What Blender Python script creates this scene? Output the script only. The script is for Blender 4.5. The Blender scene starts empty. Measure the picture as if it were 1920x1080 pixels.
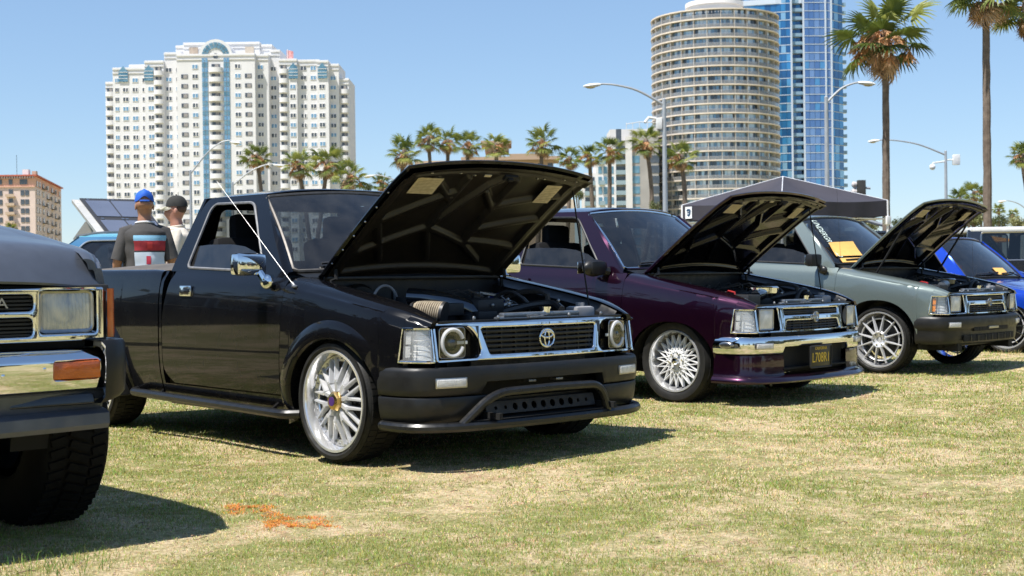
import bpy, bmesh, math, random
import numpy as np
from mathutils import Vector, Matrix, geometry
R = math.radians
PI = math.pi
random.seed(7)
rng = np.random.default_rng(11)
scene = bpy.context.scene
COL = scene.collection

# ------------------------------------------------------------------ camera
cam_data = bpy.data.cameras.new('camera')
cam = bpy.data.objects.new('camera', cam_data)
COL.objects.link(cam)
cam_data.sensor_width = 36.0
cam_data.lens = 2566.6 / 1920 * 36
cam_data.clip_start = 0.1
cam_data.clip_end = 6000
cam.location = (0, 0, 0.9018)
_m = Matrix.Rotation(R(90 - 0.377), 4, 'X') @ Matrix.Rotation(R(-0.743), 4, 'Z')
cam.rotation_euler = _m.to_euler()
cam_data.dof.use_dof = True
cam_data.dof.focus_distance = 7.3
cam_data.dof.aperture_fstop = 8.0
scene.camera = cam

# ------------------------------------------------------------------ sky, sun, exposure
SUN_DIR = Vector((-0.335, -0.285, 0.90)).normalized()
SUN_EL = math.asin(SUN_DIR.z)
SUN_AZ = math.atan2(SUN_DIR.x, SUN_DIR.y)
world = bpy.data.worlds.new('World')
scene.world = world
world.use_nodes = True
wn = world.node_tree
wn.nodes.clear()
sky = wn.nodes.new('ShaderNodeTexSky')
sky.sky_type = 'NISHITA'
sky.sun_disc = False
sky.sun_elevation = SUN_EL
sky.sun_rotation = SUN_AZ
sky.altitude = 0
sky.air_density = 1.0
sky.dust_density = 0.0
sky.ozone_density = 6.0
bg = wn.nodes.new('ShaderNodeBackground')
bg.inputs['Strength'].default_value = 0.148
wo = wn.nodes.new('ShaderNodeOutputWorld')
sky_gamma = wn.nodes.new('ShaderNodeGamma')          # evens the brightness of the whole dome, light haze
sky_gamma.inputs['Gamma'].default_value = 0.7
sky_tint = wn.nodes.new('ShaderNodeMix'); sky_tint.data_type = 'RGBA'; sky_tint.blend_type = 'MULTIPLY'
sky_tint.inputs['Factor'].default_value = 1.0
sky_tint.inputs['B'].default_value = (0.90, 0.99, 1.09, 1)
wn.links.new(sky.outputs[0], sky_gamma.inputs[0])
wn.links.new(sky_gamma.outputs[0], sky_tint.inputs['A'])
wn.links.new(sky_tint.outputs['Result'], bg.inputs[0])
wn.links.new(bg.outputs[0], wo.inputs[0])
sun_data = bpy.data.lights.new('sun', 'SUN')
sun_data.energy = 5.0
sun_data.angle = R(0.53)
sun_data.color = (1.0, 0.962, 0.90)
sun = bpy.data.objects.new('sun', sun_data)
COL.objects.link(sun)
sun.location = (-30, -25, 80)
sun.rotation_euler = SUN_DIR.to_track_quat('Z', 'Y').to_euler()
scene.view_settings.view_transform = 'Standard'
scene.view_settings.look = 'None'
scene.view_settings.exposure = 0.64
scene.view_settings.gamma = 1.0
scene.view_settings.use_curve_mapping = False
scene.cycles.max_bounces = 10
scene.cycles.transparent_max_bounces = 16
scene.cycles.caustics_reflective = False
scene.cycles.caustics_refractive = False
scene.cycles.sample_clamp_indirect = 6.0

# ------------------------------------------------------------------ materials
MATS = {}
def mat(name, color, rough=0.5, metal=0.0, coat=0.0, spec=0.5, var=0.12, scale=6.0, bump=0.0, bscale=60.0, color2=None, rvar=0.0, emit=0.0, detail=5.0, distort=0.0):
    """Principled material with procedural colour variation, optional bump and roughness wear."""
    if name in MATS: return MATS[name]
    m = bpy.data.materials.new(name); MATS[name] = m
    m.use_nodes = True
    nt = m.node_tree; n = nt.nodes; L = nt.links
    p = n['Principled BSDF']
    tc = n.new('ShaderNodeTexCoord')
    ns = n.new('ShaderNodeTexNoise'); ns.inputs['Scale'].default_value = scale; ns.inputs['Detail'].default_value = detail
    ns.inputs['Distortion'].default_value = distort
    L.new(tc.outputs['Object'], ns.inputs['Vector'])
    rp = n.new('ShaderNodeValToRGB')
    c = Vector(color[:3])
    if color2 is None:
        a = [max(0, v * (1 - var)) for v in c]; b = [min(1, v * (1 + var)) for v in c]
    else:
        a, b = color, color2
    rp.color_ramp.elements[0].position = 0.3; rp.color_ramp.elements[1].position = 0.7
    rp.color_ramp.elements[0].color = (*a[:3], 1); rp.color_ramp.elements[1].color = (*b[:3], 1)
    L.new(ns.outputs['Fac'], rp.inputs[0]); L.new(rp.outputs[0], p.inputs['Base Color'])
    p.inputs['Roughness'].default_value = rough
    p.inputs['Metallic'].default_value = metal
    p.inputs['Coat Weight'].default_value = coat
    p.inputs['Coat Roughness'].default_value = 0.03
    p.inputs['Specular IOR Level'].default_value = spec
    if rvar > 0:
        n2 = n.new('ShaderNodeTexNoise'); n2.inputs['Scale'].default_value = scale * 2.3; n2.inputs['Detail'].default_value = 6
        L.new(tc.outputs['Object'], n2.inputs['Vector'])
        mr = n.new('ShaderNodeMapRange'); mr.inputs['From Min'].default_value = 0.3; mr.inputs['From Max'].default_value = 0.7
        mr.inputs['To Min'].default_value = max(0.0, rough - rvar); mr.inputs['To Max'].default_value = min(1, rough + rvar)
        L.new(n2.outputs['Fac'], mr.inputs['Value']); L.new(mr.outputs[0], p.inputs['Roughness'])
    if bump > 0:
        n3 = n.new('ShaderNodeTexNoise'); n3.inputs['Scale'].default_value = bscale; n3.inputs['Detail'].default_value = 4
        L.new(tc.outputs['Object'], n3.inputs['Vector'])
        b = n.new('ShaderNodeBump'); b.inputs['Strength'].default_value = bump; b.inputs['Distance'].default_value = 0.01
        L.new(n3.outputs['Fac'], b.inputs['Height']); L.new(b.outputs[0], p.inputs['Normal'])
    if emit > 0:
        p.inputs['Emission Color'].default_value = (*c, 1); p.inputs['Emission Strength'].default_value = emit
    return m

def glass(name, tint=(0.5, 0.55, 0.55), ior=1.5, rough=0.0, dust_veil=0.0, dcol=(0.45, 0.43, 0.40)):
    if name in MATS: return MATS[name]
    m = bpy.data.materials.new(name); MATS[name] = m
    m.use_nodes = True
    nt = m.node_tree; n = nt.nodes; L = nt.links
    n.remove(n['Principled BSDF'])
    out = n['Material Output']
    tr = n.new('ShaderNodeBsdfTransparent'); tr.inputs[0].default_value = (*tint, 1)
    gl = n.new('ShaderNodeBsdfGlossy'); gl.inputs['Roughness'].default_value = rough
    fr = n.new('ShaderNodeFresnel'); fr.inputs[0].default_value = ior
    ma = n.new('ShaderNodeMath'); ma.operation = 'MULTIPLY'; ma.inputs[1].default_value = 1.7; ma.use_clamp = True
    L.new(fr.outputs[0], ma.inputs[0])
    mx = n.new('ShaderNodeMixShader')
    L.new(ma.outputs[0], mx.inputs[0]); L.new(tr.outputs[0], mx.inputs[1]); L.new(gl.outputs[0], mx.inputs[2])
    last = mx
    if dust_veil > 0:
        df = n.new('ShaderNodeBsdfDiffuse'); df.inputs[0].default_value = (*dcol, 1)
        tc = n.new('ShaderNodeTexCoord'); ns = n.new('ShaderNodeTexNoise'); ns.inputs['Scale'].default_value = 9; ns.inputs['Detail'].default_value = 8
        L.new(tc.outputs['Object'], ns.inputs['Vector'])
        mr = n.new('ShaderNodeMapRange'); mr.inputs['From Min'].default_value = 0.35; mr.inputs['From Max'].default_value = 0.75
        mr.inputs['To Min'].default_value = dust_veil * 0.3; mr.inputs['To Max'].default_value = dust_veil
        L.new(ns.outputs['Fac'], mr.inputs['Value'])
        m2 = n.new('ShaderNodeMixShader'); L.new(mr.outputs[0], m2.inputs[0]); L.new(mx.outputs[0], m2.inputs[1]); L.new(df.outputs[0], m2.inputs[2])
        last = m2
    L.new(last.outputs[0], out.inputs['Surface'])
    return m

# ------------------------------------------------------------------ object helpers
def tag(o, label=None, cat=None, group=None, kind=None):
    if label: o['label'] = label
    if cat: o['category'] = cat
    if group: o['group'] = group
    if kind: o['kind'] = kind
    return o
def empty(name, loc=(0, 0, 0), rz=0.0, label=None, cat=None, group=None):
    o = bpy.data.objects.new(name, None); COL.objects.link(o)
    o.location = loc; o.rotation_euler = (0, 0, rz); o.empty_display_size = 0.2
    return tag(o, label, cat, group)
def copy_tree(o, parent=None):
    c = o.copy(); COL.objects.link(c)
    if parent is not None: c.parent = parent
    for ch in list(o.children): copy_tree(ch, c)
    return c
def inst(o, mesh_name, parent, M=None):
    """another object sharing o's mesh"""
    c = bpy.data.objects.new(mesh_name, o.data if hasattr(o, 'data') else o); COL.objects.link(c); c.parent = parent
    if M is not None: c.matrix_local = M
    return c

def crv(xs, ys, x):
    """smooth interpolation (Hermite, monotone-limited slopes)"""
    xs = np.asarray(xs, float); ys = np.asarray(ys, float); x = np.clip(np.asarray(x, float), xs[0], xs[-1])
    d = np.diff(ys) / np.diff(xs)
    m = np.concatenate([[d[0]], np.where(d[:-1] * d[1:] > 0, 2 * d[:-1] * d[1:] / (d[:-1] + d[1:] + 1e-12), 0), [d[-1]]])
    i = np.clip(np.searchsorted(xs, x) - 1, 0, len(d) - 1)
    h = xs[i + 1] - xs[i]; t = (x - xs[i]) / h
    return (2*t**3-3*t**2+1)*ys[i] + (t**3-2*t**2+t)*h*m[i] + (-2*t**3+3*t**2)*ys[i+1] + (t**3-t**2)*h*m[i+1]
def smooth_path(pts, n):
    """centripetal-ish Catmull-Rom through 3D points, n samples evenly spaced in arc length"""
    P = np.asarray(pts, float); k = len(P)
    Q = np.vstack([2*P[0]-P[1], P, 2*P[-1]-P[-2]]); out = []
    for i in range(1, k):
        p0, p1, p2, p3 = Q[i-1], Q[i], Q[i+1], Q[i+2]
        for t in np.linspace(0, 1, 16, endpoint=False):
            out.append(0.5*((2*p1)+(-p0+p2)*t+(2*p0-5*p1+4*p2-p3)*t*t+(-p0+3*p1-3*p2+p3)*t**3))
    out.append(P[-1]); out = np.array(out)
    s = np.concatenate([[0], np.cumsum(np.linalg.norm(np.diff(out, axis=0), axis=1))])
    u = np.linspace(0, s[-1], n)
    return np.stack([np.interp(u, s, out[:, j]) for j in range(out.shape[1])], 1)
def round_path(pts, r, n=5, closed=False):
    """polyline with its corners rounded by radius r"""
    P = [np.asarray(p, float) for p in pts]; k = len(P); out = []
    for i in range(k):
        if not closed and i in (0, k-1): out.append(P[i]); continue
        a, b, c = P[i-1], P[i], P[(i+1) % k]
        u = a-b; v = c-b; lu = np.linalg.norm(u); lv = np.linalg.norm(v)
        rr = r[i] if hasattr(r, '__len__') else r
        rr = min(rr, lu*0.49, lv*0.49)
        if rr < 1e-6: out.append(b); continue
        s = b+u/lu*rr; e = b+v/lv*rr
        for t in np.linspace(0, 1, n+1): out.append((1-t)**2*s+2*t*(1-t)*b+t*t*e)
    return out

class MB:
    def __init__(s): s.v = []; s.f = []; s.mi = []; s.cur = 0
    def add(s, V, F):
        o = len(s.v); s.v.extend([tuple(float(c) for c in p) for p in V])
        for f in F: s.f.append([o+i for i in f]); s.mi.append(s.cur)
        return s
    def grid(s, P, cu=False, cv=False, flip=False):
        P = np.asarray(P, float); n, m = P.shape[:2]; F = []
        for i in range(n if cu else n-1):
            for j in range(m if cv else m-1):
                q = [i*m+j, ((i+1) % n)*m+j, ((i+1) % n)*m+(j+1) % m, i*m+(j+1) % m]
                F.append(q[::-1] if flip else q)
        return s.add(P.reshape(-1, 3), F)
    def box(s, c, d, M=None, b=0.0):
        cx, cy, cz = c; x, y, z = d[0]/2, d[1]/2, d[2]/2
        if b > 0:
            b = min(b, x*0.95, y*0.95, z*0.95)
            V = []; idx = {}
            bm = bmesh.new(); bmesh.ops.create_cube(bm, size=1.0)
            for v in bm.verts: v.co = Vector((v.co.x*2*x, v.co.y*2*y, v.co.z*2*z))
            bmesh.ops.bevel(bm, geom=bm.edges[:], offset=b, segments=2, profile=0.6, affect='EDGES')
            bm.verts.index_update()
            V = [v.co.copy() for v in bm.verts]; F = [[v.index for v in f.verts] for f in bm.faces]; bm.free()
        else:
            V = [Vector((i*x, j*y, k*z)) for i in (-1, 1) for j in (-1, 1) for k in (-1, 1)]
            F = [(0,1,3,2),(4,6,7,5),(0,4,5,1),(2,3,7,6),(0,2,6,4),(1,5,7,3)]
        if M is not None: V = [M @ v for v in V]
        return s.add([(v[0]+cx, v[1]+cy, v[2]+cz) for v in V], F)
    def tube(s, pts, r, n=8, closed=False, caps=True, sy=1.0):
        P = [Vector(p) for p in pts]; k = len(P); rings = []
        up = None
        for i in range(k):
            if closed: t = (P[(i+1) % k]-P[i-1])
            else: t = P[min(i+1, k-1)]-P[max(i-1, 0)]
            t = t.normalized() if t.length > 0 else Vector((0, 0, 1))
            if up is None:
                up = Vector((0, 0, 1)) if abs(t.z) < 0.9 else Vector((1, 0, 0))
            a = (up-t*up.dot(t)); a = a.normalized() if a.length > 1e-6 else t.orthogonal().normalized()
            b = t.cross(a); up = a
            rr = r[i] if hasattr(r, '__len__') else r
            rings.append([P[i]+a*(rr*math.cos(2*PI*j/n))*sy+b*(rr*math.sin(2*PI*j/n)) for j in range(n)])
        V = [v for g in rings for v in g]; F = []
        for i in range(k if closed else k-1):
            for j in range(n):
                F.append([i*n+j, i*n+(j+1) % n, ((i+1) % k)*n+(j+1) % n, ((i+1) % k)*n+j])
        if caps and not closed:
            F.append(list(range(n))[::-1]); F.append([(k-1)*n+j for j in range(n)])
        return s.add(V, F)
    def lathe(s, prof, n=32, M=None, closed=False, a0=0.0, a1=2*PI):
        """profile (radius, axial) revolved about the Y axis"""
        full = abs(a1-a0-2*PI) < 1e-6
        k = n if full else n+1
        P = [[(r*math.sin(a0+(a1-a0)*i/n), y, r*math.cos(a0+(a1-a0)*i/n)) for (r, y) in prof] for i in range(k)]
        if M is not None: P = [[tuple(M @ Vector(p)) for p in q] for q in P]
        return s.grid(P, cu=full, cv=closed, flip=True)
    def ell(s, c, r, n=12, m=8, M=None):
        P = []
        for i in range(n):
            P.append([Vector((r[0]*math.cos(2*PI*i/n)*math.sin(PI*j/m), r[1]*math.sin(2*PI*i/n)*math.sin(PI*j/m), r[2]*math.cos(PI*j/m))) for j in range(m+1)])
        if M is not None: P = [[M @ p for p in q] for q in P]
        return s.grid([[p+Vector(c) for p in q] for q in P], cu=True, flip=True)
    def prism(s, poly, ax, d0, d1, M=None):
        """polygon (2D) extruded along axis ax (0 x: poly is (y,z); 1 y: (x,z); 2 z: (x,y))"""
        def p3(p, d): return {0: (d, p[0], p[1]), 1: (p[0], d, p[1]), 2: (p[0], p[1], d)}[ax]
        n = len(poly); V = [p3(p, d0) for p in poly]+[p3(p, d1) for p in poly]
        if M is not None: V = [M @ Vector(v) for v in V]
        F = [list(range(n)), [n+i for i in range(n)][::-1]]+[[i, n+i, n+(i+1) % n, (i+1) % n] for i in range(n)]
        return s.add(V, F)
    def plate(s, outer, holes=(), th=0.02, bevel=0.003, mapf=None, cuts=None):
        """flat plate in (y,z) with holes, front face at +x, bevelled rims; mapf maps (n,3)->(n,3)"""
        bm = bmesh.new()
        loops = [np.array(outer, float)]+[np.array(h, float) for h in holes]
        def area(l): return 0.5*np.sum(l[:, 0]*np.roll(l[:, 1], -1)-np.roll(l[:, 0], -1)*l[:, 1])
        for i, l in enumerate(loops):
            if (area(l) < 0) == (i == 0): loops[i] = l[::-1]
        def inset(l, d):
            e = np.roll(l, -1, 0)-l; e /= np.linalg.norm(e, axis=1)[:, None]+1e-12
            nrm = np.stack([-e[:, 1], e[:, 0]], 1); m = nrm+np.roll(nrm, 1, 0); m /= np.linalg.norm(m, axis=1)[:, None]+1e-12
            return l+m*d
        steps = 4 if bevel > .004 else 1
        rings = []
        for k in range(steps+1):
            a_ = PI/2*k/steps
            rings.append((bevel*(1-math.sin(a_)), -bevel*(1-math.cos(a_))))      # (inset, depth), front first
        rings = [(bevel, 0.0)]+[(bevel*(1-math.sin(PI/2*k/steps)), -bevel*(1-math.cos(PI/2*k/steps))) for k in range(1, steps+1)]+[(0.0, -th)]
        ins = [inset(l, bevel) for l in loops]
        fl = [[Vector((p[0], p[1], 0)) for p in l] for l in ins]
        tri = geometry.tessellate_polygon(fl)
        layers = []
        for (d_, x_) in rings:
            layers.append([bm.verts.new((x_, p[0], p[1])) for l in loops for p in inset(l, d_)])
        front = layers[0]
        for t in tri:
            a, b, c = [front[i] for i in t]
            nx = (b.co-a.co).cross(c.co-a.co).x
            try: bm.faces.new((a, b, c) if nx > 0 else (a, c, b))
            except ValueError: pass
        o = 0
        for l in loops:
            n = len(l)
            for i in range(n):
                j = (i+1) % n
                for A, B in zip(layers[:-1], layers[1:]):
                    try: bm.faces.new((A[o+i], B[o+i], B[o+j], A[o+j]))
                    except ValueError: pass
            o += n
        if cuts is not None:
            for cy in cuts:
                bmesh.ops.bisect_plane(bm, geom=bm.verts[:]+bm.edges[:]+bm.faces[:], plane_co=(0, cy, 0), plane_no=(0, 1, 0), dist=1e-5)
        bm.verts.index_update()
        V = np.array([v.co[:] for v in bm.verts])
        if mapf is not None: V = mapf(V)
        F = [[v.index for v in f.verts] for f in bm.faces]; bm.free()
        return s.add(V, F)
    def mirror(s):
        n = len(s.v)
        s.v += [(x, -y, z) for (x, y, z) in s.v]
        s.f += [[n+i for i in f][::-1] for f in s.f]; s.mi += s.mi
        return s
    def mesh(s, name, mats, smooth=35.0, merge=0.0):
        me = bpy.data.meshes.new(name)
        if merge > 0:
            bm = bmesh.new(); vs = [bm.verts.new(p) for p in s.v]
            for f, k in zip(s.f, s.mi):
                try: bm.faces.new([vs[i] for i in f]).material_index = k
                except ValueError: pass
            bmesh.ops.remove_doubles(bm, verts=bm.verts[:], dist=merge)
            bm.to_mesh(me); bm.free()
        else:
            me.from_pydata(s.v, [], s.f)
            me.polygons.foreach_set('material_index', s.mi)
        me.validate(clean_customdata=False)
        for m in (mats if isinstance(mats, (list, tuple)) else [mats]): me.materials.append(m)
        if smooth:
            me.polygons.foreach_set('use_smooth', [True]*len(me.polygons))
            me.set_sharp_from_angle(angle=R(smooth))
        me.update()
        return me
    def build(s, name, mats, parent=None, smooth=35.0, merge=0.0, loc=None):
        o = bpy.data.objects.new(name, s.mesh(name, mats, smooth, merge)); COL.objects.link(o)
        if parent is not None: o.parent = parent
        if loc is not None: o.location = loc
        return o

def text_mesh(name, body, size, m, parent=None, M=None, ext=0.0, sx=1.0, align='CENTER', shear=0.0, spacing=1.0):
    cu = bpy.data.curves.new(name, 'FONT'); cu.body = body; cu.size = size; cu.extrude = ext
    cu.align_x = align; cu.align_y = 'CENTER'; cu.shear = shear; cu.resolution_u = 3; cu.space_character = spacing
    t = bpy.data.objects.new(name, cu)
    me = bpy.data.meshes.new_from_object(t)
    bpy.data.objects.remove(t); bpy.data.curves.remove(cu)
    me.name = name; me.transform(Matrix.Diagonal((sx, 1, 1, 1)))
    me.materials.clear(); me.materials.append(m)
    o = bpy.data.objects.new(name, me); COL.objects.link(o)
    if parent is not None: o.parent = parent
    if M is not None: o.matrix_local = M
    return o
def frame(o, x, y):
    """matrix with origin o, local X along x and local Y near y (text plane)"""
    x = Vector(x).normalized(); z = x.cross(Vector(y)).normalized(); y = z.cross(x)
    return Matrix(((x[0], y[0], z[0], o[0]), (x[1], y[1], z[1], o[1]), (x[2], y[2], z[2], o[2]), (0, 0, 0, 1)))
def rrect(y0, y1, z0, z1, r, n=4):
    return round_path([(y0, z0), (y1, z0), (y1, z1), (y0, z1)], r, n, True)
# ------------------------------------------------------------------ ground and grass
def px_ground(): pass
def ground_material():
    m = bpy.data.materials.new('dry_lawn'); m.use_nodes = True
    nt = m.node_tree; n = nt.nodes; L = nt.links; p = n['Principled BSDF']
    geo = n.new('ShaderNodeNewGeometry')
    def noise(scale, det=6, rough=0.6, dist=0.0):
        t = n.new('ShaderNodeTexNoise'); t.inputs['Scale'].default_value = scale; t.inputs['Detail'].default_value = det
        t.inputs['Roughness'].default_value = rough; t.inputs['Distortion'].default_value = dist
        L.new(geo.outputs['Position'], t.inputs['Vector']); return t
    def ramp(src, stops):
        r = n.new('ShaderNodeValToRGB'); e = r.color_ramp.elements
        e[0].position, e[0].color = stops[0][0], (*stops[0][1], 1); e[1].position, e[1].color = stops[-1][0], (*stops[-1][1], 1)
        for ps, c in stops[1:-1]:
            k = e.new(ps); k.color = (*c, 1)
        L.new(src, r.inputs[0]); return r
    big = noise(0.9, 5, 0.6, 0.6); fine = noise(55, 5, 0.7); mid = noise(7, 6, 0.65)
    straw = ramp(fine.outputs['Fac'], [(0.30, (0.25, 0.16, 0.09)), (0.5, (0.61, 0.48, 0.285)), (0.72, (0.80, 0.67, 0.45))])
    green = ramp(fine.outputs['Fac'], [(0.28, (0.10, 0.11, 0.03)), (0.5, (0.27, 0.27, 0.09)), (0.75, (0.46, 0.42, 0.19))])
    ad = n.new('ShaderNodeMath'); ad.operation = 'ADD'; L.new(big.outputs['Fac'], ad.inputs[0]); L.new(mid.outputs['Fac'], ad.inputs[1])
    mr = n.new('ShaderNodeMapRange'); mr.inputs['From Min'].default_value = 0.86; mr.inputs['From Max'].default_value = 1.08
    L.new(ad.outputs[0], mr.inputs['Value'])
    mx = n.new('ShaderNodeMix'); mx.data_type = 'RGBA'
    L.new(mr.outputs[0], mx.inputs['Factor']); L.new(straw.outputs[0], mx.inputs['A']); L.new(green.outputs[0], mx.inputs['B'])
    dn = noise(3.3, 4, 0.5, 1.2); dm = n.new('ShaderNodeMapRange'); dm.inputs['From Min'].default_value = 0.60; dm.inputs['From Max'].default_value = 0.72; dm.inputs['To Max'].default_value = 0.75
    L.new(dn.outputs['Fac'], dm.inputs['Value'])
    dirt = ramp(fine.outputs['Fac'], [(0.3, (0.13, 0.07, 0.04)), (0.5, (0.36, 0.20, 0.115)), (0.7, (0.52, 0.34, 0.22))])
    m2 = n.new('ShaderNodeMix'); m2.data_type = 'RGBA'; L.new(dm.outputs[0], m2.inputs['Factor']); L.new(mx.outputs['Result'], m2.inputs['A']); L.new(dirt.outputs[0], m2.inputs['B'])
    L.new(m2.outputs['Result'], p.inputs['Base Color'])
    p.inputs['Roughness'].default_value = 0.9; p.inputs['Specular IOR Level'].default_value = 0.15
    b = n.new('ShaderNodeBump'); b.inputs['Strength'].default_value = 0.9; b.inputs['Distance'].default_value = 0.03
    L.new(fine.outputs['Fac'], b.inputs['Height']); L.new(b.outputs[0], p.inputs['Normal'])
    return m
def lawn_height(x, y):
    d = np.hypot(x, y); k = np.clip(1.5 - d/60, 0, 1)
    return k*(0.010*np.sin(x*1.3+0.7*np.sin(y*0.9))+0.008*np.sin(y*1.7+x*0.6+1.0)+0.006*np.sin(x*3.1-y*2.3))-0.008
g = MB()
xs = np.concatenate([[-3000, -800, -250, -90, -45], np.linspace(-24, 24, 97), [45, 90, 250, 800, 3000]])
ys = np.concatenate([[-3000, -600, -120, -30, -8], np.linspace(0, 30, 91), [45, 54, 250, 800, 3000]])
P = np.zeros((len(xs), len(ys), 3)); P[..., 0] = xs[:, None]; P[..., 1] = ys[None]
P[..., 2] = lawn_height(P[..., 0], P[..., 1])
g.grid(P)
tag(g.build('lawn', ground_material(), smooth=60), kind='structure')
# road beyond the park with its kerb and lane lines, hidden by the vehicles for the most part
g = MB(); g.box((0, 76, 0.0), (700, 40, 0.02)); tag(g.build('road', mat('asphalt', (0.05, 0.05, 0.052), 0.9, var=0.3, scale=0.8, bump=0.3, bscale=30)), kind='structure')
g = MB(); g.box((0, 55.2, 0.05), (700, 0.3, 0.16)); g.box((0, 97.2, 0.05), (700, 0.3, 0.16)); tag(g.build('kerb', mat('kerb_concrete', (0.35, 0.34, 0.32), 0.9, var=0.2, scale=2)), kind='structure')
g = MB()
for k in range(-40, 40): g.box((k*8, 76, 0.014), (3, 0.12, 0.004))
tag(g.build('lane_marking', mat('road_paint', (0.75, 0.74, 0.7), 0.8, var=0.15, scale=3)), kind='structure')

def vnoise(x, y, seed=0):
    """smooth value noise"""
    r = np.random.default_rng(seed).random((64, 64))
    xi = np.floor(x).astype(int); yi = np.floor(y).astype(int); fx = x-xi; fy = y-yi
    fx = fx*fx*(3-2*fx); fy = fy*fy*(3-2*fy)
    g_ = lambda a, b: r[a % 64, b % 64]
    return (g_(xi, yi)*(1-fx)+g_(xi+1, yi)*fx)*(1-fy)+(g_(xi, yi+1)*(1-fx)+g_(xi+1, yi+1)*fx)*fy
def fbm(x, y, seed=0): return 0.5*vnoise(x, y, seed)+0.27*vnoise(x*2.1, y*2.1, seed+1)+0.15*vnoise(x*4.3, y*4.3, seed+2)+0.08*vnoise(x*9, y*9, seed+3)

def blade_mesh(name, x, y, h, w, lean, az, cols):
    """numpy mesh of bent blades: 5 verts, quad + tri each, with a colour attribute"""
    n = len(x); z = lawn_height(x, y)
    ca, sa = np.cos(az), np.sin(az)              # lean direction
    px, py = -sa, ca                              # width direction
    fa = rng.uniform(0, PI, n); px = np.cos(fa); py = np.sin(fa)
    V = np.zeros((n, 5, 3))
    V[:, 0] = np.stack([x-px*w, y-py*w, z-0.004], 1); V[:, 1] = np.stack([x+px*w, y+py*w, z-0.004], 1)
    mx, my = x+ca*lean*h*0.35, y+sa*lean*h*0.35; mz = z+h*0.6
    V[:, 2] = np.stack([mx+px*w*0.75, my+py*w*0.75, mz], 1); V[:, 3] = np.stack([mx-px*w*0.75, my-py*w*0.75, mz], 1)
    V[:, 4] = np.stack([x+ca*lean*h, y+sa*lean*h, z+h*(1-0.25*lean)], 1)
    me = bpy.data.meshes.new(name)
    me.vertices.add(n*5); me.vertices.foreach_set('co', V.reshape(-1))
    base = (np.arange(n)*5)[:, None]
    loops = np.concatenate([base+np.array([[0, 1, 2, 3]]), base+np.array([[3, 2, 4]])], 1).reshape(-1)
    me.loops.add(n*7); me.loops.foreach_set('vertex_index', loops.astype(np.int32))
    me.polygons.add(n*2)
    st = (np.arange(n)*7)[:, None]+np.array([[0, 4]]); tot = np.tile([4, 3], n)
    me.polygons.foreach_set('loop_start', st.reshape(-1).astype(np.int32))
    at = me.attributes.new('tint', 'FLOAT_COLOR', 'POINT')
    c = np.ones((n, 5, 4)); c[:, :, :3] = cols[:, None, :]
    at.data.foreach_set('color', c.reshape(-1))
    me.update(calc_edges=True); me.validate()
    return me
def blade_material():
    m = bpy.data.materials.new('grass_blade'); m.use_nodes = True
    nt = m.node_tree; n = nt.nodes; L = nt.links; p = n['Principled BSDF']
    a = n.new('ShaderNodeAttribute'); a.attribute_name = 'tint'
    L.new(a.outputs['Color'], p.inputs['Base Color']); p.inputs['Roughness'].default_value = 0.65
    p.inputs['Specular IOR Level'].default_value = 0.25
    tl = n.new('ShaderNodeBsdfTranslucent'); L.new(a.outputs['Color'], tl.inputs[0])
    mx = n.new('ShaderNodeMixShader'); mx.inputs[0].default_value = 0.4
    L.new(p.outputs[0], mx.inputs[1]); L.new(tl.outputs[0], mx.inputs[2]); L.new(mx.outputs[0], n['Material Output'].inputs['Surface'])
    return m
BLADE = blade_material()
def lawn_points():
    X = []; Y = []; S = []
    for (d0, d1, dens) in ((3.6, 5.5, 21000), (5.5, 7.5, 13000), (7.5, 10, 6500), (10, 14, 2900), (14, 20, 1000)):
        w = 0.41*d1+0.3
        n = int((d1-d0)*2*w*dens)
        x = rng.uniform(-w, w, n); y = rng.uniform(d0, d1, n)
        k = np.abs(x) < 0.40*y+0.3
        X.append(x[k]); Y.append(y[k]); S.append(np.full(k.sum(), (d0+d1)/2))
    return np.concatenate(X), np.concatenate(Y), np.concatenate(S)
gx, gy, gs = lawn_points()
patch = fbm(gx*0.9+3, gy*0.9, 5)*0.6+fbm(gx*4.2, gy*4.2, 9)*0.4
clump = vnoise(gx*16, gy*16, 21)
patch = patch+0.10*(fbm(gx*11, gy*11, 33)-0.5)-0.030*np.clip(gx, -1.5, 2.5)+0.02*np.clip(gy-7, 0, 4)
green_k = np.clip((patch-0.365)/0.20, 0, 1)
keep = rng.random(len(gx)) < (0.45+0.55*green_k)*(0.30+0.70*clump)
gx, gy, gs, green_k = gx[keep], gy[keep], gs[keep], green_k[keep]
n = len(gx)
isg = rng.random(n) < (0.05+0.75*green_k)
cg = np.stack([rng.uniform(0.22, 0.47, n), rng.uniform(0.29, 0.48, n), rng.uniform(0.055, 0.14, n)], 1)
cs = np.stack([rng.uniform(0.58, 0.96, n), rng.uniform(0.47, 0.79, n), rng.uniform(0.24, 0.47, n)], 1)
cols = np.where(isg[:, None], cg, cs)*rng.uniform(0.6, 1.15, (n, 1))
hh = np.where(isg, rng.uniform(0.006, 0.019, n), rng.uniform(0.004, 0.012, n))*np.sqrt(np.clip(gs/5, 1, 3))
me = blade_mesh('lawn_blades', gx, gy, hh, np.where(isg, 0.0012, 0.0013)*np.clip(gs/5, 0.9, 3.2), np.where(isg, rng.uniform(0.5, 1.7, n), rng.uniform(0.8, 2.6, n)), rng.uniform(0, 2*PI, n), cols)
me.materials.append(BLADE)
o = bpy.data.objects.new('grass', me); COL.objects.link(o); tag(o, 'short patchy lawn grass with straw coloured dry blades', 'grass', kind='stuff')

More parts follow.
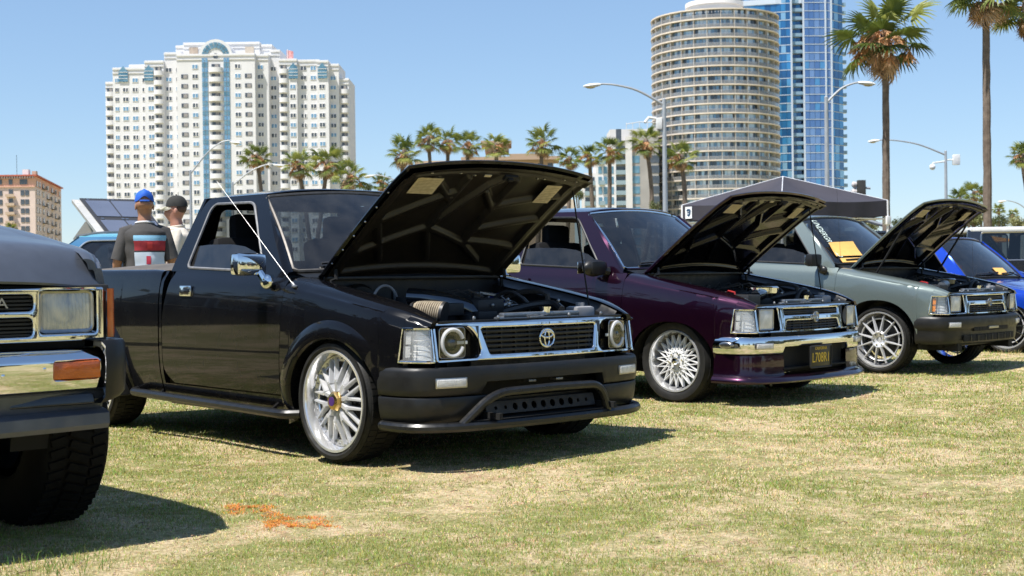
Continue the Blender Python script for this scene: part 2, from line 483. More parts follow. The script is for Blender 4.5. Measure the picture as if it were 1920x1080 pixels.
# taller tufts that stand out of the lawn
def tuft(x, y, r, nb, hmin, hmax, label, straw=0.2):
    a = rng.uniform(0, 2*PI, nb); rr = r*np.sqrt(rng.random(nb))
    bx = x+rr*np.cos(a); by = y+rr*np.sin(a)
    st = rng.random(nb) < straw
    c = np.where(st[:, None], [[0.5, 0.42, 0.2]], np.stack([rng.uniform(0.1, 0.22, nb), rng.uniform(0.2, 0.33, nb), rng.uniform(0.03, 0.07, nb)], 1))
    me = blade_mesh('grass_tuft', bx, by, rng.uniform(hmin, hmax, nb), np.full(nb, 0.0012), rng.uniform(0.2, 1.1, nb), a+rng.normal(0, 0.6, nb), c)
    me.materials.append(BLADE)
    o = bpy.data.objects.new('grass_tuft', me); COL.objects.link(o)
    tag(o, label, 'grass tuft', 'taller grass tufts on the lawn', 'stuff')
for (x, y, r, nb, a, b, l) in ((-1.55, 4.36, 0.12, 80, 0.015, 0.06, 'long green grass tuft at the bottom left corner of the lawn'),
        (-1.40, 4.40, 0.12, 90, 0.015, 0.065, 'long green grass tuft right of the bottom left corner'),
        (1.49, 7.15, 0.10, 60, 0.02, 0.06, 'dry grass tuft in the open lawn right of centre'),
        (2.27, 8.36, 0.12, 60, 0.02, 0.05, 'flat dry grass tuft in front of the third wheel'),
        (3.15, 11.7, 0.10, 60, 0.04, 0.10, 'pale dry tuft under the green truck front wheel'),
        (5.4, 15.0, 0.2, 90, 0.03, 0.09, 'dry tuft in front of the green truck bumper')):
    tuft(x, y, r, nb, a, b, l, 0.75 if 'dry' in l else 0.1)
# orange marking paint: sprayed blades, an arrow-like squiggle
pts = []
def spray(a, b, n_, wd):
    t = rng.random(n_); p_ = np.outer(1-t, a)+np.outer(t, b)+rng.normal(0, wd, (n_, 2)); pts.append(p_)
spray((-1.16, 5.62), (-1.10, 5.40), 260, 0.018); spray((-1.16, 5.57), (-0.99, 5.57), 260, 0.02); spray((-1.03, 5.50), (-0.88, 5.30), 420, 0.02)
spray((-0.90, 5.33), (-0.76, 5.24), 420, 0.02); spray((-0.92, 5.20), (-0.76, 5.10), 480, 0.022); spray((-0.94, 5.28), (-0.92, 5.13), 300, 0.02)
spray((-0.76, 5.27), (-0.73, 5.08), 200, 0.02); spray((-0.78, 5.14), (-0.69, 5.12), 320, 0.015); spray((-0.92, 5.35), (-0.73, 5.30), 300, 0.03); spray((-0.9, 5.2), (-0.78, 5.2), 200, 0.04)
pp = np.concatenate(pts); pp = pp[(fbm(pp[:, 0]*26, pp[:, 1]*26, 3) > 0.50)]; k = len(pp)
oc = np.stack([rng.uniform(0.60, 0.82, k), rng.uniform(0.20, 0.40, k), rng.uniform(0.03, 0.13, k)], 1)
me = blade_mesh('paint_mark', pp[:, 0], pp[:, 1], rng.uniform(0.006, 0.020, k), np.full(k, 0.0021), rng.uniform(1.2, 2.8, k), rng.uniform(0, 2*PI, k), oc)
me.materials.append(BLADE)
o = bpy.data.objects.new('paint_mark', me); COL.objects.link(o); tag(o, 'orange spray paint marking on the grass in front of the black truck', 'paint mark')

# dead twigs, dry leaves and scraps lying on the lawn
lit = MB(); rl = np.random.default_rng(5)
for i in range(420):
    y = 3.8+11*rl.random()**1.5; x = (rl.random()*2-1)*.40*y; a = rl.uniform(0, PI); ln = rl.uniform(.015, .07); z = float(lawn_height(x, y))+.012
    if i % 3: lit.tube([(x, y, z), (x+math.cos(a)*ln*.5, y+math.sin(a)*ln*.5, z+.006), (x+math.cos(a+.4)*ln, y+math.sin(a+.4)*ln, z)], .0016, 4)
    else: lit.add([(x, y, z), (x+.012*math.cos(a), y+.012*math.sin(a), z+.005), (x+.02*math.cos(a+.6), y+.02*math.sin(a+.6), z), (x+.01*math.cos(a+1.3), y+.01*math.sin(a+1.3), z+.004)], [(0, 1, 2, 3)])
tag(lit.build('lawn_litter', mat('dead_twig', (.14, .085, .05), .9, color2=(.34, .24, .15), scale=3), None, 0), 'scattered twigs and dry leaves on the lawn', 'litter', kind='stuff')
# ------------------------------------------------------------------ shared vehicle materials
M_BLACKP = mat('black_car_paint', (0.003, 0.003, 0.004), 0.25, coat=0.8, spec=0.05, color2=(0.005, 0.005, 0.006), scale=3, rvar=0.06, bump=0.006, bscale=4)
for _n in MATS['black_car_paint'].node_tree.nodes:
    if _n.type == 'BSDF_PRINCIPLED': _n.inputs['Coat IOR'].default_value = 1.40
M_PURPLE = mat('purple_pearl_paint', (0.021, 0.003, 0.015), 0.30, metal=0.8, coat=1.0, color2=(0.028, 0.004, 0.020), scale=90, bump=0.01, bscale=4)
M_GREEN = mat('grey_green_metallic_paint', (0.15, 0.185, 0.175), 0.36, metal=0.5, coat=1.0, color2=(0.17, 0.208, 0.20), scale=120, bump=0.01, bscale=4)
M_GUN = mat('satin_gunmetal_paint', (0.085, 0.095, 0.118), 0.40, metal=0.35, coat=0.3, var=0.08, scale=20)
M_BLUE = mat('bright_blue_metallic_paint', (0.004, 0.05, 0.46), 0.28, metal=0.45, coat=1.0, color2=(0.006, 0.06, 0.52), scale=80)
M_AQUA = mat('pale_aqua_paint', (0.16, 0.55, 0.66), 0.3, coat=0.8, var=0.05)
M_TEAL = mat('deep_teal_blue_paint', (0.01, 0.13, 0.28), 0.25, coat=0.8, var=0.08)
M_DARKV = mat('dark_navy_car_paint', (0.012, 0.014, 0.022), 0.2, coat=1.0, var=0.2)
M_RUBBERD = mat('shade_darkened_tyre_rubber', (0.0045, 0.0045, 0.0045), 0.7, spec=0.15, var=0.4, scale=20)  # rubber darkened so its colour carries the shade under the lifted truck
M_CHROME = mat('chrome', (0.80, 0.81, 0.82), 0.045, metal=1.0, var=0.03, scale=14, rvar=0.03)
M_TRIM = mat('satin_aluminium_trim', (0.42, 0.41, 0.40), 0.3, metal=1.0, var=0.12, scale=30)
M_ALLOY = mat('silver_wheel_paint', (0.60, 0.60, 0.61), 0.36, metal=0.35, coat=0.3, var=0.06, scale=25, rvar=0.08)
M_POLISH = mat('polished_rim_lip', (0.80, 0.80, 0.81), 0.18, metal=0.72, coat=0.3, var=0.04, scale=9, rvar=0.05)
M_WHITEW = mat('white_wheel_paint', (0.74, 0.74, 0.74), 0.3, coat=0.4, var=0.05, scale=20)
M_GOLD = mat('gold_centre_cap', (0.62, 0.42, 0.16), 0.25, metal=1.0, var=0.1, scale=30)
M_PLASTIC = mat('black_bumper_plastic', (0.0105, 0.0105, 0.0105), 0.42, spec=0.42, var=0.3, scale=7, rvar=0.10, bump=0.05, bscale=350)
M_RUBBER = mat('tyre_rubber', (0.008, 0.008, 0.008), 0.62, spec=0.3, color2=(0.018, 0.017, 0.015), scale=14, rvar=0.12, bump=0.15, bscale=120)
M_TRIMD = mat('aged_screen_moulding', (0.12, 0.11, 0.10), 0.5, metal=0.5, var=0.2, scale=30)
M_SEAL = mat('window_seal_rubber', (0.02, 0.02, 0.021), 0.45, var=0.2, scale=30)
M_SEALG = mat('weathered_window_seal', (0.17, 0.17, 0.175), 0.4, var=0.25, scale=30)
M_DARK = mat('underbody_black', (0.005, 0.005, 0.005), 0.8, var=0.4, scale=8)
M_BAY = mat('engine_bay_black', (0.005, 0.005, 0.005), 0.4, var=0.4, scale=9, rvar=0.1)
M_HOODIN = mat('hood_underside_dull_black', (0.020, 0.016, 0.012), 0.42, color2=(0.010, 0.0085, 0.0065), scale=5, rvar=0.08)
M_HOODGL = mat('hood_underside_gloss_black', (0.005, 0.0045, 0.005), 0.16, coat=0.45, spec=0.15, var=0.3, scale=8)
M_SEAT = mat('seat_cloth', (0.006, 0.006, 0.007), 0.9, var=0.25, scale=60)
M_DASH = mat('dashboard_vinyl', (0.012, 0.0125, 0.014), 0.55, var=0.15, scale=40)
M_TAN = mat('beige_interior_panel', (0.32, 0.27, 0.19), 0.7, var=0.1, scale=20)
M_STEEL = mat('bare_cast_metal', (0.30, 0.30, 0.30), 0.4, metal=0.9, var=0.3, scale=30, rvar=0.15)
M_RAD = mat('radiator_aluminium', (0.34, 0.35, 0.36), 0.4, metal=0.9, var=0.15, scale=40)
M_PIPE = mat('dark_polished_intake_pipe', (0.05, 0.06, 0.075), 0.15, metal=0.8, coat=0.8, var=0.2)
M_FILTER = mat('cream_filter_pleats', (0.33, 0.27, 0.19), 0.8, var=0.25, scale=40)
M_HOSE = mat('silicone_hose_blue', (0.01, 0.015, 0.20), 0.4, var=0.2)
M_GREYHOSE = mat('grey_hose', (0.26, 0.26, 0.27), 0.5, var=0.2)
M_PAPER = mat('aged_label_paper', (0.66, 0.58, 0.42), 0.7, color2=(0.50, 0.42, 0.28), scale=45, detail=8)
M_REFLECT = mat('lamp_reflector', (0.80, 0.81, 0.82), 0.25, metal=0.12, var=0.06, scale=40, bump=0.35, bscale=90)
M_BUCKET = mat('headlight_bucket_black', (0.012, 0.012, 0.013), 0.2, coat=0.5, var=0.2)
M_HALO = mat('halo_ring_white', (0.54, 0.54, 0.54), 0.35, var=0.04)
M_AMBER = mat('amber_lens', (0.60, 0.125, 0.010), 0.16, coat=0.7, color2=(0.44, 0.08, 0.006), scale=25, bump=0.2, bscale=120)
M_AMBERB = mat('amber_reflector', (0.85, 0.27, 0.02), 0.2, coat=0.7, var=0.12, scale=40, bump=0.2, bscale=120)
M_CLEARB = mat('signal_lens_clear', (0.72, 0.71, 0.69), 0.15, coat=0.6, color2=(0.55, 0.54, 0.53), scale=35, bump=0.4, bscale=140)
M_ORANGEP = mat('orange_card', (0.82, 0.47, 0.13), 0.8, var=0.06, scale=20)
M_PLATE = mat('licence_plate_black', (0.012, 0.012, 0.012), 0.35, var=0.2)
M_YELLOW = mat('plate_yellow', (0.78, 0.52, 0.05), 0.5, var=0.08)
M_PINK = mat('sticker_violet', (0.30, 0.16, 0.34), 0.5, var=0.1)
M_WHITEST = mat('vinyl_decal_pale_mint', (0.62, 0.72, 0.66), 0.5, var=0.05)
G_SCREEN = glass('windscreen_glass', (0.44, 0.51, 0.55), dust_veil=0.05)
G_CLEAN = glass('tinted_glass', (0.42, 0.48, 0.52), dust_veil=0.03)
G_SIDE = glass('smoked_side_glass', (0.15, 0.145, 0.14), dust_veil=0.045)
G_SIDEB = glass('blue_side_glass', (0.14, 0.18, 0.25), dust_veil=0.05)
G_FAR = glass('deep_tinted_side_glass', (0.16, 0.17, 0.18), dust_veil=0.03)
G_BACK = glass('dark_rear_glass', (0.26, 0.28, 0.29))
G_LENS = glass('clear_lamp_glass', (0.93, 0.94, 0.94), dust_veil=0.30, dcol=(0.86, 0.87, 0.88))  # here the white veil only brightens the lamp lens, it is not dirt
G_BULB = glass('clear_cover_glass', (0.92, 0.93, 0.93))
M_LENSW = mat('fluted_headlight_glass', (0.74, 0.74, 0.73), 0.12, coat=0.8, color2=(0.50, 0.53, 0.56), scale=16, bump=0.25, bscale=110)
M_LENSY = mat('reflection_mottled_headlight_glass', (0.66, 0.62, 0.50), 0.14, coat=0.8, color2=(0.30, 0.33, 0.36), scale=13, distort=1.5, bump=0.1, bscale=110)  # yellow and blue-grey mottle paints grass and sky reflections into the glass
M_DISC = mat('brake_disc_dark', (0.05, 0.05, 0.05), 0.5, metal=0.6)

# ------------------------------------------------------------------ pickup body surfaces (truck frame: x forward, y to the left, z up)
W_Z = [.20, .29, .42, .56]; W_Y = [.782, .812, .838, .846]
def ps(x): return crv([-3.1, -2.6, -0.2, .2, .36, .48, .56, .64], [.975, .995, 1, .995, .982, .938, .90, .86], x)
ZT = [1.0, 1.0, .990, .972, .955, .926, .888, .846, .812, .768, .725]
def zt(x): return crv([-3.2, -1.9, -1.70, -1.0, -.48, -.25, 0, .25, .42, .56, .66], ZT, x)
def section(x, kind):
    """(y, z) samples of the body side at station x, from the sill up; kind 'fender' rolls over to the bonnet opening, 'bed' to the rail, 'door' stops at the belt"""
    T = float(zt(x)); k = float(ps(x))
    zs = [.20, .29, .42, .56, .56+(T-.56)*.42, .56+(T-.56)*.70, .56+(T-.56)*.86]
    ysv = [.782, .812, .838, .846, .846, .838, .824]
    ysv = [v*k for v in ysv]
    if kind == 'door': zs += [T-.025, T]; ysv += [.803*k, .787*k]
    elif kind == 'bed': zs += [T-.022, T-.006, T, T-.004, T-.03]; ysv += [.815*k, .803*k, .785*k, .755*k, .745*k]
    else:
        ye = .655
        a = .815*k
        zs += [T-.038, T-.016, T-.004, T, T-.002]; ysv += [.808*k, a+(ye-a)*.22, a+(ye-a)*.45, a+(ye-a)*.78, ye]
    return np.array(ysv), np.array(zs)
def dense(x, kind, n=120):
    y, z = section(x, kind); u = np.arange(len(y), dtype=float); s = np.linspace(0, len(y)-1, n)
    return crv(u, y, s), crv(u, z, s)
def side_panel(cols, zlo, kind, rows=16, zhi=None, shear=None, flange=True):
    """panel on the body side (right side, y<0): columns of stations, lower limit zlo(x), optional upper limit"""
    P = []
    for x in cols:
        y, z = dense(x, kind); n = len(y)
        zl = zlo(x); i0 = 0
        top = int(np.argmax(z))
        i0 = np.interp(zl, z[:top+1], np.arange(top+1))
        i1 = n-1
        if zhi is not None:
            zh = zhi(x)
            if zh < z[top]: i1 = np.interp(zh, z[:top+1], np.arange(top+1))
        s = np.linspace(i0, max(i1, i0+.001), rows)
        yy = np.interp(s, np.arange(n), y); zz = np.interp(s, np.arange(n), z)
        col = [(x+(shear(x, c) if shear else 0), -b, c) for b, c in zip(yy, zz)]
        if flange: col = [(col[0][0], col[0][1]+.03, col[0][2]+.004)]+col
        P.append(col)
    P = np.array(P)
    if flange:
        a = P[0].copy(); a[:, 1] += .03; b = P[-1].copy(); b[:, 1] += .03
        P = np.concatenate([a[None], P, b[None]])
    return P
def arch_fn(cx, rx, rz, cz, base):
    def f(x):
        d = (x-cx)/rx
        return base if abs(d) >= 1 else max(base, cz+rz*math.sqrt(max(0, 1-abs(d)**2.3)))
    return f
def arch_cols(a, b, cx, rx, n):
    c = [cx+rx*math.cos(PI*i/36)*1.0 for i in range(37)]
    c += [cx-rx-.002, cx+rx+.002]
    c += list(np.linspace(a, b, n))
    c = sorted(v for v in set(np.round(c, 4)) if a <= v <= b)
    return c
def up_y(z):   # half width of the cab above the belt
    t = (z-.965)/(1.40-.965)
    return .787-.150*t-.055*t*t
def zroof(x, y): return 1.455+.012*math.cos((x+1.3)*1.6)-.034*(abs(y)/.58)**2.4

FX = [0, .2, .4, .55, .66, .75]; FXX = [.690, .683, .664, .642, .628, .585]
def fas_x(y): return crv(FX, FXX, np.abs(y))   # plan line of the grille and lamps

def polyring(outer, inner, name, m, parent, rows=3, n=96, surf=up_y, flange=.02):
    """ring panel between two (x,z) loops laid on the greenhouse side"""
    def rs(l):
        l = np.array(l+[l[0]], float); s = np.concatenate([[0], np.cumsum(np.linalg.norm(np.diff(l, axis=0), axis=1))])
        return l, s
    cen = np.mean(inner, axis=0)
    def byang(l):
        l, s = rs(l); u = np.linspace(0, s[-1], 900); p = np.stack([np.interp(u, s, l[:, 0]), np.interp(u, s, l[:, 1])], 1)
        a = np.arctan2(p[:, 1]-cen[1], p[:, 0]-cen[0]); o = np.argsort(a); return a[o], p[o]
    ao, po = byang(outer); ai, pi_ = byang(inner)
    cor = [math.atan2(q[1]-cen[1], q[0]-cen[0]) for q in list(outer)+list(inner)]
    th = np.array(sorted(set(np.round(list(np.linspace(-PI, PI, n, endpoint=False))+cor, 4))))
    A = np.stack([np.interp(th, ao, po[:, k], period=2*PI) for k in (0, 1)], 1); B = np.stack([np.interp(th, ai, pi_[:, k], period=2*PI) for k in (0, 1)], 1)
    P = []
    for i in range(len(th)):
        row = [A[i]*(1-t)+B[i]*t for t in np.linspace(0, 1, rows)]
        c = [(q[0], -surf(q[1]), q[1]) for q in row]; c.append((c[-1][0], c[-1][1]+flange, c[-1][2]))
        P.append(c)
    return P

# ------------------------------------------------------------------ wheels (axis along y, outer face towards -y)
def wheel_meshes(style, r, rim, w, tread='road'):
    d = {}
    f = 0.0   # outer face plane; tyre spans y from 0 (outside) to +w
    b = MB()
    sh = .016 if style != 'offroad' else .03
    prof = [(rim-.006, .012), (rim+.004, .002), (rim+(r-rim)*.35, -.010), (rim+(r-rim)*.72, -.008), (r-sh, .006), (r-.004, .020), (r, .036)]
    inner = [(q[0], w-q[1]) for q in prof[::-1]]
    b.lathe(prof+inner, n=64)
    d['tyre'] = b
    # tread blocks proud of the carcass
    t = MB(); nb = 56 if tread == 'road' else 58
    for i in range(nb):
        a = 2*PI*i/nb
        for j, (y0, y1, off) in enumerate(((.024, w*.30, 0), (w*.34, w*.64, .5), (w*.68, w-.024, 0))):
            aa = a+off*2*PI/nb; dep = .004 if tread == 'road' else .008
            wd = 2*PI*r/nb*(.80 if tread == 'road' else .66)
            Mx = Matrix.Rotation(aa, 4, 'Y')
            if tread != 'road': Mx = Mx @ Matrix.Translation((0, 0, 0)) @ Matrix.Rotation(0.0, 4, 'Z')
            zz = r-.010 if j != 1 else r-.006
            V = Mx @ Vector((0, (y0+y1)/2, zz+dep/2))
            t.box(V, (wd, y1-y0, .02 if tread == 'road' else .03), M=Mx.to_3x3().to_4x4() @ Matrix.Rotation(R(14 if j != 1 else -18) if tread != 'road' else 0, 4, 'Z'))
    d['tread'] = t
    b = MB()
    lip = [(rim-.004, .012), (rim+.004, .004), (rim, -.004), (rim-.012, -.003), (rim-.018, .010), (rim-.022, .045), (rim-.030, .070), (rim-.034, .085), (rim-.036, w-.01)]
    b.lathe(lip, n=72)
    d['rim'] = b
    b = MB(); b.lathe([(.02, .10), (rim*.62, .10), (rim*.64, .108), (rim*.64, .118), (.02, .118)], n=40)
    d['brake_disc'] = b
    R0 = rim-(.036 if style != 'mesh' else .046)
    sp = MB()
    def bar(p, q, w0, w1, t0, t1, Mx):
        p, q = Vector(p), Vector(q); u = (q-p); L = u.length; u.normalize(); s = u.cross(Vector((0, 1, 0))).normalized(); nn = s.cross(u)
        V = []
        for (c, ww, tt) in ((p, w0, t0), (p.lerp(q, .5), (w0+w1)/2*.92, (t0+t1)/2), (q, w1, t1)):
            V += [c+s*ww/2+nn*tt*.5, c+s*ww*.22-nn*tt*.5, c-s*ww*.22-nn*tt*.5, c-s*ww/2+nn*tt*.5]
        F = []
        for k in (0, 4):
            F += [[k+j, k+(j+1) % 4, k+4+(j+1) % 4, k+4+j] for j in range(4)]
        F += [[3, 2, 1, 0], [8, 9, 10, 11]]
        sp.add([Mx @ v for v in V], F)
    if style == 'mesh':       # ten Y spokes, bolts on a barrel ring, gold cap
        d['n'] = 10
        I = Matrix.Identity(4)
        bar((0, .036, .045), (0, .026, .112), .046, .036, .032, .026, I)
        bar((.006, .027, .096), (.0465, .050, R0+.004), .028, .0145, .028, .018, I)
        bar((-.006, .027, .096), (-.0465, .050, R0+.004), .028, .0145, .028, .018, I)
        d['spoke'] = sp
        b = MB(); b.lathe([(.0, .024), (.045, .024), (.060, .030), (.066, .040), (.066, .07), (.0, .07)], n=40); d['hub'] = b
        b = MB(); b.lathe([(R0+.020, .050), (R0-.010, .052), (R0-.014, .058), (R0-.014, .075), (R0+.020, .075)], n=72); d['barrel_ring'] = b
        b = MB()
        for i in range(40):
            a = 2*PI*i/40; b.ell((math.sin(a)*(R0+.004), .050, math.cos(a)*(R0+.004)), (.0055, .004, .0055), 8, 4)
        d['rim_bolts'] = b
        b = MB(); Mx = Matrix.Identity(4)
        b.lathe([(.0, -.006), (.033, -.006), (.042, -.002), (.049, .010), (.053, .020), (.053, .034), (0, .034)], n=8); d['centre_cap'] = b
        b = MB(); b.lathe([(0, -.0085), (.023, -.0085), (.024, -.005)], n=24); d['cap_badge'] = b
    elif style == 'lattice':  # fine crossing lattice, white
        d['n'] = 1
        N = 20
        for i in range(N):
            Mx = Matrix.Rotation(2*PI*(i+.5)/N, 4, 'Y')
            for s in (1, -1):
                a1 = s*2*PI/N*1.5
                bar((0, .040, .062), (math.sin(a1)*(R0+.004), .052, math.cos(a1)*(R0+.004)), .015, .011, .022, .020, Mx)
        d['spoke'] = sp
        b = MB(); b.lathe([(.0, .034), (.030, .032), (.075, .034), (.084, .042), (.084, .07), (0, .07)], n=40); d['hub'] = b
        b = MB(); b.lathe([(0, -.004), (.020, -.002), (.029, .010), (.031, .034)], n=24); d['centre_cap'] = b
        b = MB()
        for i in range(6):
            a = 2*PI*i/6+.3; b.lathe([(0, .016), (.008, .016), (.010, .020), (.010, .034)], n=6, M=Matrix.Translation((math.sin(a)*.057, 0, math.cos(a)*.057)))
        d['lug_nuts'] = b
    elif style == 'twelve':
        d['n'] = 12
        bar((0, .012, .066), (0, .022, R0+.006), .026, .013, .034, .020, Matrix.Identity(4)); d['spoke'] = sp
        b = MB(); b.lathe([(.026, .030), (.030, .022), (.070, .006), (.078, .012), (.080, .05), (.026, .05)], n=48); d['hub'] = b
        b = MB(); b.lathe([(0, .026), (.022, .026), (.026, .030)], n=24); d['centre_cap'] = b
        b = MB()
        for i in range(6):
            a = 2*PI*i/6+.2; b.lathe([(0, .004), (.008, .004), (.010, .008), (.010, .03)], n=6, M=Matrix.Translation((math.sin(a)*.052, 0, math.cos(a)*.052)))
        d['lug_nuts'] = b
        b = MB(); b.lathe([(R0-.022, .030), (R0-.028, .024), (R0-.034, .030), (R0-.034, .042), (R0-.022, .042)], n=60); d['spoke_ring'] = b
    elif style == 'slot':
        d['n'] = 6
        bar((0, .030, .05), (0, .034, R0+.004), .08, .10, .03, .03, Matrix.Identity(4)); d['spoke'] = sp
        b = MB(); b.lathe([(.0, .020), (.05, .020), (.075, .034), (.075, .08), (0, .08)], n=32); d['hub'] = b
    return d
def make_wheels(style, r, rim, w, mats, tread='road'):
    d = wheel_meshes(style, r, rim, w, tread)
    mm = {'tyre': M_RUBBER, 'tread': M_RUBBER, 'rim': M_POLISH, 'spoke': M_ALLOY, 'hub': M_ALLOY, 'barrel_ring': M_POLISH, 'rim_bolts': M_STEEL, 'centre_cap': M_ALLOY, 'cap_badge': M_PINK, 'lug_nuts': M_CHROME, 'spoke_ring': M_ALLOY, 'brake_disc': M_DISC}
    mm.update(mats)
    n = d.pop('n'); return {k: (v.mesh(k, mm[k], 32), n if k == 'spoke' else 1) for k, v in d.items()}
def add_wheel(meshes, parent, x, yface, z, left=False, steer=0.0, spin=0.0):
    w = empty('wheel'); w.parent = parent
    w.location = (x, yface, z)
    w.rotation_euler = (0, spin, steer+(PI if left else 0))
    for k, (me, n) in meshes.items():
        for i in range(n):
            o = bpy.data.objects.new(k, me); COL.objects.link(o); o.parent = w
            o.rotation_euler = (0, 2*PI*i/n, 0)
    return w
# ------------------------------------------------------------------ parametric mini pickup
BUMP = [(.36, -.822), (.47, -.813), (.56, -.787), (.617, -.738), (.657, -.642), (.686, -.48), (.702, -.28), (.707, 0)]
def bump_path(n=81, grow=0.0, start=0):
    h = BUMP[start:]
    full = h+[(x, -y) for x, y in h[:-1][::-1]]
    p = smooth_path([(x, y, 0) for x, y in full], n)[:, :2]
    t = np.gradient(p, axis=0); t /= np.linalg.norm(t, axis=1)[:, None]
    nrm = np.stack([t[:, 1], -t[:, 0]], 1)
    return p+nrm*grow, nrm
def sweep_bumper(mb, sec, cut=None, n=81, grow=0.0, start=0, ymax=None):
    """section list of (outward, z) swept along the bumper plan; cut(y) clamps the lower edge"""
    p, nr = bump_path(n, grow, start)
    P = []
    for (q, m) in zip(p, nr):
        c = cut(q[1]) if cut else -9
        P.append([(q[0]+m[0]*o, q[1]+m[1]*o, max(z, c)) for o, z in sec])
    mb.grid(P); return mb
def bump_at(y, grow=0.0):
    p, nr = bump_path(161, grow); i = int(np.argmin(np.abs(p[:, 1]-y))); return Vector((p[i][0], p[i][1], 0)), Vector((nr[i][0], nr[i][1], 0))
def bump_box(mb, y, z, w, h, d, grow=0.0, b=.004):
    p, nm = bump_at(y, grow); a = math.atan2(nm.y, nm.x)
    mb.box((p.x, p.y, z), (d, w, h), M=Matrix.Rotation(a, 4, 'Z'), b=b); return mb
def ramp_cut(segs):
    def f(y):
        for (a, b, z) in segs:
            if a <= y <= b: return z
        return -9
    return f

def emblem(parent, c, w, h, m, tilt=0.0, th=.0042):
    mb = MB()
    def el(cy, cz, ry, rz, r): mb.tube([(c[0], c[1]+cy+ry*math.cos(2*PI*i/28), c[2]+cz+rz*math.sin(2*PI*i/28)) for i in range(28)], r, 6, True)
    el(0, 0, w/2, h/2, th); el(0, h*.20, w*.40, h*.17, th*.85); el(0, h*-.02, w*.16, h*.44, th*.85)
    return mb.build('emblem', m, parent)

def hood_open(tr, ang, m_out, m_in, labels, L=.99, hx=-.385, hz=.965):
    C_, S_ = math.cos(ang), math.sin(ang)
    def put(u, v, w): return (hx+u*C_-w*S_, v, hz+u*S_+w*C_)
    def ur(v): return -.040*(abs(v)/.64)**2
    def uf(v): return L-.05*(abs(v)/.64)**2.2
    def hw(t): return .636+.003*t
    def crown(t, s): return .026*(1-abs(s)**2.2)+.012*math.sin(PI*min(1, t))-.016*max(0, (t-.80)/.20)**2
    nu, nv = 40, 33
    P = []
    for i in range(nu+1):
        t = i/nu; row = []
        for j in range(nv):
            s = -1+2*j/(nv-1); v = s*hw(t); row.append(put(ur(v)+(uf(v)-ur(v))*t, v, crown(t, s)))
        P.append(row)
    mb = MB(); mb.grid(P)
    # rolled edge all round
    rim_ = []
    for (i, j) in [(i, 0) for i in range(nu+1)]+[(nu, j) for j in range(1, nv)]+[(i, nv-1) for i in range(nu-1, -1, -1)]+[(0, j) for j in range(nv-2, 0, -1)]:
        t = i/nu; s = -1+2*j/(nv-1); k = .985; v = s*hw(t); w = crown(t, s)
        uu = ur(v)+(uf(v)-ur(v))*t
        dn = .022 if i < nu else .016
        rim_.append([put(uu, v, w), put(uu+(.004 if i == nu else 0), v+(.004*s if abs(s) == 1 else 0), w-.008), put(uu-(.010 if i == nu else 0), v*.992, w-dn)])
    mb.grid(rim_, cu=True)
    hood = mb.build('hood', m_out, tr, 40)
    segs = [((.86, -.27), (.42, -.27)), ((.86, .27), (.28, .27)), ((.42, -.27), (.80, .02)), ((.80, .02), (.86, .1)), ((.50, -.9), (.74, -.27)), ((.55, -.9), (.14, -.52)), ((.42, -.27), (.22, -.9)), ((.42, -.27), (.14, .0)),
            ((.62, .27), (.80, .9)), ((.40, .27), (.58, .9)), ((.42, -.27), (.28, .27)), ((.28, .27), (.14, .60)), ((.30, .27), (.3, .9)), ((.66, -.27), (.86, -.62)), ((.60, .27), (.74, .05))]
    nu, nv = 150, 136
    U, V = np.meshgrid(np.linspace(0, 1, nu), np.linspace(-1, 1, nv), indexing='ij')
    H = np.zeros_like(U)
    def bump(d, w): return np.clip(1-np.clip((d-w*.42)/(w*.42), 0, 1), 0, 1)
    for (a, b) in segs:
        ax, ay = a[0], a[1]*.645; bx, by = b[0], b[1]*.645
        dx, dy = bx-ax, by-ay; t = np.clip(((U-ax)*dx+(V*.645-ay)*dy)/(dx*dx+dy*dy), 0, 1)
        d = np.hypot(U-ax-t*dx, V*.645-ay-t*dy); H = np.maximum(H, bump(d, .030))
    fr = np.minimum.reduce([(1-np.abs(V))*.645+.0, (1-U), U+.02]); H = np.maximum(H, np.clip(1-np.clip((fr-.085)/.02, 0, 1), 0, 1))
    H2 = np.clip(1-np.clip((np.abs(fr-.035)-.012)/.008, 0, 1), 0, 1)*-.35
    H = H*H*(3-2*H)+H2
    P = []
    for i in range(nu):
        row = []
        for j in range(nv):
            t = U[i, j]; s = V[i, j]; v = s*(hw(t)-.012); uu = ur(v)+(uf(v)-ur(v))*t
            uu = uu-.012*(t-.5)
            row.append(put(uu, v, crown(t, s)-.010-.026*H[i, j]-.010*(t > .93)))
        P.append(row)
    mb = MB(); mb.grid(P, flip=True); inner = mb.build('hood_inner_panel', m_in, hood, 50)
    for (t, s, du, dv) in labels:
        mb = MB(); q = [(-.5, -.5), (.5, -.5), (.5, .5), (-.5, .5)]
        mb.add([put(t*L+a*du, s*.645+b*dv, crown(t, s)-.040) for a, b in q], [(0, 1, 2, 3)])
        mb.add([put(t*L+a*du, s*.645+b*dv, crown(t, s)-.038) for a, b in q], [(3, 2, 1, 0)])
        st = mb.build('sticker', M_PAPER, hood, 0)
        mb = MB()
        for k in range(9):
            a = -.40+k*.095; l_ = .40 if k % 3 else .22
            mb.add([put(t*L+(a+e)*du, s*.645+b*dv, crown(t, s)-.0412) for e, b in ((0, -.42), (0, l_), (.022, l_), (.022, -.42))], [(0, 1, 2, 3)])
        mb.build('sticker_print', mat('faded_print', (0.36, 0.30, 0.20), 0.8), hood, 0)
    # slots, latch and bolts on the front band
    mb = MB(); Rm = Matrix.Rotation(-ang, 4, 'Y')
    mb.box(put(L*.935, .03, -.048), (.035, .09, .016), M=Rm, b=.004); mb.box(put(L*.935, .02, -.060), (.02, .03, .02), M=Rm, b=.003)
    mb.build('hood_latch', M_DARK, hood)
    mb = MB()
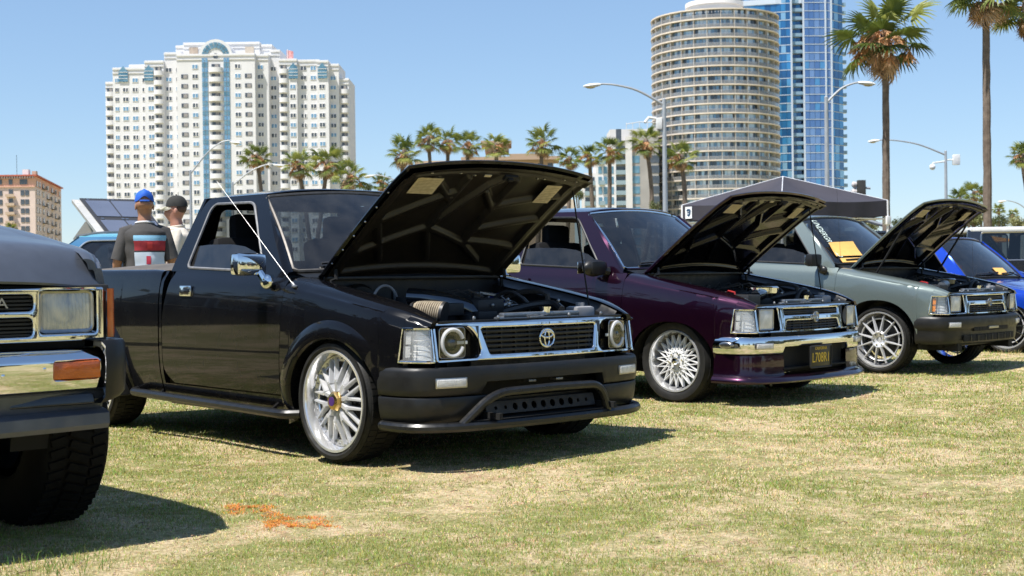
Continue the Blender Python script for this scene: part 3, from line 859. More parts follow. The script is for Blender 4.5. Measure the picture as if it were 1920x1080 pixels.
    for (t, v) in ((.94, -.50), (.95, -.32), (.94, -.22), (.94, .22), (.94, .27), (.94, .42), (.93, .52)): mb.ell(put(t*L, v, -.036-.012), (.009, .009, .005), 8, 4)
    for k in range(7):
        mb.ell(put(.12+.12*k, -.630, -.014), (.006, .006, .006), 6, 4)
    mb.build('hood_bump_stops', M_TRIM if m_in is M_HOODIN else M_DARK, hood)
    mb = MB(); mb.box(put(L*.94, -.13, -.0475), (.016, .045, .003), M=Rm); mb.build('sticker', M_PAPER, hood)
    for s in (-1, 1):
        mb = MB(); a = put(.09, s*.60, -.03)
        mb.tube([a, (a[0]+.01, s*.60, a[2]-.05), (-.318, s*.605, .935), (-.318, s*.605, .86)], .011, 6); mb.build('hood_hinge', M_BAY if m_in is M_HOODGL else M_DARK, tr)
    return put

def ws_pt(v, t, off=0.0):
    """point on the windscreen (v -1..1 across, t 0..1 up), lifted off it by off"""
    b = (-.532+.105*(1-v*v), .700*v, .984+.012*(1-v*v)); e = (-1.000+.055*(1-v*v), .570*v, 1.408+.036*(1-v*v))
    k = .016*math.sin(PI*t)
    return Vector((b[0]+(e[0]-b[0])*t+k*.7+off*.70, b[1]+(e[1]-b[1])*t, b[2]+(e[2]-b[2])*t+k*.7+off*.71))
def pickup(name, label, group, pos, yaw, dz, rake, c):
    """c: options. Returns the Empty at the truck's base; every part is a child of it."""
    root = empty(name, (pos[0], pos[1], 0), -yaw, label, 'pickup truck', group)
    body = []                                       # parts that sit on the springs
    paint = c['paint']; two = c.get('paint_top', paint)
    def P(mb, nm, m, smooth=35.0, merge=0.0, parent=None):
        o = mb.build(nm, m, parent or root, smooth, merge)
        return o
    rx, rz, cz = c.get('arch', (.375, .345, .30))
    azf = arch_fn(0, rx, rz, cz, .235)
    lamp = c.get('lamp_cut', True)
    def zlo_f(x):
        if lamp and x > .508: return .712
        if x > rx+.001: return .505
        return azf(x)
    cols = sorted(set(arch_cols(-.455, .618, 0, rx, 30)+([.5075, .5085] if lamp else [])))
    sh = lambda x, z: (.045*np.clip((z-.336)/.58, 0, 1.05)-.02)*np.clip((-.25-x)/.2, 0, 1)
    for s in (1, -1):
        mb = MB(); mb.grid(side_panel(cols, zlo_f, 'fender', 18, shear=sh))
        if s < 0: mb.v = [(x, -y, z) for x, y, z in mb.v]
        fe = P(mb, 'fender', paint, 40)
        # door skin
        mb = MB(); G = []
        for u in np.linspace(0, 1, 34):
            col = []
            zz = np.concatenate([[.335, .337], np.linspace(.345, .99, 30)])
            for k, zf in enumerate(zz):
                xr = -.462+.045*np.clip((min(zf, .93)-.336)/.58, 0, 1)-.018
                xl = -1.64-.075*np.clip((.97-zf)/.25, 0, 1)+.11*max(0, (.44-zf)/.105)**2
                x = xl+(xr-xl)*u; T = float(zt(x)); z = .345+(zf-.345)*(T-.345)/(.99-.345) if zf > .345 else zf
                y, zz_ = dense(x, 'door', 60); yv = np.interp(z, zz_, y)
                col.append((x, -yv, z))
            col = [(col[0][0], col[0][1]+.03, col[0][2])]+col
            G.append(col)
        G = np.array(G); a = G[0].copy(); a[:, 1] += .03; b = G[-1].copy(); b[:, 1] += .03
        mb.grid(np.concatenate([a[None], G, b[None]]))
        if s < 0: mb.v = [(x, -y, z) for x, y, z in mb.v]
        door = P(mb, 'door', c.get('paint_door', paint), 40)
        mb = MB(); mb.box((-1.435, -s*.842, .875), (.125, .016, .062), b=.007); h = P(mb, 'door_handle', c.get('handle', M_CHROME), parent=door)
        mb = MB(); mb.box((-1.435, -s*.849, .868), (.085, .008, .028), b=.003); P(mb, 'handle_recess', M_BUCKET, parent=door)
        # sill
        mb = MB(); mb.grid(side_panel(np.linspace(-1.72, -.40, 12), lambda x: .205, 'door', 6, zhi=lambda x: .327))
        if s < 0: mb.v = [(x, -y, z) for x, y, z in mb.v]
        P(mb, 'rocker_panel', paint)
        # strip of cab behind the door
        mb = MB(); mb.grid(side_panel(np.linspace(-1.752, -1.722, 4), lambda x: .235, 'door', 12))
        if s < 0: mb.v = [(x, -y, z) for x, y, z in mb.v]
        P(mb, 'cab_corner', paint)
        # bed side with its wheel arch
        rzf = arch_fn(-2.616, .385, .33, .30, .25)
        mb = MB(); mb.grid(side_panel(sorted(set(arch_cols(-3.12, -1.765, -2.616, .385, 26))), rzf, 'bed', 18))
        if s < 0: mb.v = [(x, -y, z) for x, y, z in mb.v]
        P(mb, 'bed_side', paint, 40)
        # fender flares
        if c.get('flare'):
            for cx in (0, -2.616):
                G = []
                for it, th in enumerate(np.linspace(R(-8), R(142) if cx == 0 else R(188), 40)):
                    tap = min(1.0, (39-it)/5, (it+2)/5)
                    th = th if cx else R(180-(-8))-th+0
                    def el(a, b): return (cx+a*math.cos(th), .30+b*math.sin(th))
                    rows = []
                    for (a, b, o) in ((.478, .442, -.004), (.472, .434, .006), (.445, .405, .014), (.410, .370, .019), (.390, .351, .017), (.379, .341, .006), (.376, .338, -.05)):
                        x, z = el(a, b); yb, zb = dense(min(x, .6), 'fender' if cx == 0 else 'bed', 60); k = int(np.argmax(zb))
                        rows.append((x, -(np.interp(max(z, .22), zb[:k+1], yb[:k+1])+(o*tap if o > -.04 else o)), z))
                    G.append(rows)
                mb = MB(); mb.grid(G)
                if s < 0: mb.v = [(x, -y, z) for x, y, z in mb.v]
                P(mb, 'fender_flare', c['flare'], 40)
        # wheel wells
        for cx in (0, -2.616):
            mb = MB(); G = []
            for th in np.linspace(R(-12), R(192), 24):
                G.append([(cx+(rx+.012)*math.cos(th), -s*y, cz+(rz+.012)*math.sin(th)) for y in (.80, .62, .46)])
            mb.grid(G); mb.box((cx, -s*.45, .45), (.78, .01, .5)); P(mb, 'wheel_well', M_DARK)
        # greenhouse side: pillars round the window
        outer = round_path([(-.475, .950), (-.985, 1.418), (-1.02, 1.425), (-1.635, 1.425), (-1.715, .990), (-1.0, .970)], [.0, .02, .02, .055, .0, 0], 5, True)
        win = round_path([(-.690, .982), (-1.075, 1.378), (-1.535, 1.385), (-1.530, 1.010)], [.03, .06, .055, .03], 6, True)
        mb = MB(); mb.grid(polyring([tuple(p) for p in outer], [tuple(p) for p in win], '', None, None), cu=True)
        if s < 0: mb.v = [(x, -y, z) for x, y, z in mb.v]
        side = P(mb, 'cab_side', c.get('pillar', two), 40)
        mb = MB(); mb.tube([(p[0], -s*(up_y(p[1])+.002), p[1]) for p in win], .0085, 6, True); P(mb, 'window_seal', c.get('seal', M_SEALG), parent=side)
        # sail panel and quarter post in the front corner of the window
        mb = MB(); mb.prism([(-.70, .986), (-.735, 1.02), (-.80, .99)], 1, -s*.775, -s*.765); P(mb, 'mirror_sail', M_SEAL, parent=side)
        # half lowered door glass
        top = c.get('glass_top', [(-1.525, 1.135), (-1.40, 1.142), (-1.15, 1.140), (-1.00, 1.125), (-.86, 1.09), (-.76, 1.04), (-.70, .99)])
        G = []
        for x in np.linspace(-1.525, -.70, 26):
            zt_ = np.interp(x, [p[0] for p in top], [p[1] for p in top]); zb_ = .965
            if s < 0: zt_ = min(1.395, .985+(-.69-x)*1.04)
            G.append([(x, -s*(up_y(z)-.012), z) for z in np.linspace(zb_, max(zt_, zb_+.004), 5)])
        mb = MB(); mb.grid(G); P(mb, 'side_glass', c.get('g_side', G_SIDE) if s > 0 else G_FAR, parent=door)
    # cab shell: roof, windscreen posts, back
    yr = up_y(1.425)
    mb = MB(); G = []
    for i in range(25):
        t = i/24; row = []
        for j in range(33):
            v = -1+2*j/32; av = abs(v)
            x0 = -.958-.052*av**2.2; x1 = -1.672+.035*av**3
            x = x0+(x1-x0)*t
            z = 1.425+.040*(1-av**3.0)+.010*math.sin(PI*t)*(1-av**2)-.012*max(0, (t-.85)/.15)**2
            row.append((x, yr*v*(1+.012*(1-av)), z))
        G.append(row)
    top_ = G[0]; edge = [ws_pt(-1+2*j/32, 1.0, .004) for j in range(33)]
    midr = [(.45*a[0]+.55*b[0]+.010, .5*(a[1]+b[1]), .5*(a[2]+b[2])+.004) for a, b in zip(edge, top_)]
    G = [[tuple(p) for p in edge], midr]+G
    mb.grid(G); roof = P(mb, 'roof', c.get('roof', two), 40)
    def ws(v, t):   # windscreen surface: v -1..1 across, t 0..1 up
        b = (-.532+.105*(1-v*v), .700*v, .984+.012*(1-v*v)); e = (-1.000+.055*(1-v*v), .570*v, 1.408+.036*(1-v*v))
        k = .016*math.sin(PI*t)
        return (b[0]+(e[0]-b[0])*t+k*.7, b[1]+(e[1]-b[1])*t, b[2]+(e[2]-b[2])*t+k*.7)
    for s in (1, -1):
        mb = MB(); G = []
        for t in np.linspace(0, 1, 12):
            a = (-.475-.510*t, -s*(up_y(.950+.468*t)), .950+.468*t); b = ws(-s*1.0, t)
            m_ = (a[0]*.45+b[0]*.55+.012, a[1]*.5+b[1]*.5-s*.012, a[2]*.5+b[2]*.5+.012)
            G.append([a, m_, b])
        mb.grid(G); P(mb, 'windscreen_pillar', c.get('pillar', two), 60)
    mb = MB(); mb.grid([[ws(v, t) for t in np.linspace(0, 1, 14)] for v in np.linspace(-1, 1, 24)])
    wsc = P(mb, 'windscreen', c.get('g_screen', G_SCREEN), 60)
    loop = [ws(v, 0) for v in np.linspace(-.97, .97, 20)]+[ws(1, t) for t in np.linspace(.03, .97, 12)]+[ws(v, 1) for v in np.linspace(.97, -.97, 20)]+[ws(-1, t) for t in np.linspace(.97, .03, 12)]
    mb = MB(); mb.tube(loop, .0105, 6, True); P(mb, 'windscreen_trim', c.get('trim', M_TRIMD), parent=wsc)
    mb = MB(); back = [(-.70, .30), (.70, .30), (.765, .60), (.765, .985), (.57, 1.425), (.30, 1.455), (-.30, 1.455), (-.57, 1.425), (-.765, .985), (-.765, .60)]
    mb.plate(back, [round_path([(-.52, 1.05), (.52, 1.05), (.46, 1.36), (-.46, 1.36)], .04, 4, True)], .03, .003, mapf=lambda V: V+np.stack([-1.715+np.clip(V[:, 2]-.99, 0, 1)*.14, 0*V[:, 1], 0*V[:, 2]], 1))
    P(mb, 'cab_back', two)
    mb = MB(); mb.add([(-1.705, -.53, 1.04), (-1.705, .53, 1.04), (-1.662, .47, 1.37), (-1.662, -.47, 1.37)], [(0, 1, 2, 3)]); P(mb, 'rear_window', c.get('g_back', G_BACK), 0)
    # cowl with its grille and wipers
    mb = MB(); G = []
    for v in np.linspace(-1, 1, 17):
        a = ws(v*.99, 0); fx_ = -.385-.05*v*v
        G.append([(a[0]+.01, a[1], a[2]-.012), ((a[0]+fx_)/2, .695*v, a[2]-.018), (fx_, .68*v, .950)])
    mb.grid(G); P(mb, 'cowl_panel', c.get('cowl', M_PLASTIC), 60)
    mb = MB()
    for k in range(26):
        y = -.52+k*.04
        if abs(y) > .08: mb.box((-.452+.03*(1-(y/.6)**2)-.01, y, .977), (.022, .018, .006))
    o = P(mb, 'cowl_vents', M_DARK); tag(o, kind='stuff')
    for (v0, v1, yb) in ((-.78, -.12, .02), (-.02, .60, .42)):
        mb = MB(); bl = [Vector(ws(v0+(v1-v0)*t, .055+.03*t))+Vector((.012, 0, .012)) for t in np.linspace(0, 1, 7)]
        mb.tube(bl, .008, 5); piv = Vector((-.425, yb, .972)); mb.tube([piv, piv+Vector((0, 0, .025)), bl[3]+Vector((.012, 0, .01)), bl[3]], [.014, .010, .007, .006], 6); P(mb, 'wiper', M_SEAL)
    # cabin
    mb = MB(); mb.box((-1.0, 0, .34), (1.5, 1.42, .04)); mb.box((-.46, 0, .62), (.04, 1.36, .58)); mb.box((-1.70, 0, .62), (.02, 1.42, .7)); P(mb, 'cab_floor', M_DARK)
    mb = MB(); mb.box((-.60, 0, .895), (.30, 1.36, .13), b=.04); mb.box((-.66, .34, .965), (.14, .40, .06), b=.025); dash = P(mb, 'dashboard', M_DASH)
    if not c.get('simple'):
        for s in (-1, 1):
            mb = MB(); mb.box((-1.32, s*.34, .62), (.52, .58, .16), b=.05)
            mb.box((-1.50, s*.34, .92), (.14, .54, .54), M=Matrix.Rotation(R(-10), 4, 'Y'), b=.05); mb.box((-1.54, s*.34, 1.245), (.09, .27, .17), b=.04); P(mb, 'seat', c.get('seat', M_SEAT))
            mb = MB(); mb.box((-1.15, s*.752, .66), (.9, .02, .56), b=.008); P(mb, 'door_trim', M_DASH if s > 0 else M_SEAT)
        mb = MB(); q = Matrix.Translation((-.86, .36, .955)) @ Matrix.Rotation(R(62), 4, 'Y')
        mb.tube([q @ Vector((.18*math.cos(a), .18*math.sin(a), 0)) for a in np.linspace(0, 2*PI, 28, endpoint=False)], .013, 7, True)
        mb.tube([q @ Vector((-.17, 0, 0)), q @ Vector((.17, 0, 0))], .012, 6); mb.tube([q @ Vector((0, 0, 0)), (-.62, .36, .86)], .03, 8); P(mb, 'steering_wheel', M_SEAL)
        mb = MB(); mb.box((-.955, 0, 1.335), (.02, .22, .065), b=.008); mb.tube([(-.95, 0, 1.36), (-.975, 0, 1.42)], .008, 6); P(mb, 'rear_view_mirror', M_SEAL)
        mb = MB(); mb.grid([[(-1.0-.6*i/6, yy, 1.405+.03*(1-(yy/.55)**2)) for yy in np.linspace(-.54, .54, 9)] for i in range(7)]); P(mb, 'headliner', M_DASH)
    else:
        mb = MB(); mb.box((-1.42, 0, .80), (.3, 1.3, .5), b=.06)
        for s in (-1, 1): mb.box((-1.54, s*.34, 1.2), (.09, .27, .2), b=.04)
        P(mb, 'seat', M_SEAT)
    # chassis and bed
    mb = MB(); mb.box((-1.3, 0, .30), (3.5, 1.0, .10)); mb.box((-1.2, -.52, .26), (3.7, .08, .1)); mb.box((-1.2, .52, .26), (3.7, .08, .1)); mb.box((0, 0, .24), (.12, 1.3, .08)); mb.box((-2.616, 0, .27), (.12, 1.3, .1)); mb.box((.38, 0, .30), (.3, 1.15, .10)); P(mb, 'chassis', M_DARK)
    mb = MB(); mb.box((-2.44, 0, .55), (1.34, 1.40, .04)); mb.box((-1.775, 0, .75), (.02, 1.46, .46)); mb.box((-3.115, 0, .72), (.03, 1.5, .5), b=.01)
    P(mb, 'bed_floor', paint)
    if c.get('tonneau'):
        mb = MB(); G = [[(x, .765*v, .995+.055*(1-abs(v)**2.4)*math.sin(PI*(.12+.8*(x+3.1)/1.34))) for v in np.linspace(-1, 1, 15)] for x in np.linspace(-3.1, -1.775, 12)]
        mb.grid(G); P(mb, 'bed_cover', c['tonneau'], 60)
    # nose
    if c['front'] in ('bulb', 'twin'): nose_new(root, P, c)
    if c['front'] == 'old': nose_old(root, P, c)
    if c.get('hood_angle'):
        engine_bay(root, P, c)
        hood_open(root, c['hood_angle'], paint, c['hood_in'], c.get('stickers', ()), L=c.get('hood_len', .99))
    else:
        mb = MB(); G = []
        for t in np.linspace(0, 1, 26):
            row = []
            for v in np.linspace(-1, 1, 25):
                x = (-.385-.05*v*v)+(c.get('hood_reach', 1.03)+.02*(1-v*v))*t
                xe = min(x, .655); z = float(zt(xe))+.022*(1-v*v)+.002
                if t > .93: z -= c.get('hood_lip', .05)*((t-.93)/.07)**1.6
                wd_ = c.get('hood_wide', 0.0)*np.clip((t-.55)/.35, 0, 1); z += .010*(wd_ > 0)*min(1, wd_/.03)-.24*wd_*abs(v)**7; x -= .5*wd_*abs(v)**3
                row.append((x, (.652+wd_)*v, z))
            row = [(row[0][0], row[0][1]*.985, row[0][2]-.075)]+row+[(row[-1][0], row[-1][1]*.985, row[-1][2]-.075)]
            G.append(row)
        G.append([(x-.004, y, z-c.get('hood_flange', .030)) for x, y, z in G[-1]])
        mb.grid(G); P(mb, 'hood', c.get('paint_hood', paint), 40)
        mb = MB(); mb.box((.1, 0, .55), (.9, 1.2, .35)); P(mb, 'engine_block', M_DARK)
    # mirrors
    mk = c.get('mirror')
    for s in (1, -1):
        if not mk: break
        mb = MB()
        if mk[0] == 'box': mb.box((-.625, -s*.925, 1.022), (.085, .185, .118), b=.028)
        else: mb.ell((-.655, -s*.915, .990), (.060, .115, .066), 16, 10); mb.box((-.64, -s*.90, .990), (.09, .19, .112), b=.045)
        mi = P(mb, 'side_mirror', mk[1])
        mb = MB(); mb.box((-.669 if mk[0] == 'box' else -.736, -s*.925, 1.022 if mk[0] == 'box' else .99), (.006, .15, .088), b=.003)
        P(mb, 'mirror_glass', M_CHROME, parent=mi)
        mb = MB()
        if mk[0] == 'box':
            mb.tube([(-.60, -s*.875, .985), (-.575, -s*.862, .945), (-.565, -s*.835, .925)], [.020, .022, .03], 8); mb.ell((-.565, -s*.850, .930), (.048, .030, .040), 12, 8)
        else: mb.tube([(-.64, -s*.86, .975), (-.615, -s*.79, .962)], [.028, .036], 8)
        P(mb, 'mirror_arm', mk[2] if len(mk) > 2 else mk[1], parent=mi)
    # aerial
    if c.get('aerial'):
        (b0, b1) = c['aerial']; mb = MB(); mb.tube([b0, b1], [.0015, .0010], 5); mb.ell(b1, (.004,)*3, 6, 4); mb.tube([b0, Vector(b0)+(Vector(b1)-Vector(b0)).normalized()*.03], .009, 7); mb.ell(b0, (.018, .018, .010), 10, 5); P(mb, 'aerial', c.get('aerial_mat', M_STEEL))
    # raise / rake the sprung body
    for o in root.children:
        o.location = (0, 0, dz); o.rotation_euler = (0, -rake, 0)
    w = c['wheels']; yf = c.get('wy', .80); wr = c['wr']
    for x in (0, -2.616):
        for s in (1, -1):
            add_wheel(w, root, x+(c.get('wx', 0) if x == 0 else 0), -s*yf, wr-.004, left=(s < 0), spin=random.uniform(0, 6), steer=c.get('steer', 0.0) if x == 0 else 0.0)
    return root
# ------------------------------------------------------------------ front ends
def map_fas(off=0.0):
    def f(V):
        V = V.copy(); V[:, 0] += fas_x(V[:, 1])+off-.17*(V[:, 2]-.555); return V
    return f
CUTS = np.linspace(-.64, .64, 25)
LAMP = [(.634, -.692), (.612, -.724), (.576, -.752), (.530, -.775), (.484, -.792)]
def lamp_surf(u, v, s, off=0.0):
    """corner lamp lens: u 0 (inner) .. 1 (outer), v 0 bottom .. 1 top"""
    p = smooth_path([(x, y, 0) for x, y in LAMP], 33)[:, :2]
    t = u*(1-.24*v)*32; i = min(int(t), 31); q = p[i]*(1-(t-i))+p[i+1]*(t-i)
    d = p[min(i+1, 32)]-p[max(i-1, 0)]; d /= np.linalg.norm(d); n = np.array([-d[1], d[0]])
    if n[0] < 0: n = -n
    return (q[0]+n[0]*off-.024*v, -s*(-(q[1]+n[1]*off)), .548+.160*v)
def nose_new(root, P, c):
    twin = c['front'] == 'twin'
    # lamps, both sides
    for s in (1, -1):
        sg = -s                                    # local y sign of this side
        fl = lambda p: (p[0], p[1]*1.0 if s > 0 else -p[1], p[2])
        L_ = lambda u, v, o=0.0: (lambda q: (q[0], -abs(q[1])*s, q[2]))(lamp_surf(u, v, 1, o))
        mb = MB(); mb.grid([[L_(u, v, -.032) for v in np.linspace(.04, .96, 7)] for u in np.linspace(.03, .97, 14)])
        lampo = P(mb, 'corner_lamp', M_REFLECT, 60)
        mb = MB()
        for k in range(5):
            v = .16+k*.16
            mb.tube([L_(u, v, -.010) for u in np.linspace(.06, .62, 8)], .0016, 4)
        for u in (.06, .62): mb.tube([L_(u, v, -.010) for v in np.linspace(.05, .95, 5)], .004, 5)
        P(mb, 'lens_ribs', M_TRIM, parent=lampo)
        for (v0, v1) in ((.14, .47), (.53, .88)):
            mb = MB(); mb.grid([[L_(u, v, -.012) for v in (v0, v1)] for u in (.70, .76, .82, .88, .93)]); o = P(mb, 'side_reflector', c.get('corner_refl', M_CLEARB), 60, parent=lampo)
        mb = MB(); mb.grid([[L_(u, v, .0) for v in np.linspace(0, 1, 7)] for u in np.linspace(0, 1, 14)]); P(mb, 'lens', c.get('corner_lens', G_LENS), 60, parent=lampo)
        lp = [L_(u, 0) for u in np.linspace(0, 1, 12)]+[L_(1, v) for v in np.linspace(.12, .9, 6)]+[L_(u, 1) for u in np.linspace(1, 0, 12)]+[L_(0, v) for v in np.linspace(.9, .12, 6)]
        mb = MB(); mb.tube(lp, .0062, 6, True); P(mb, 'bezel', M_CHROME, parent=lampo)
        # headlight bucket
        y0, y1 = (.655, .425) if not twin else (.655, .425)
        mb = MB(); xq = lambda y: float(fas_x(y))
        B = [(y0, .560), (y1, .560), (y1, .714), (y0, .714)]
        mb.grid([[(xq(y)-.012, -s*y, z) for (y, z) in B], [(xq(y)-.085, -s*y*.99, z) for (y, z) in B]], cv=True)
        mb.add([(xq(y)-.085, -s*y*.99, z) for (y, z) in B], [(0, 1, 2, 3)])
        hd = P(mb, 'headlight', M_BUCKET, 30)
        if not twin:
            hc = (.574, .636); ang = s*R(10)
            Mx = Matrix.Translation((xq(hc[0])-.020, -s*hc[0], hc[1])) @ Matrix.Rotation(-ang, 4, 'Z')
            mb = MB(); mb.tube([Mx @ Vector((.012, .058*math.cos(a), .064*math.sin(a))) for a in np.linspace(R(18), R(342), 34)], .0105, 7); P(mb, 'halo_ring', M_HALO, parent=hd)
            mb = MB(); mb.ell((0, 0, 0), (.030, .040, .040), 18, 12, M=Matrix.Identity(4)); mb.v = [tuple(Mx @ Vector((x-.014, y, z))) for x, y, z in mb.v]; P(mb, 'projector_lens', c.get('projector', mat('projector_glass', (0.05, 0.06, 0.07), 0.05, coat=1.0, metal=0.3)), parent=hd)
            mb = MB(); mb.box((0, -s*-.050, 0), (.012, .075, .016), b=.003); mb.v = [tuple(Mx @ Vector(p)) for p in mb.v]; P(mb, 'lamp_fin', M_REFLECT, parent=hd)
            q = rrect(-.070, .070, -.072, .074, .020, 5)
            mb = MB(); mb.tube([Mx @ Vector((.006, a, b)) for a, b in q], .0035, 5, True); P(mb, 'lamp_rim', M_TRIM, parent=hd)
            mb = MB(); n_ = len(q); mb.add([Mx @ Vector((.013, a, b)) for a, b in q], [list(range(n_))]); P(mb, 'lens', G_BULB, 0, parent=hd)
        else:
            yc = .578; wd = .072
            mb = MB(); G = [[(xq(yc+a*wd)-.062+.024*(a*a+b*b), -s*(yc+a*wd), .638+b*.070) for b in np.linspace(-1, 1, 11)] for a in np.linspace(-1, 1, 11)]
            mb.grid(G); P(mb, 'lamp_reflector', M_REFLECT, parent=hd)
            mb = MB(); mb.grid([[(xq(yc+a*wd)-.006+.010*(1-a*a)*(1-b*b), -s*(yc+a*wd), .638+b*.070) for b in np.linspace(-1, 1, 9)] for a in np.linspace(-1, 1, 9)]); P(mb, 'lens', M_LENSW, parent=hd)
            q = rrect(yc-wd, yc+wd, .568, .708, .012, 3)
            mb = MB(); mb.tube([(xq(a)-.004, -s*a, b) for a, b in q], .0045, 5, True); P(mb, 'lamp_rim', M_TRIM, parent=hd)
    # chrome grille surround
    outer = rrect(-.672, .672, .544, .732, .016, 3)
    out = []
    for i, p in enumerate(outer):
        out.append(p); q = outer[(i+1) % len(outer)]
        if abs(q[0]-p[0]) > .3:
            out += [(p[0]+(q[0]-p[0])*t, p[1]) for t in np.linspace(0, 1, 26)[1:-1]]
    def hole(sg):
        pts = [(-.660, .716), (-.476, .716), (-.428, .668), (-.410, .585), (-.436, .560), (-.660, .556)] if not twin else [(-.660, .716), (-.432, .714), (-.424, .565), (-.44, .558), (-.660, .556)]
        r_ = [.006, .05, .03, .02, .012, .006] if not twin else [.006, .022, .012, .01, .006]
        h_ = round_path(pts, r_, 5, True); return [(a*(1 if sg > 0 else -1), b) for a, b in h_]
    def dens(l):
        o = []
        for i, p in enumerate(l):
            p = np.array(p); q = np.array(l[(i+1) % len(l)]); k = max(1, int(np.linalg.norm(q-p)/.05)); o += [tuple(p+(q-p)*t/k) for t in range(k)]
        return o
    if not twin: mids = [dens(round_path([(-.400, .700), (.400, .700), (.362, .574), (-.362, .574)], .014, 4, True))]
    else: mids = [dens(round_path([(-.372, .705), (.372, .705), (.366, .664), (-.366, .664)], .008, 3, True)), dens(round_path([(-.352, .616), (-.335, .622), (.335, .622), (.352, .616), (.372, .545+.012), (-.372, .545+.012)], .012, 3, True))]
    mb = MB(); mb.plate(out, mids+[hole(1), hole(-1)], .030, .0105, map_fas(0.0), CUTS); gs = P(mb, 'grille_surround', M_CHROME, 32)
    # black bars behind it
    zs = [.684, .661, .638, .614, .591] if not twin else [.690, .677, .606, .588, .570]
    for z in zs:
        mb = MB(); hw = .42; th = .013 if not twin else .009
        pts = [(float(fas_x(y))-.040, y, z) for y in np.linspace(-hw, hw, 21)]
        G = [[(x+dx, y, z_+dz_) for dx, dz_ in ((.010, -th/2), (.012, 0), (.010, th/2), (-.012, th/2), (-.012, -th/2))] for x, y, z_ in pts]
        mb.grid(G, cv=True); P(mb, 'grille_bar', M_PLASTIC, parent=gs)
    for k in range(9 if not twin else 7):
        y = (-.36+k*.09) if not twin else (-.36+k*.12)
        mb = MB(); zc, hh = (.638, .128) if not twin else (.588, .066)
        mb.box((float(fas_x(y))-.046, y, zc), (.022, .008, hh)); P(mb, 'grille_upright', M_PLASTIC, parent=gs)
    mb = MB(); mb.box((.555, 0, .58), (.012, .80, .30)); P(mb, 'condenser', mat('condenser_fins', (0.16, 0.145, 0.12), 0.6, metal=0.5, color2=(0.05, 0.045, 0.04), scale=16), parent=gs)
    if not twin: emblem(gs, (.686, 0, .641), .100, .088, M_CHROME, th=.0058)
    else: emblem(gs, (.684, 0, .645), .072, .070, M_TRIM, th=.0048)
    # core support above the grille, painted black
    mb = MB(); mb.box((.560, 0, .722), (.075, 1.24, .022), b=.006); mb.box((.592, 0, .735), (.03, 1.28, .012), b=.003); mb.box((.50, 0, .47), (.05, 1.2, .46)); P(mb, 'core_support', M_BAY)
    for y in (-.24, .26, .50, -.40):
        mb = MB(); mb.ell((.585, y, .748), (.009, .009, .012), 8, 5); P(mb, 'bump_stop', M_STEEL)
    mb = MB(); mb.box((.575, .03, .742), (.03, .10, .014), b=.004); mb.tube([(.58, -.04, .75), (.58, .0, .756), (.58, .05, .748), (.58, .11, .754)], .004, 5); P(mb, 'latch_striker', M_STEEL)
    bump(root, P, c)

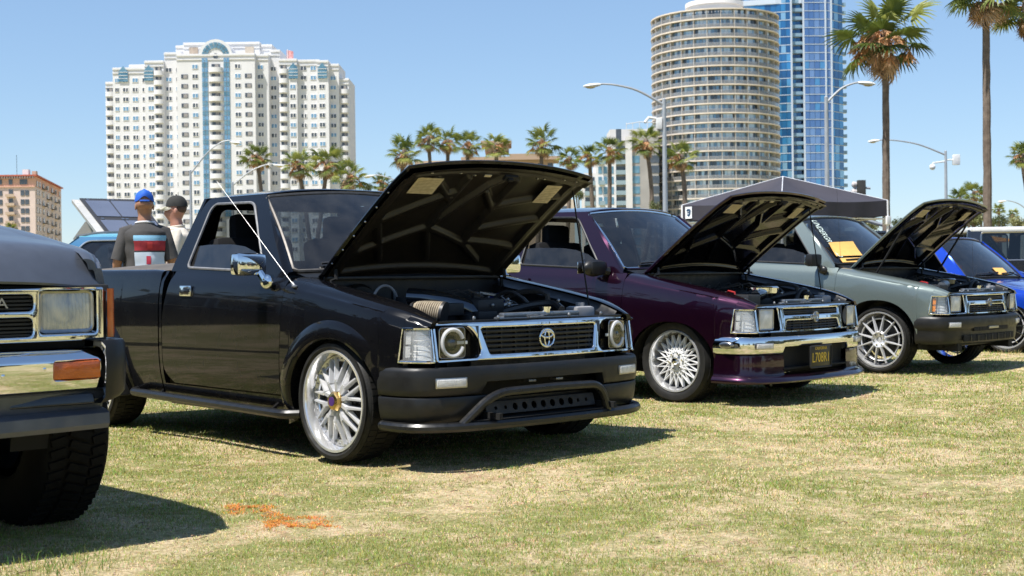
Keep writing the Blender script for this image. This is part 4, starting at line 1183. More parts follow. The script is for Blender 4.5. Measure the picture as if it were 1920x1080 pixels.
def bump(root, P, c):
    st = c['bumper']
    if st == 'cut':
        top = [(-.10, .512), (-.03, .520), (-.012, .522), (-.003, .516), (.002, .503), (.004, .47), (.003, .42), (-.002, .392), (-.012, .383), (-.05, .380)]
        cut = ramp_cut([(-.415, .395, .446), (-.430, -.415, .42), (.395, .41, .42)])
        mb = MB(); sweep_bumper(mb, top, cut, 121); bp = P(mb, 'front_bumper', M_PLASTIC, 40)
        # valance, left and right of the opening
        low = [(-.04, .379), (-.006, .379), (-.002, .37), (-.006, .32), (-.016, .275), (-.03, .258), (-.08, .252)]
        p, nr = bump_path(121); 
        for sgn in (-1, 1):
            G = []
            for q, m in zip(p, nr):
                if sgn*q[1] < .36: continue
                k = np.clip((abs(q[1])-.36)/.10, 0, 1); k = k*k*(3-2*k)
                G.append([(q[0]+m[0]*o, q[1]+m[1]*o, .379-(.379-z)*(.12+.88*k)) for o, z in low])
            mb = MB(); mb.grid(G); P(mb, 'bumper_valance', M_PLASTIC, 40)
        for y in (-.615, .615):
            mb = MB(); bump_box(mb, y, .448, .172, .050, .02, -.002, .005); so = P(mb, 'turn_signal', M_TRIM)
            mb = MB(); bump_box(mb, y, .448, .158, .038, .02, .002, .006); P(mb, 'lens', M_CLEARB, parent=so)
        # tubular bar under the bumper with a hoop
        MN = mat('powder_coated_tube', (0.010, 0.010, 0.010), 0.34, spec=0.5, var=0.3, scale=20, rvar=0.08)
        bar = [(.37, -.800), (.48, -.800), (.585, -.768), (.665, -.675), (.722, -.5), (.748, 0)]
        bar = bar+[(x, -y) for x, y in bar[:-1][::-1]]
        pth = smooth_path([(x, y, .238) for x, y in bar], 60)
        mb = MB(); mb.tube(pth, .0245, 10); mb.ell(pth[0], (.026,)*3, 10, 6); mb.ell(pth[-1], (.026,)*3, 10, 6); nb = P(mb, 'nerf_bar', MN)
        hp = round_path([(.700, -.59, .240), (.738, -.41, .392), (.752, 0, .398), (.740, .335, .392), (.730, .400, .240)], [0, .10, .0, .09, 0], 8)
        mb = MB(); mb.tube(hp, .0215, 10); P(mb, 'hoop', MN, parent=nb)
        mb = MB(); mb.box((.60, -.40, .28), (.36, .02, .03)); mb.box((.60, .40, .28), (.36, .02, .03)); P(mb, 'bar_bracket', M_DARK, parent=nb)
        # drilled skid plate in the opening
        holes = [round_path([(y+r*math.cos(a), .306+r*math.sin(a)) for a in np.linspace(0, 2*PI, 14, endpoint=False)], 0, 1, True) for y, r in [(-.32+.0, .009), (-.255, .009), (-.19, .017), (-.125, .018), (-.06, .018), (.005, .018), (.07, .018), (.135, .018), (.20, .018), (.255, .009), (.315, .009)]]
        mb = MB(); mb.plate([(-.385, .276), (.375, .276), (.375, .338), (-.385, .338)], holes, .006, .001, mapf=lambda V: V+np.stack([.655-(V[:, 2]-.30)*.3, 0*V[:, 1], 0*V[:, 2]], 1)); P(mb, 'skid_plate', mat('weathered_steel_plate', (0.045, 0.040, 0.034), 0.5, metal=0.4, var=0.3, scale=18))
        for y in (-.10, .09):
            mb = MB(); mb.box((.66, y, .430), (.05, .05, .012), b=.003); P(mb, 'bumper_bracket', M_STEEL)
        mb = MB(); mb.box((.52, 0, .36), (.02, .9, .2)); mb.box((.60, 0, .255), (.24, .95, .012)); P(mb, 'splash_guard', M_DARK)
    elif st == 'chrome':
        top = [(-.10, .508), (-.03, .518), (-.012, .518), (-.002, .510), (.004, .492), (.006, .455), (.003, .418), (-.004, .402), (-.016, .394), (-.05, .392)]
        cut = ramp_cut([(-.430, .430, .446)])
        mb = MB(); sweep_bumper(mb, top, cut, 121); P(mb, 'front_bumper', M_CHROME, 40)
        low = [(-.03, .391), (-.010, .390), (-.008, .375), (-.006, .32), (-.004, .262), (.0, .250)]
        p, nr = bump_path(121)
        for sgn in (-1, 1):
            mb = MB(); mb.grid([[(q[0]+m[0]*o-.0, q[1]+m[1]*o, z) for o, z in low]+[(q[0]+m[0]*-.06, q[1]+m[1]*-.06, .25)] for q, m in zip(p, nr) if sgn*q[1] > .428]); P(mb, 'bumper_valance', c['paint'], 40)
        lip = [(-.06, .262), (-.005, .258), (.03, .246), (.062, .228), (.068, .214), (.060, .203), (.02, .198), (-.05, .20)]
        mb = MB(); G = []
        for q, m in zip(p, nr):
            k = .45+.55*np.clip((.84-abs(q[1]))/.35, 0, 1); dip = .0
            G.append([(q[0]+m[0]*o*k, q[1]+m[1]*o*k, z-.006) for o, z in lip])
        mb.grid(G, cv=True); P(mb, 'lip_spoiler', c['paint'], 40)
        mb = MB(); mb.grid([[(.640, y, z) for y in (-.44, .44)] for z in (.26, .48)]); mb.box((.66, 0, .288), (.06, .87, .012)); P(mb, 'air_dam_mesh', M_DARK)
        for y in (-.645, .645):
            mb = MB(); bump_box(mb, y, .455, .165, .044, .02, .002, .005); so = P(mb, 'turn_signal', M_TRIM)
            mb = MB(); bump_box(mb, y, .455, .150, .034, .02, .007, .006); P(mb, 'lens', M_CLEARB, parent=so)
        mb = MB(); mb.box((.742, -.035, .362), (.012, .285, .150), b=.004); lp = P(mb, 'licence_plate', M_PLATE)
        mb = MB(); q = rrect(-.180, .110, .285, .439, .012, 3); mb.tube([(.750, a, b) for a, b in q], .005, 5, True); P(mb, 'plate_frame', M_SEAL, parent=lp)
        Mx = frame((.7492, -.035, .352), (0, 1, 0), (0, 0, 1)); text_mesh('plate_number', 'L708R1', .098, M_YELLOW, lp, Mx, .0006, .80)
        Mx = frame((.7492, -.035, .420), (0, 1, 0), (0, 0, 1)); text_mesh('plate_state', 'CALIFORNIA', .030, M_YELLOW, lp, Mx, .0006, .95)
        mb = MB(); mb.tube([(.56, -.42, .20), (.58, -.42, .165), (.56, -.40, .16)], .008, 6); P(mb, 'tow_hook', M_STEEL)
        # oval side marker
        pt, nm = bump_at(-.80, .006); mb = MB(); mb.ell((.47, -.838, .462), (.052, .006, .024), 18, 8); mb.ell((.47, .838, .462), (.052, .006, .024), 18, 8); P(mb, 'side_marker', M_TRIM)
    elif st == 'slots':
        top = [(-.10, .512), (-.03, .522), (-.012, .523), (-.002, .514), (.004, .498), (.006, .46), (.004, .425), (-.004, .410), (-.010, .404), (-.012, .396), (-.010, .36), (-.014, .315), (-.022, .285), (-.04, .272), (-.09, .268)]
        mb = MB(); sweep_bumper(mb, top, None, 121); P(mb, 'front_bumper', M_PLASTIC, 40)
        for (y0, y1, z0, z1) in ((-.345, .345, .388, .440), (-.50, .50, .298, .356)):
            mb = MB()
            for y in np.linspace(y0+.02, y1-.02, 15):
                bump_box(mb, y, (z0+z1)/2, (y1-y0-.0)/14, z1-z0, .01, -.001, .001)
            P(mb, 'bumper_slot', M_DARK)
        for y in np.linspace(-.4, .4, 7):
            mb = MB(); bump_box(mb, y, .327, .016, .058, .012, .002, .002); P(mb, 'slot_rib', M_PLASTIC)
        mb = MB(); bump_box(mb, .02, .415, .20, .022, .012, .004, .002); P(mb, 'plate_bracket', M_TRIM)
        for y in (-.64, .64):
            mb = MB(); bump_box(mb, y, .452, .160, .050, .02, .000, .005); so = P(mb, 'turn_signal', M_TRIM)
            mb = MB(); bump_box(mb, y, .452, .146, .040, .02, .005, .006); P(mb, 'lens', M_CLEARB, parent=so)

def engine_bay(root, P, c):
    for s in (-1, 1):
        mb = MB(); G = []
        for x in np.linspace(-.40, .56, 14):
            T = float(zt(min(x, .62))); G.append([(x, s*.652, T-.012), (x, s*.635, T-.03), (x, s*.600, T-.045), (x, s*.56, T-.20), (x, s*.52, .34)])
        mb.grid(G); P(mb, 'inner_fender', M_BAY, 40)
    mb = MB(); mb.box((-.40, 0, .66), (.025, 1.28, .58)); mb.box((-.385, 0, .945), (.06, 1.25, .02), b=.006); mb.box((0.1, 0, .335), (1.0, 1.1, .03)); P(mb, 'firewall', M_BAY)
    mb = MB(); mb.box((-.02, .02, .58), (.52, .30, .36), b=.04); mb.box((-.02, .04, .79), (.50, .20, .09), b=.035); mb.tube([(.12, .03, .83), (.12, .03, .86)], .03, 10); eb = P(mb, 'engine_block', M_STEEL if not c.get('dark_engine', True) else M_DASH)
    mb = MB()
    for k in range(4): mb.tube([(-.2+k*.12, .13, .78), (-.2+k*.12, .20, .80), (-.2+k*.12, .27, .72)], .016, 7)
    mb.box((-.02, .30, .76), (.46, .08, .07), b=.02); P(mb, 'intake_manifold', M_STEEL, parent=eb)
    mb = MB()
    for k in range(4): mb.tube([(-.18+k*.11, .05, .84), (-.12+k*.09, -.06, .88), (-.1, -.2, .82)], .005, 5)
    P(mb, 'spark_wires', M_SEAL, parent=eb)
    mb = MB(); mb.box((.47, .14, .575), (.04, .58, .34), b=.006); mb.box((.47, .16, .752), (.045, .55, .026), b=.008); rad = P(mb, 'radiator', M_RAD)
    mb = MB(); mb.tube([(.47, .20, .760), (.47, .20, .780)], .026, 14); mb.tube([(.47, .20, .780), (.47, .20, .790)], .031, 14); P(mb, 'radiator_cap', M_CHROME, parent=rad)
    mb = MB(); mb.tube(smooth_path([(.45, .34, .77), (.36, .36, .80), (.25, .30, .79), (.16, .14, .75)], 14), .021, 8); P(mb, 'radiator_hose', M_SEAL, parent=rad)
    mb = MB(); mb.box((.43, .50, .72), (.10, .14, .13), b=.02); mb.tube([(.43, .50, .78), (.43, .50, .805)], .024, 10); P(mb, 'coolant_bottle', M_GREYHOSE)
    if c['engine'] == 'cone':
        mb = MB(); mb.tube(smooth_path([(-.08, -.28, .842), (.03, -.20, .830), (.14, -.08, .785), (.20, .0, .72)], 16), .050, 16); pipe = P(mb, 'intake_pipe', M_PIPE)
        mb = MB(); a = Vector((.18, -.45, .795)); b = Vector((.305, -.378, .768)); d = (b-a).normalized()
        for k in range(13):
            t = k/12; mb.tube([a+(b-a)*t, a+(b-a)*t+d*.006], [.026+.034*math.sqrt(t)]*2, 20)
        mb.tube([a, b], [.024, .055], 20)
        P(mb, 'air_filter', M_FILTER)
        mb = MB(); mb.tube([a-d*.020, a-d*.002], [.020, .034], 20); mb.tube([b+d*.006, b+d*.022], .062, 20); P(mb, 'filter_cap', M_SEAL)
        mb = MB(); mb.tube([(-.18+0, -.36+.085*math.cos(t), .80+.105*math.sin(t)) for t in np.linspace(R(-25), R(205), 20)], .0075, 7); P(mb, 'vacuum_hose', M_GREYHOSE)
        mb = MB(); mb.lathe([(0, 0), (.10, .0), (.115, .02), (.115, .06), (.09, .09), (0, .09)], 24, M=Matrix.Translation((-.30, -.42, .80)) @ Matrix.Rotation(R(90), 4, 'Z')); P(mb, 'brake_booster', M_BAY)
        mb = MB(); mb.ell((-.20, -.48, .835), (.06, .05, .03), 12, 8); P(mb, 'brake_reservoir', M_PIPE)
        mb = MB(); mb.tube([(-.25, .42, .80), (-.15, .44, .83), (-.05, .40, .80)], .026, 9); P(mb, 'silicone_hose', M_HOSE)
        mb = MB(); mb.tube([(.10, .22, .84), (.20, .28, .74)], .006, 5); mb.tube([(-.05, .20, .86), (.03, .28, .84), (.06, .34, .80)], .010, 6); mb.ell((-.08, .18, .85), (.04, .03, .02), 8, 6); P(mb, 'fuel_lines', M_STEEL)
        o = text_mesh('firewall_sticker', 'SPEED', .056, M_PINK, root, frame((-.380, -.005, .918), (0, 1, 0), (0, 0, 1)), .001, 1.25, shear=.25)
        o2 = text_mesh('firewall_sticker', '88', .062, mat('sticker_red_violet', (.28, .05, .12), .5), root, frame((-.380, -.20, .910), (0, 1, 0), (0, 0, 1)), .001, 1.0, shear=.25)
    else:
        mb = MB(); mb.lathe([(0, .03), (.14, .03), (.155, .02), (.155, -.02), (.14, -.03), (0, -.03)], 28, M=Matrix.Translation((.13, .10, .825)) @ Matrix.Rotation(R(90), 4, 'X')); P(mb, 'air_cleaner', M_CHROME if c['engine'] == 'chrome' else M_PIPE)
        mb = MB(); mb.tube(smooth_path([(.36, -.30, .79), (.32, -.15, .80), (.24, -.02, .80)], 10), .040, 12); P(mb, 'intake_pipe', M_PIPE if c['engine'] == 'chrome' else M_RAD)
        mb = MB(); mb.box((.36, -.46, .74), (.20, .16, .13), b=.012); P(mb, 'battery', M_SEAL)
        mb = MB(); mb.tube([(.32, -.50, .805), (.32, -.50, .82), (.25, -.48, .83), (.1, -.3, .80)], .007, 6); P(mb, 'battery_cable', mat('cable_red', (.35, .02, .02), .5))
        mb = MB(); mb.tube([(.36+.0, .36+.10*math.cos(t), .73+.10*math.sin(t)) for t in np.linspace(R(0), R(180), 16)], .018, 8); P(mb, 'fan_shroud', M_BAY)
    rb = random.Random(c.get('seed', 5))
    for k in range(9):
        p0 = Vector((rb.uniform(-.36, .30), rb.uniform(-.45, .5), rb.uniform(.74, .83))); p1 = p0+Vector((rb.uniform(-.25, .25), rb.uniform(-.3, .3), rb.uniform(-.08, .05))); pm = (p0+p1)/2+Vector((0, 0, rb.uniform(.03, .09)))
        mb = MB(); mb.tube(smooth_path([p0-Vector((0, 0, .1)), p0, pm, p1, p1-Vector((0, 0, .1))], 16), rb.choice([.006, .008, .012, .016]), 6); P(mb, 'hose', rb.choice([M_SEAL, M_SEAL, M_BAY, M_GREYHOSE]))
    for k in range(7):
        mb = MB(); mb.box((rb.uniform(-.34, .38), rb.uniform(-.5, .52), rb.uniform(.70, .80)), (rb.uniform(.05, .12), rb.uniform(.05, .14), rb.uniform(.05, .10)), b=.008); P(mb, 'engine_fitting', rb.choice([M_SEAL, M_BAY, M_STEEL, M_DASH]))
    for k in range(10):
        mb = MB(); mb.ell((rb.uniform(-.2, .4), rb.uniform(-.3, .4), rb.uniform(.78, .84)), (.010, .010, .010), 7, 5); P(mb, 'bolt', M_STEEL)
    # support rod or struts
    for (a, b, r_) in c.get('rods', ()):
        mb = MB(); mb.tube([a, b], r_, 7); P(mb, 'hood_support_rod', c.get('rod_mat', M_DARK))

def nose_old(root, P, c):
    """square lamp front of the lifted truck"""
    F_ = lambda y: crv([0, .3, .55, .70, .80], [.705, .700, .688, .668, .640], np.abs(y))
    z0, z1 = .514, .698
    def mp(off):
        def f(V):
            V = V.copy(); V[:, 0] += F_(V[:, 1])+off; return V
        return f
    def dens(l):
        o = []
        for i, p in enumerate(l):
            p = np.array(p); q = np.array(l[(i+1) % len(l)]); k = max(1, int(np.linalg.norm(q-p)/.05)); o += [tuple(p+(q-p)*t/k) for t in range(k)]
        return o
    lampL = rrect(.462, .676, .540, .690, .014, 4); lampR = [(-a, b) for a, b in lampL]
    mb = MB(); mb.plate(dens(rrect(-.706, .706, z0, z1, .010, 3)), [dens(lampL), dens(lampR), dens(rrect(-.44, .44, .620, .676, .020, 4)), dens(rrect(-.437, .437, .534, .598, .020, 4))], .035, .0075, mp(0), np.linspace(-.68, .68, 25)); gs = P(mb, 'grille_surround', M_CHROME, 32)
    for k, z in enumerate((.668, .655, .642, .629, .590, .577, .564, .551, .540)):
        mb = MB(); mb.grid([[(float(F_(y))+dx-.03, y, z+dz_) for dx, dz_ in ((.012, -.004), (.012, .003), (-.01, .004), (-.01, -.004))] for y in np.linspace(-.45, .45, 11)], cv=True); P(mb, 'grille_bar', M_PLASTIC, parent=gs)
    mb = MB(); mb.box((.640, 0, .605), (.01, .92, .18)); P(mb, 'grille_back', M_DARK, parent=gs)
    text_mesh('grille_lettering', 'TOYOTA', .050, M_TRIM, gs, frame((.692, .212, .646), (0, 1, 0), (0, 0, 1)), .004, 1.25, spacing=1.15)
    for s in (1, -1):
        yc = .567; zc = .616
        B = [(.462, .540), (.676, .540), (.676, .690), (.462, .690)]
        mb = MB(); mb.grid([[(float(F_(y))-.006, s*y, z) for y, z in B], [(float(F_(y))-.060, s*(yc+(y-yc)*.95), zc+(z-zc)*.95) for y, z in B]], cv=True); mb.add([(float(F_(y))-.060, s*(yc+(y-yc)*.95), zc+(z-zc)*.95) for y, z in B], [(0, 1, 2, 3)])
        hd = P(mb, 'headlight', M_CHROME)
        wd, hh = .094, .068
        mb = MB(); mb.grid([[(.690-.080+.026*(a*a+b*b), s*(yc+a*wd), zc+b*hh) for b in np.linspace(-1, 1, 11)] for a in np.linspace(-1, 1, 13)]); P(mb, 'lamp_reflector', M_REFLECT, parent=hd)
        mb = MB(); mb.grid([[(.664+.012*(1-a*a)*(1-b*b)+.0014*math.cos(a*PI*14), s*(yc+a*wd), zc+b*hh) for b in np.linspace(-1, 1, 9)] for a in np.linspace(-1, 1, 113)]); P(mb, 'lens', M_LENSY, parent=hd)
        q = rrect(yc-wd, yc+wd, zc-hh, zc+hh, .022, 5); mb = MB(); mb.tube([(.664, s*a, b) for a, b in q], .0065, 6, True); P(mb, 'lamp_rim', M_TRIM, parent=hd)
        # amber wrap-round marker
        mb = MB(); G = []
        for t in np.linspace(0, 1, 9):
            x = .670-.10*t**2.2; y = .716+.052*math.sin(t*1.57)
            G.append([(x, s*y, z) for z in np.linspace(.522, .692, 6)])
        mb.grid(G); P(mb, 'corner_marker', M_AMBER, 50)
    # bumper: chrome blade, plastic ends, lower lip
    zb0, zb1 = .348, .492
    lamps = [dens(rrect(.490, .662, .384, .448, .012, 3)), dens(rrect(-.662, -.490, .384, .448, .012, 3))]
    def mb_map(V):
        V = V.copy(); z = (V[:, 2]-zb0)/(zb1-zb0)
        V[:, 0] += .755-.045*(np.abs(V[:, 1])/.7)**2.2-.050*np.clip((z-.66)/.34, 0, 1)**2.0-.012*np.clip((.5-z)/.5, 0, 1)**1.5
        return V
    hol = list(lamps)
    mb = MB()
    outer = dens(rrect(-.688, .688, zb0, zb1, .010, 3))
    mb.plate(outer, hol, .03, .0035, None, np.linspace(-.68, .68, 25))
    # extra horizontal cuts so that the top edge can roll back
    me = bpy.data.meshes.new('tmp'); me.from_pydata(mb.v, [], mb.f); bm = bmesh.new(); bm.from_mesh(me)
    for z in (.365, .38, .40, .42, .436, .446, .456, .464, .472, .480):
        bmesh.ops.bisect_plane(bm, geom=bm.verts[:]+bm.edges[:]+bm.faces[:], plane_co=(0, 0, z), plane_no=(0, 0, 1), dist=1e-5)
    bm.verts.index_update(); V = mb_map(np.array([v.co[:] for v in bm.verts])); F = [[v.index for v in f.verts] for f in bm.faces]; bm.free(); bpy.data.meshes.remove(me)
    mb = MB(); mb.add(V, F); fb = P(mb, 'front_bumper', M_CHROME, 40)
    for s in (1, -1):
        mb = MB(); mb.box((.712, s*.576, .416), (.03, .170, .060), b=.006); P(mb, 'turn_signal', M_AMBER, parent=fb)
        for (y, z) in ((.455, .425), (.31, .41)):
            mb = MB(); mb.box((.744-.012*(y > .4), s*y, z), (.014, .014, .014), b=.005); P(mb, 'bumper_bolt', M_CHROME, parent=fb)
        mb = MB(); G = []
        for t in np.linspace(0, 1, 12):
            a = min(t*1.9, 1.57); x = .726-.12*(1-math.cos(a))-.20*max(0, t-.45); y = .674+.126*math.sin(a)
            G.append([(x-.05, s*(y-.05), zb1+.022), (x-.006, s*y, zb1+.022), (x+.002, s*(y+.004), zb1+.008), (x+.003, s*(y+.006), .42), (x+.001, s*(y+.002), zb0-.03+.04*t), (x-.010, s*(y-.010), zb0-.052+.05*t), (x-.05, s*(y-.05), zb0-.052+.05*t)])
        mb.grid(G); P(mb, 'bumper_end', M_PLASTIC, 45)
    low = [(.715, .344), (.722, .335), (.712, .300), (.706, .276), (.742, .272), (.762, .262), (.764, .225), (.752, .208), (.66, .205)]
    mb = MB(); mb.grid([[(x-.055*(abs(y)/.7)**2.2, y, z) for x, z in low] for y in np.linspace(-.70, .70, 25)]); P(mb, 'bumper_lip', c['paint'], 30)
    for s in (1, -1):
        mb = MB(); mb.box((.690, s*.50, .312), (.02, .30, .036), M=Matrix.Rotation(R(-14), 4, 'Y'), b=.006); P(mb, 'lip_recess', M_BUCKET)
    mb = MB(); mb.box((.60, 0, .48), (.06, 1.3, .40)); mb.box((.06, 0, .19), (.14, 1.3, .12), b=.03); P(mb, 'splash_guard', M_DARK)
    mb = MB(); G = []
    for y in np.linspace(-.735, .735, 25):
        xf = float(F_(y)); G.append([(xf-.012, y, z1-.012), (xf-.02, y, z1+.006), (xf-.06, y, z1+.012)])
    mb.grid(G); P(mb, 'header_panel', M_DARK)
# ------------------------------------------------------------------ the show trucks
W_MESH = make_wheels('mesh', .304, .256, .215, {'centre_cap': M_GOLD, 'cap_badge': mat('badge_purple', (0.06, 0.02, 0.14), 0.4)})
W_LATT = make_wheels('lattice', .302, .222, .205, {'spoke': M_WHITEW, 'hub': M_WHITEW, 'centre_cap': M_CHROME})
W_TWEL = make_wheels('twelve', .302, .257, .215, {})
W_DARK = make_wheels('twelve', .300, .250, .20, {'spoke': mat('chrome_blue_wheel', (0.5, 0.52, 0.56), .15, metal=1.0)})
W_OFF = make_wheels('slot', .385, .205, .26, {'tyre': M_RUBBERD, 'tread': M_RUBBERD, 'rim': M_BAY, 'spoke': M_BAY, 'hub': M_BAY}, 'offroad')
GRP = 'mini pickups lined up on the lawn'
black = pickup('pickup_truck', 'black lowered pickup with raised hood, chrome mirror and a tubular bar under its bumper', GRP, (-.2962, 7.4175), .8257, -.0312, -.0095, dict(
    paint=M_BLACKP, flare=M_BLACKP, front='bulb', bumper='cut', hood_angle=.6241, hood_in=M_HOODIN, hood_len=.985,
    stickers=[(.80, -.68, .125, .165), (.775, .68, .150, .115)], engine='cone', wheels=W_MESH, wy=.830, wr=.304,
    mirror=('box', M_CHROME, M_CHROME), aerial=((-.355, -.815, .905), (-1.15, -.80, 1.495)), tonneau=mat('brown_tonneau', (0.10, 0.085, 0.07), 0.7, var=0.3),  # bed cover in a mottled brown tone
    rods=[((.411, .60, .735), (.27, .60, 1.475), .0045)]))
def side_tube(root):
    for s in (1, -1):
        mb = MB(); p = [(-2.10, -s*.80, .262), (-2.05, -s*.865, .258), (-.40, -s*.865, .240), (-.34, -s*.80, .242)]
        mb.tube(round_path(p, .05, 5), .025, 10)
        for x in (-1.85, -.60): mb.tube([(x, -s*.85, .25), (x, -s*.60, .23)], .012, 7)
        o = mb.build('side_step_tube', mat('powder_coated_tube', (0.010,)*3, 0.34), root); o.location = (0, 0, -.0312); o.rotation_euler = (0, .0095, 0)
side_tube(black)
mb = MB(); mb.box((-2.235, -.80, .36), (.02, .20, .30), M=Matrix.Rotation(R(-12), 4, 'Y'), b=.004); mb.build('mud_flap', M_SEAL, black)
def card(t, dz, rake, v0, v1, t0, t1, label, off=.012, curl=0.0):
    """orange card lying on the windscreen between (v0,t0) and (v1,t1)"""
    o = bpy.data.objects.new('show_card', None); mb = MB()
    q = [[ws_pt(v, tt, off+curl*((tt-t0)/(t1-t0))**2) for tt in np.linspace(t0, t1, 5)] for v in np.linspace(v0, v1, 6)]
    q2 = [[p+Vector((-.0015, 0, -.0015)) for p in r] for r in q]
    mb.grid(q); mb.grid(q2, flip=True); o = mb.build('show_card', M_ORANGEP, None, 0)
    o.matrix_world = Matrix.Translation((t.location.x, t.location.y, dz)) @ Matrix.Rotation(t.rotation_euler.z, 4, 'Z') @ Matrix.Rotation(-rake, 4, 'Y')
    tag(o, label, 'card', 'orange show cards under the windscreens'); return o
card(black, -.0312, -.0095, .38, .72, .02, .22, 'orange card under the windscreen of the black truck')
purple = pickup('pickup_truck', 'dark purple lowered pickup with white lattice wheels, chrome bumper and raised hood', GRP, (1.6948, 10.4094), .7554, -.0281, -.0227, dict(
    paint=M_PURPLE, front='twin', bumper='chrome', hood_angle=.6398, hood_in=M_HOODGL, hood_len=.985, pillar=M_PURPLE, seal=M_SEAL, trim=M_CHROME,
    stickers=[(.80, -.68, .10, .14), (.785, .66, .12, .10)], engine='chrome', wheels=W_LATT, wy=.785, wr=.300, arch=(.372, .310, .30), g_side=G_SIDEB, g_screen=G_CLEAN,
    mirror=('round', M_PLASTIC), handle=M_PURPLE,
    rods=[((.43, .52, .745), (.30, .52, 1.49), .0045)]))
green = pickup('pickup_truck', 'grey green metallic lowered pickup with thin twelve spoke wheels and black bumper', GRP, (3.9212, 13.1628), .7729, .0048, -.026, dict(
    paint=M_GREEN, front='twin', bumper='slots', hood_angle=.70, hood_in=M_HOODGL, hood_len=.985, seal=M_SEAL, trim=M_SEAL,
    stickers=[(.80, -.68, .10, .14), (.785, .66, .12, .10)], engine='pipe', wheels=W_TWEL, wy=.80, wr=.304, arch=(.385, .36, .30), g_side=G_SIDEB, g_screen=G_CLEAN,
    corner_refl=M_AMBERB, corner_lens=G_BULB, mirror=('box', M_PLASTIC), aerial=((-.455, -.71, .935), (-.50, -.74, 1.78)), aerial_mat=M_SEAL, handle=M_PLASTIC,
    rods=[((-.15, -.60, .90), (.15, -.60, 1.37), .010), ((-.15, .60, .90), (.15, .60, 1.37), .010)]))
card(green, .0048, -.026, -.90, -.36, .14, .40, 'large orange card behind the wiper of the grey green truck', .014, .02)
card(green, .0048, -.026, -.86, -.30, .015, .10, 'folded edge of orange card below the wiper of the grey green truck', .012)
# pale lettering down the side of the windscreen
Mw = frame(ws_pt(-.80, .53, .006), ws_pt(-.84, .1)-ws_pt(-.76, .9), Vector((.1, 1, 0)))
text_mesh('windscreen_lettering', 'UNDERGROUND', .115, M_WHITEST, green, Matrix.Translation((0, 0, .0048)) @ Matrix.Rotation(.026, 4, 'Y') @ Mw, .001, .62)
blue = pickup('pickup_truck', 'bright blue slammed pickup with closed hood at the right edge of the photo', GRP, (6.12, 15.95), .79, -.15, -.02, dict(
    paint=M_BLUE, front='twin', bumper='slots', wheels=W_DARK, wy=.80, wr=.300, arch=(.385, .37, .33), g_side=G_CLEAN, g_screen=G_CLEAN, seal=M_SEAL, trim=M_SEAL,
    mirror=('round', M_BLUE), handle=M_BLUE, glass_top=[(-1.525, .99), (-.70, .985)], aerial=((-.455, -.71, .935), (-.46, -.74, 1.65)), aerial_mat=M_SEAL))
card(blue, -.15, -.02, -.15, .25, .04, .20, 'orange card under the windscreen of the bright blue truck')
ZT[:] = [1.0, 1.0, .990, .975, .968, .946, .912, .872, .848, .826, .770]
gray = pickup('pickup_truck', 'lifted satin gunmetal pickup with square headlights and chrome bumper at the left edge', GRP, (-2.40, 4.805), .8257, .195, 0.0, dict(
    paint=M_GUN, front='old', lamp_cut=False, wheels=W_OFF, wy=.84, wr=.385, arch=(.43, .36, .20), g_side=G_SIDE, seal=M_SEAL, wx=.06, hood_reach=1.10, hood_lip=.082, hood_flange=.008, hood_wide=.085))
# ------------------------------------------------------------------ the city behind the park
F_PX = 2566.6
_cp, _sp = math.cos(R(-0.377)), math.sin(R(-0.377)); _cr, _sr = math.cos(R(-0.743)), math.sin(R(-0.743))
def at(px, py, Y):
    """world point at depth Y seen at photo pixel (px, py)"""
    X, V = px-960, py-540
    x = _cr*X+_sr*V; y = -_sr*X+_cr*V
    d = (x/F_PX, _cp+(y/F_PX)*_sp, _sp-(y/F_PX)*_cp); k = Y/d[1]
    return Vector((d[0]*k, Y, .9018+d[2]*k))
B_WHITE = mat('white_painted_concrete', (0.66, 0.655, 0.66), 0.8, color2=(0.71, 0.705, 0.71), scale=0.25, detail=8)
B_FRAME = mat('white_window_frame', (0.80, 0.78, 0.76), 0.6, var=0.05, scale=2)
B_GLASSD = mat('dark_window_glass', (0.035, 0.045, 0.06), 0.12, coat=0.6, color2=(0.09, 0.10, 0.12), scale=0.6)
B_GLASSB = mat('sky_blue_window_glass', (0.10, 0.24, 0.42), 0.12, coat=0.6, color2=(0.20, 0.36, 0.52), scale=0.7)
B_GLASST = mat('teal_curtain_glass', (0.06, 0.16, 0.24), 0.10, coat=0.8, color2=(0.16, 0.30, 0.40), scale=0.5)
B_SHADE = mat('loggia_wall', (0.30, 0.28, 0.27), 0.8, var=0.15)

def pane_material(name, stops, rough=0.12, coat=0.5, metal=0.4):
    """glass band whose separate panes take different tones (blinds, curtains, open bays)"""
    m = bpy.data.materials.new(name); m.use_nodes = True; nt = m.node_tree; n = nt.nodes; L = nt.links; p = n['Principled BSDF']
    g_ = n.new('ShaderNodeNewGeometry'); r = n.new('ShaderNodeValToRGB'); r.color_ramp.interpolation = 'CONSTANT'
    e = r.color_ramp.elements; e[0].position = 0; e[0].color = (*stops[0][1], 1); e[1].position = stops[1][0]; e[1].color = (*stops[1][1], 1)
    for q, c in stops[2:]:
        k = e.new(q); k.color = (*c, 1)
    L.new(g_.outputs['Random Per Island'], r.inputs[0]); L.new(r.outputs[0], p.inputs['Base Color'])
    p.inputs['Metallic'].default_value = metal; p.inputs['Roughness'].default_value = rough; p.inputs['Coat Weight'].default_value = coat; p.inputs['Coat Roughness'].default_value = 0.03
    return m

def bld(name, label, Y, px): 
    o = empty(name, (at(px, 500, Y).x, Y, 0), 0, label, 'building', 'buildings behind the park')
    return o

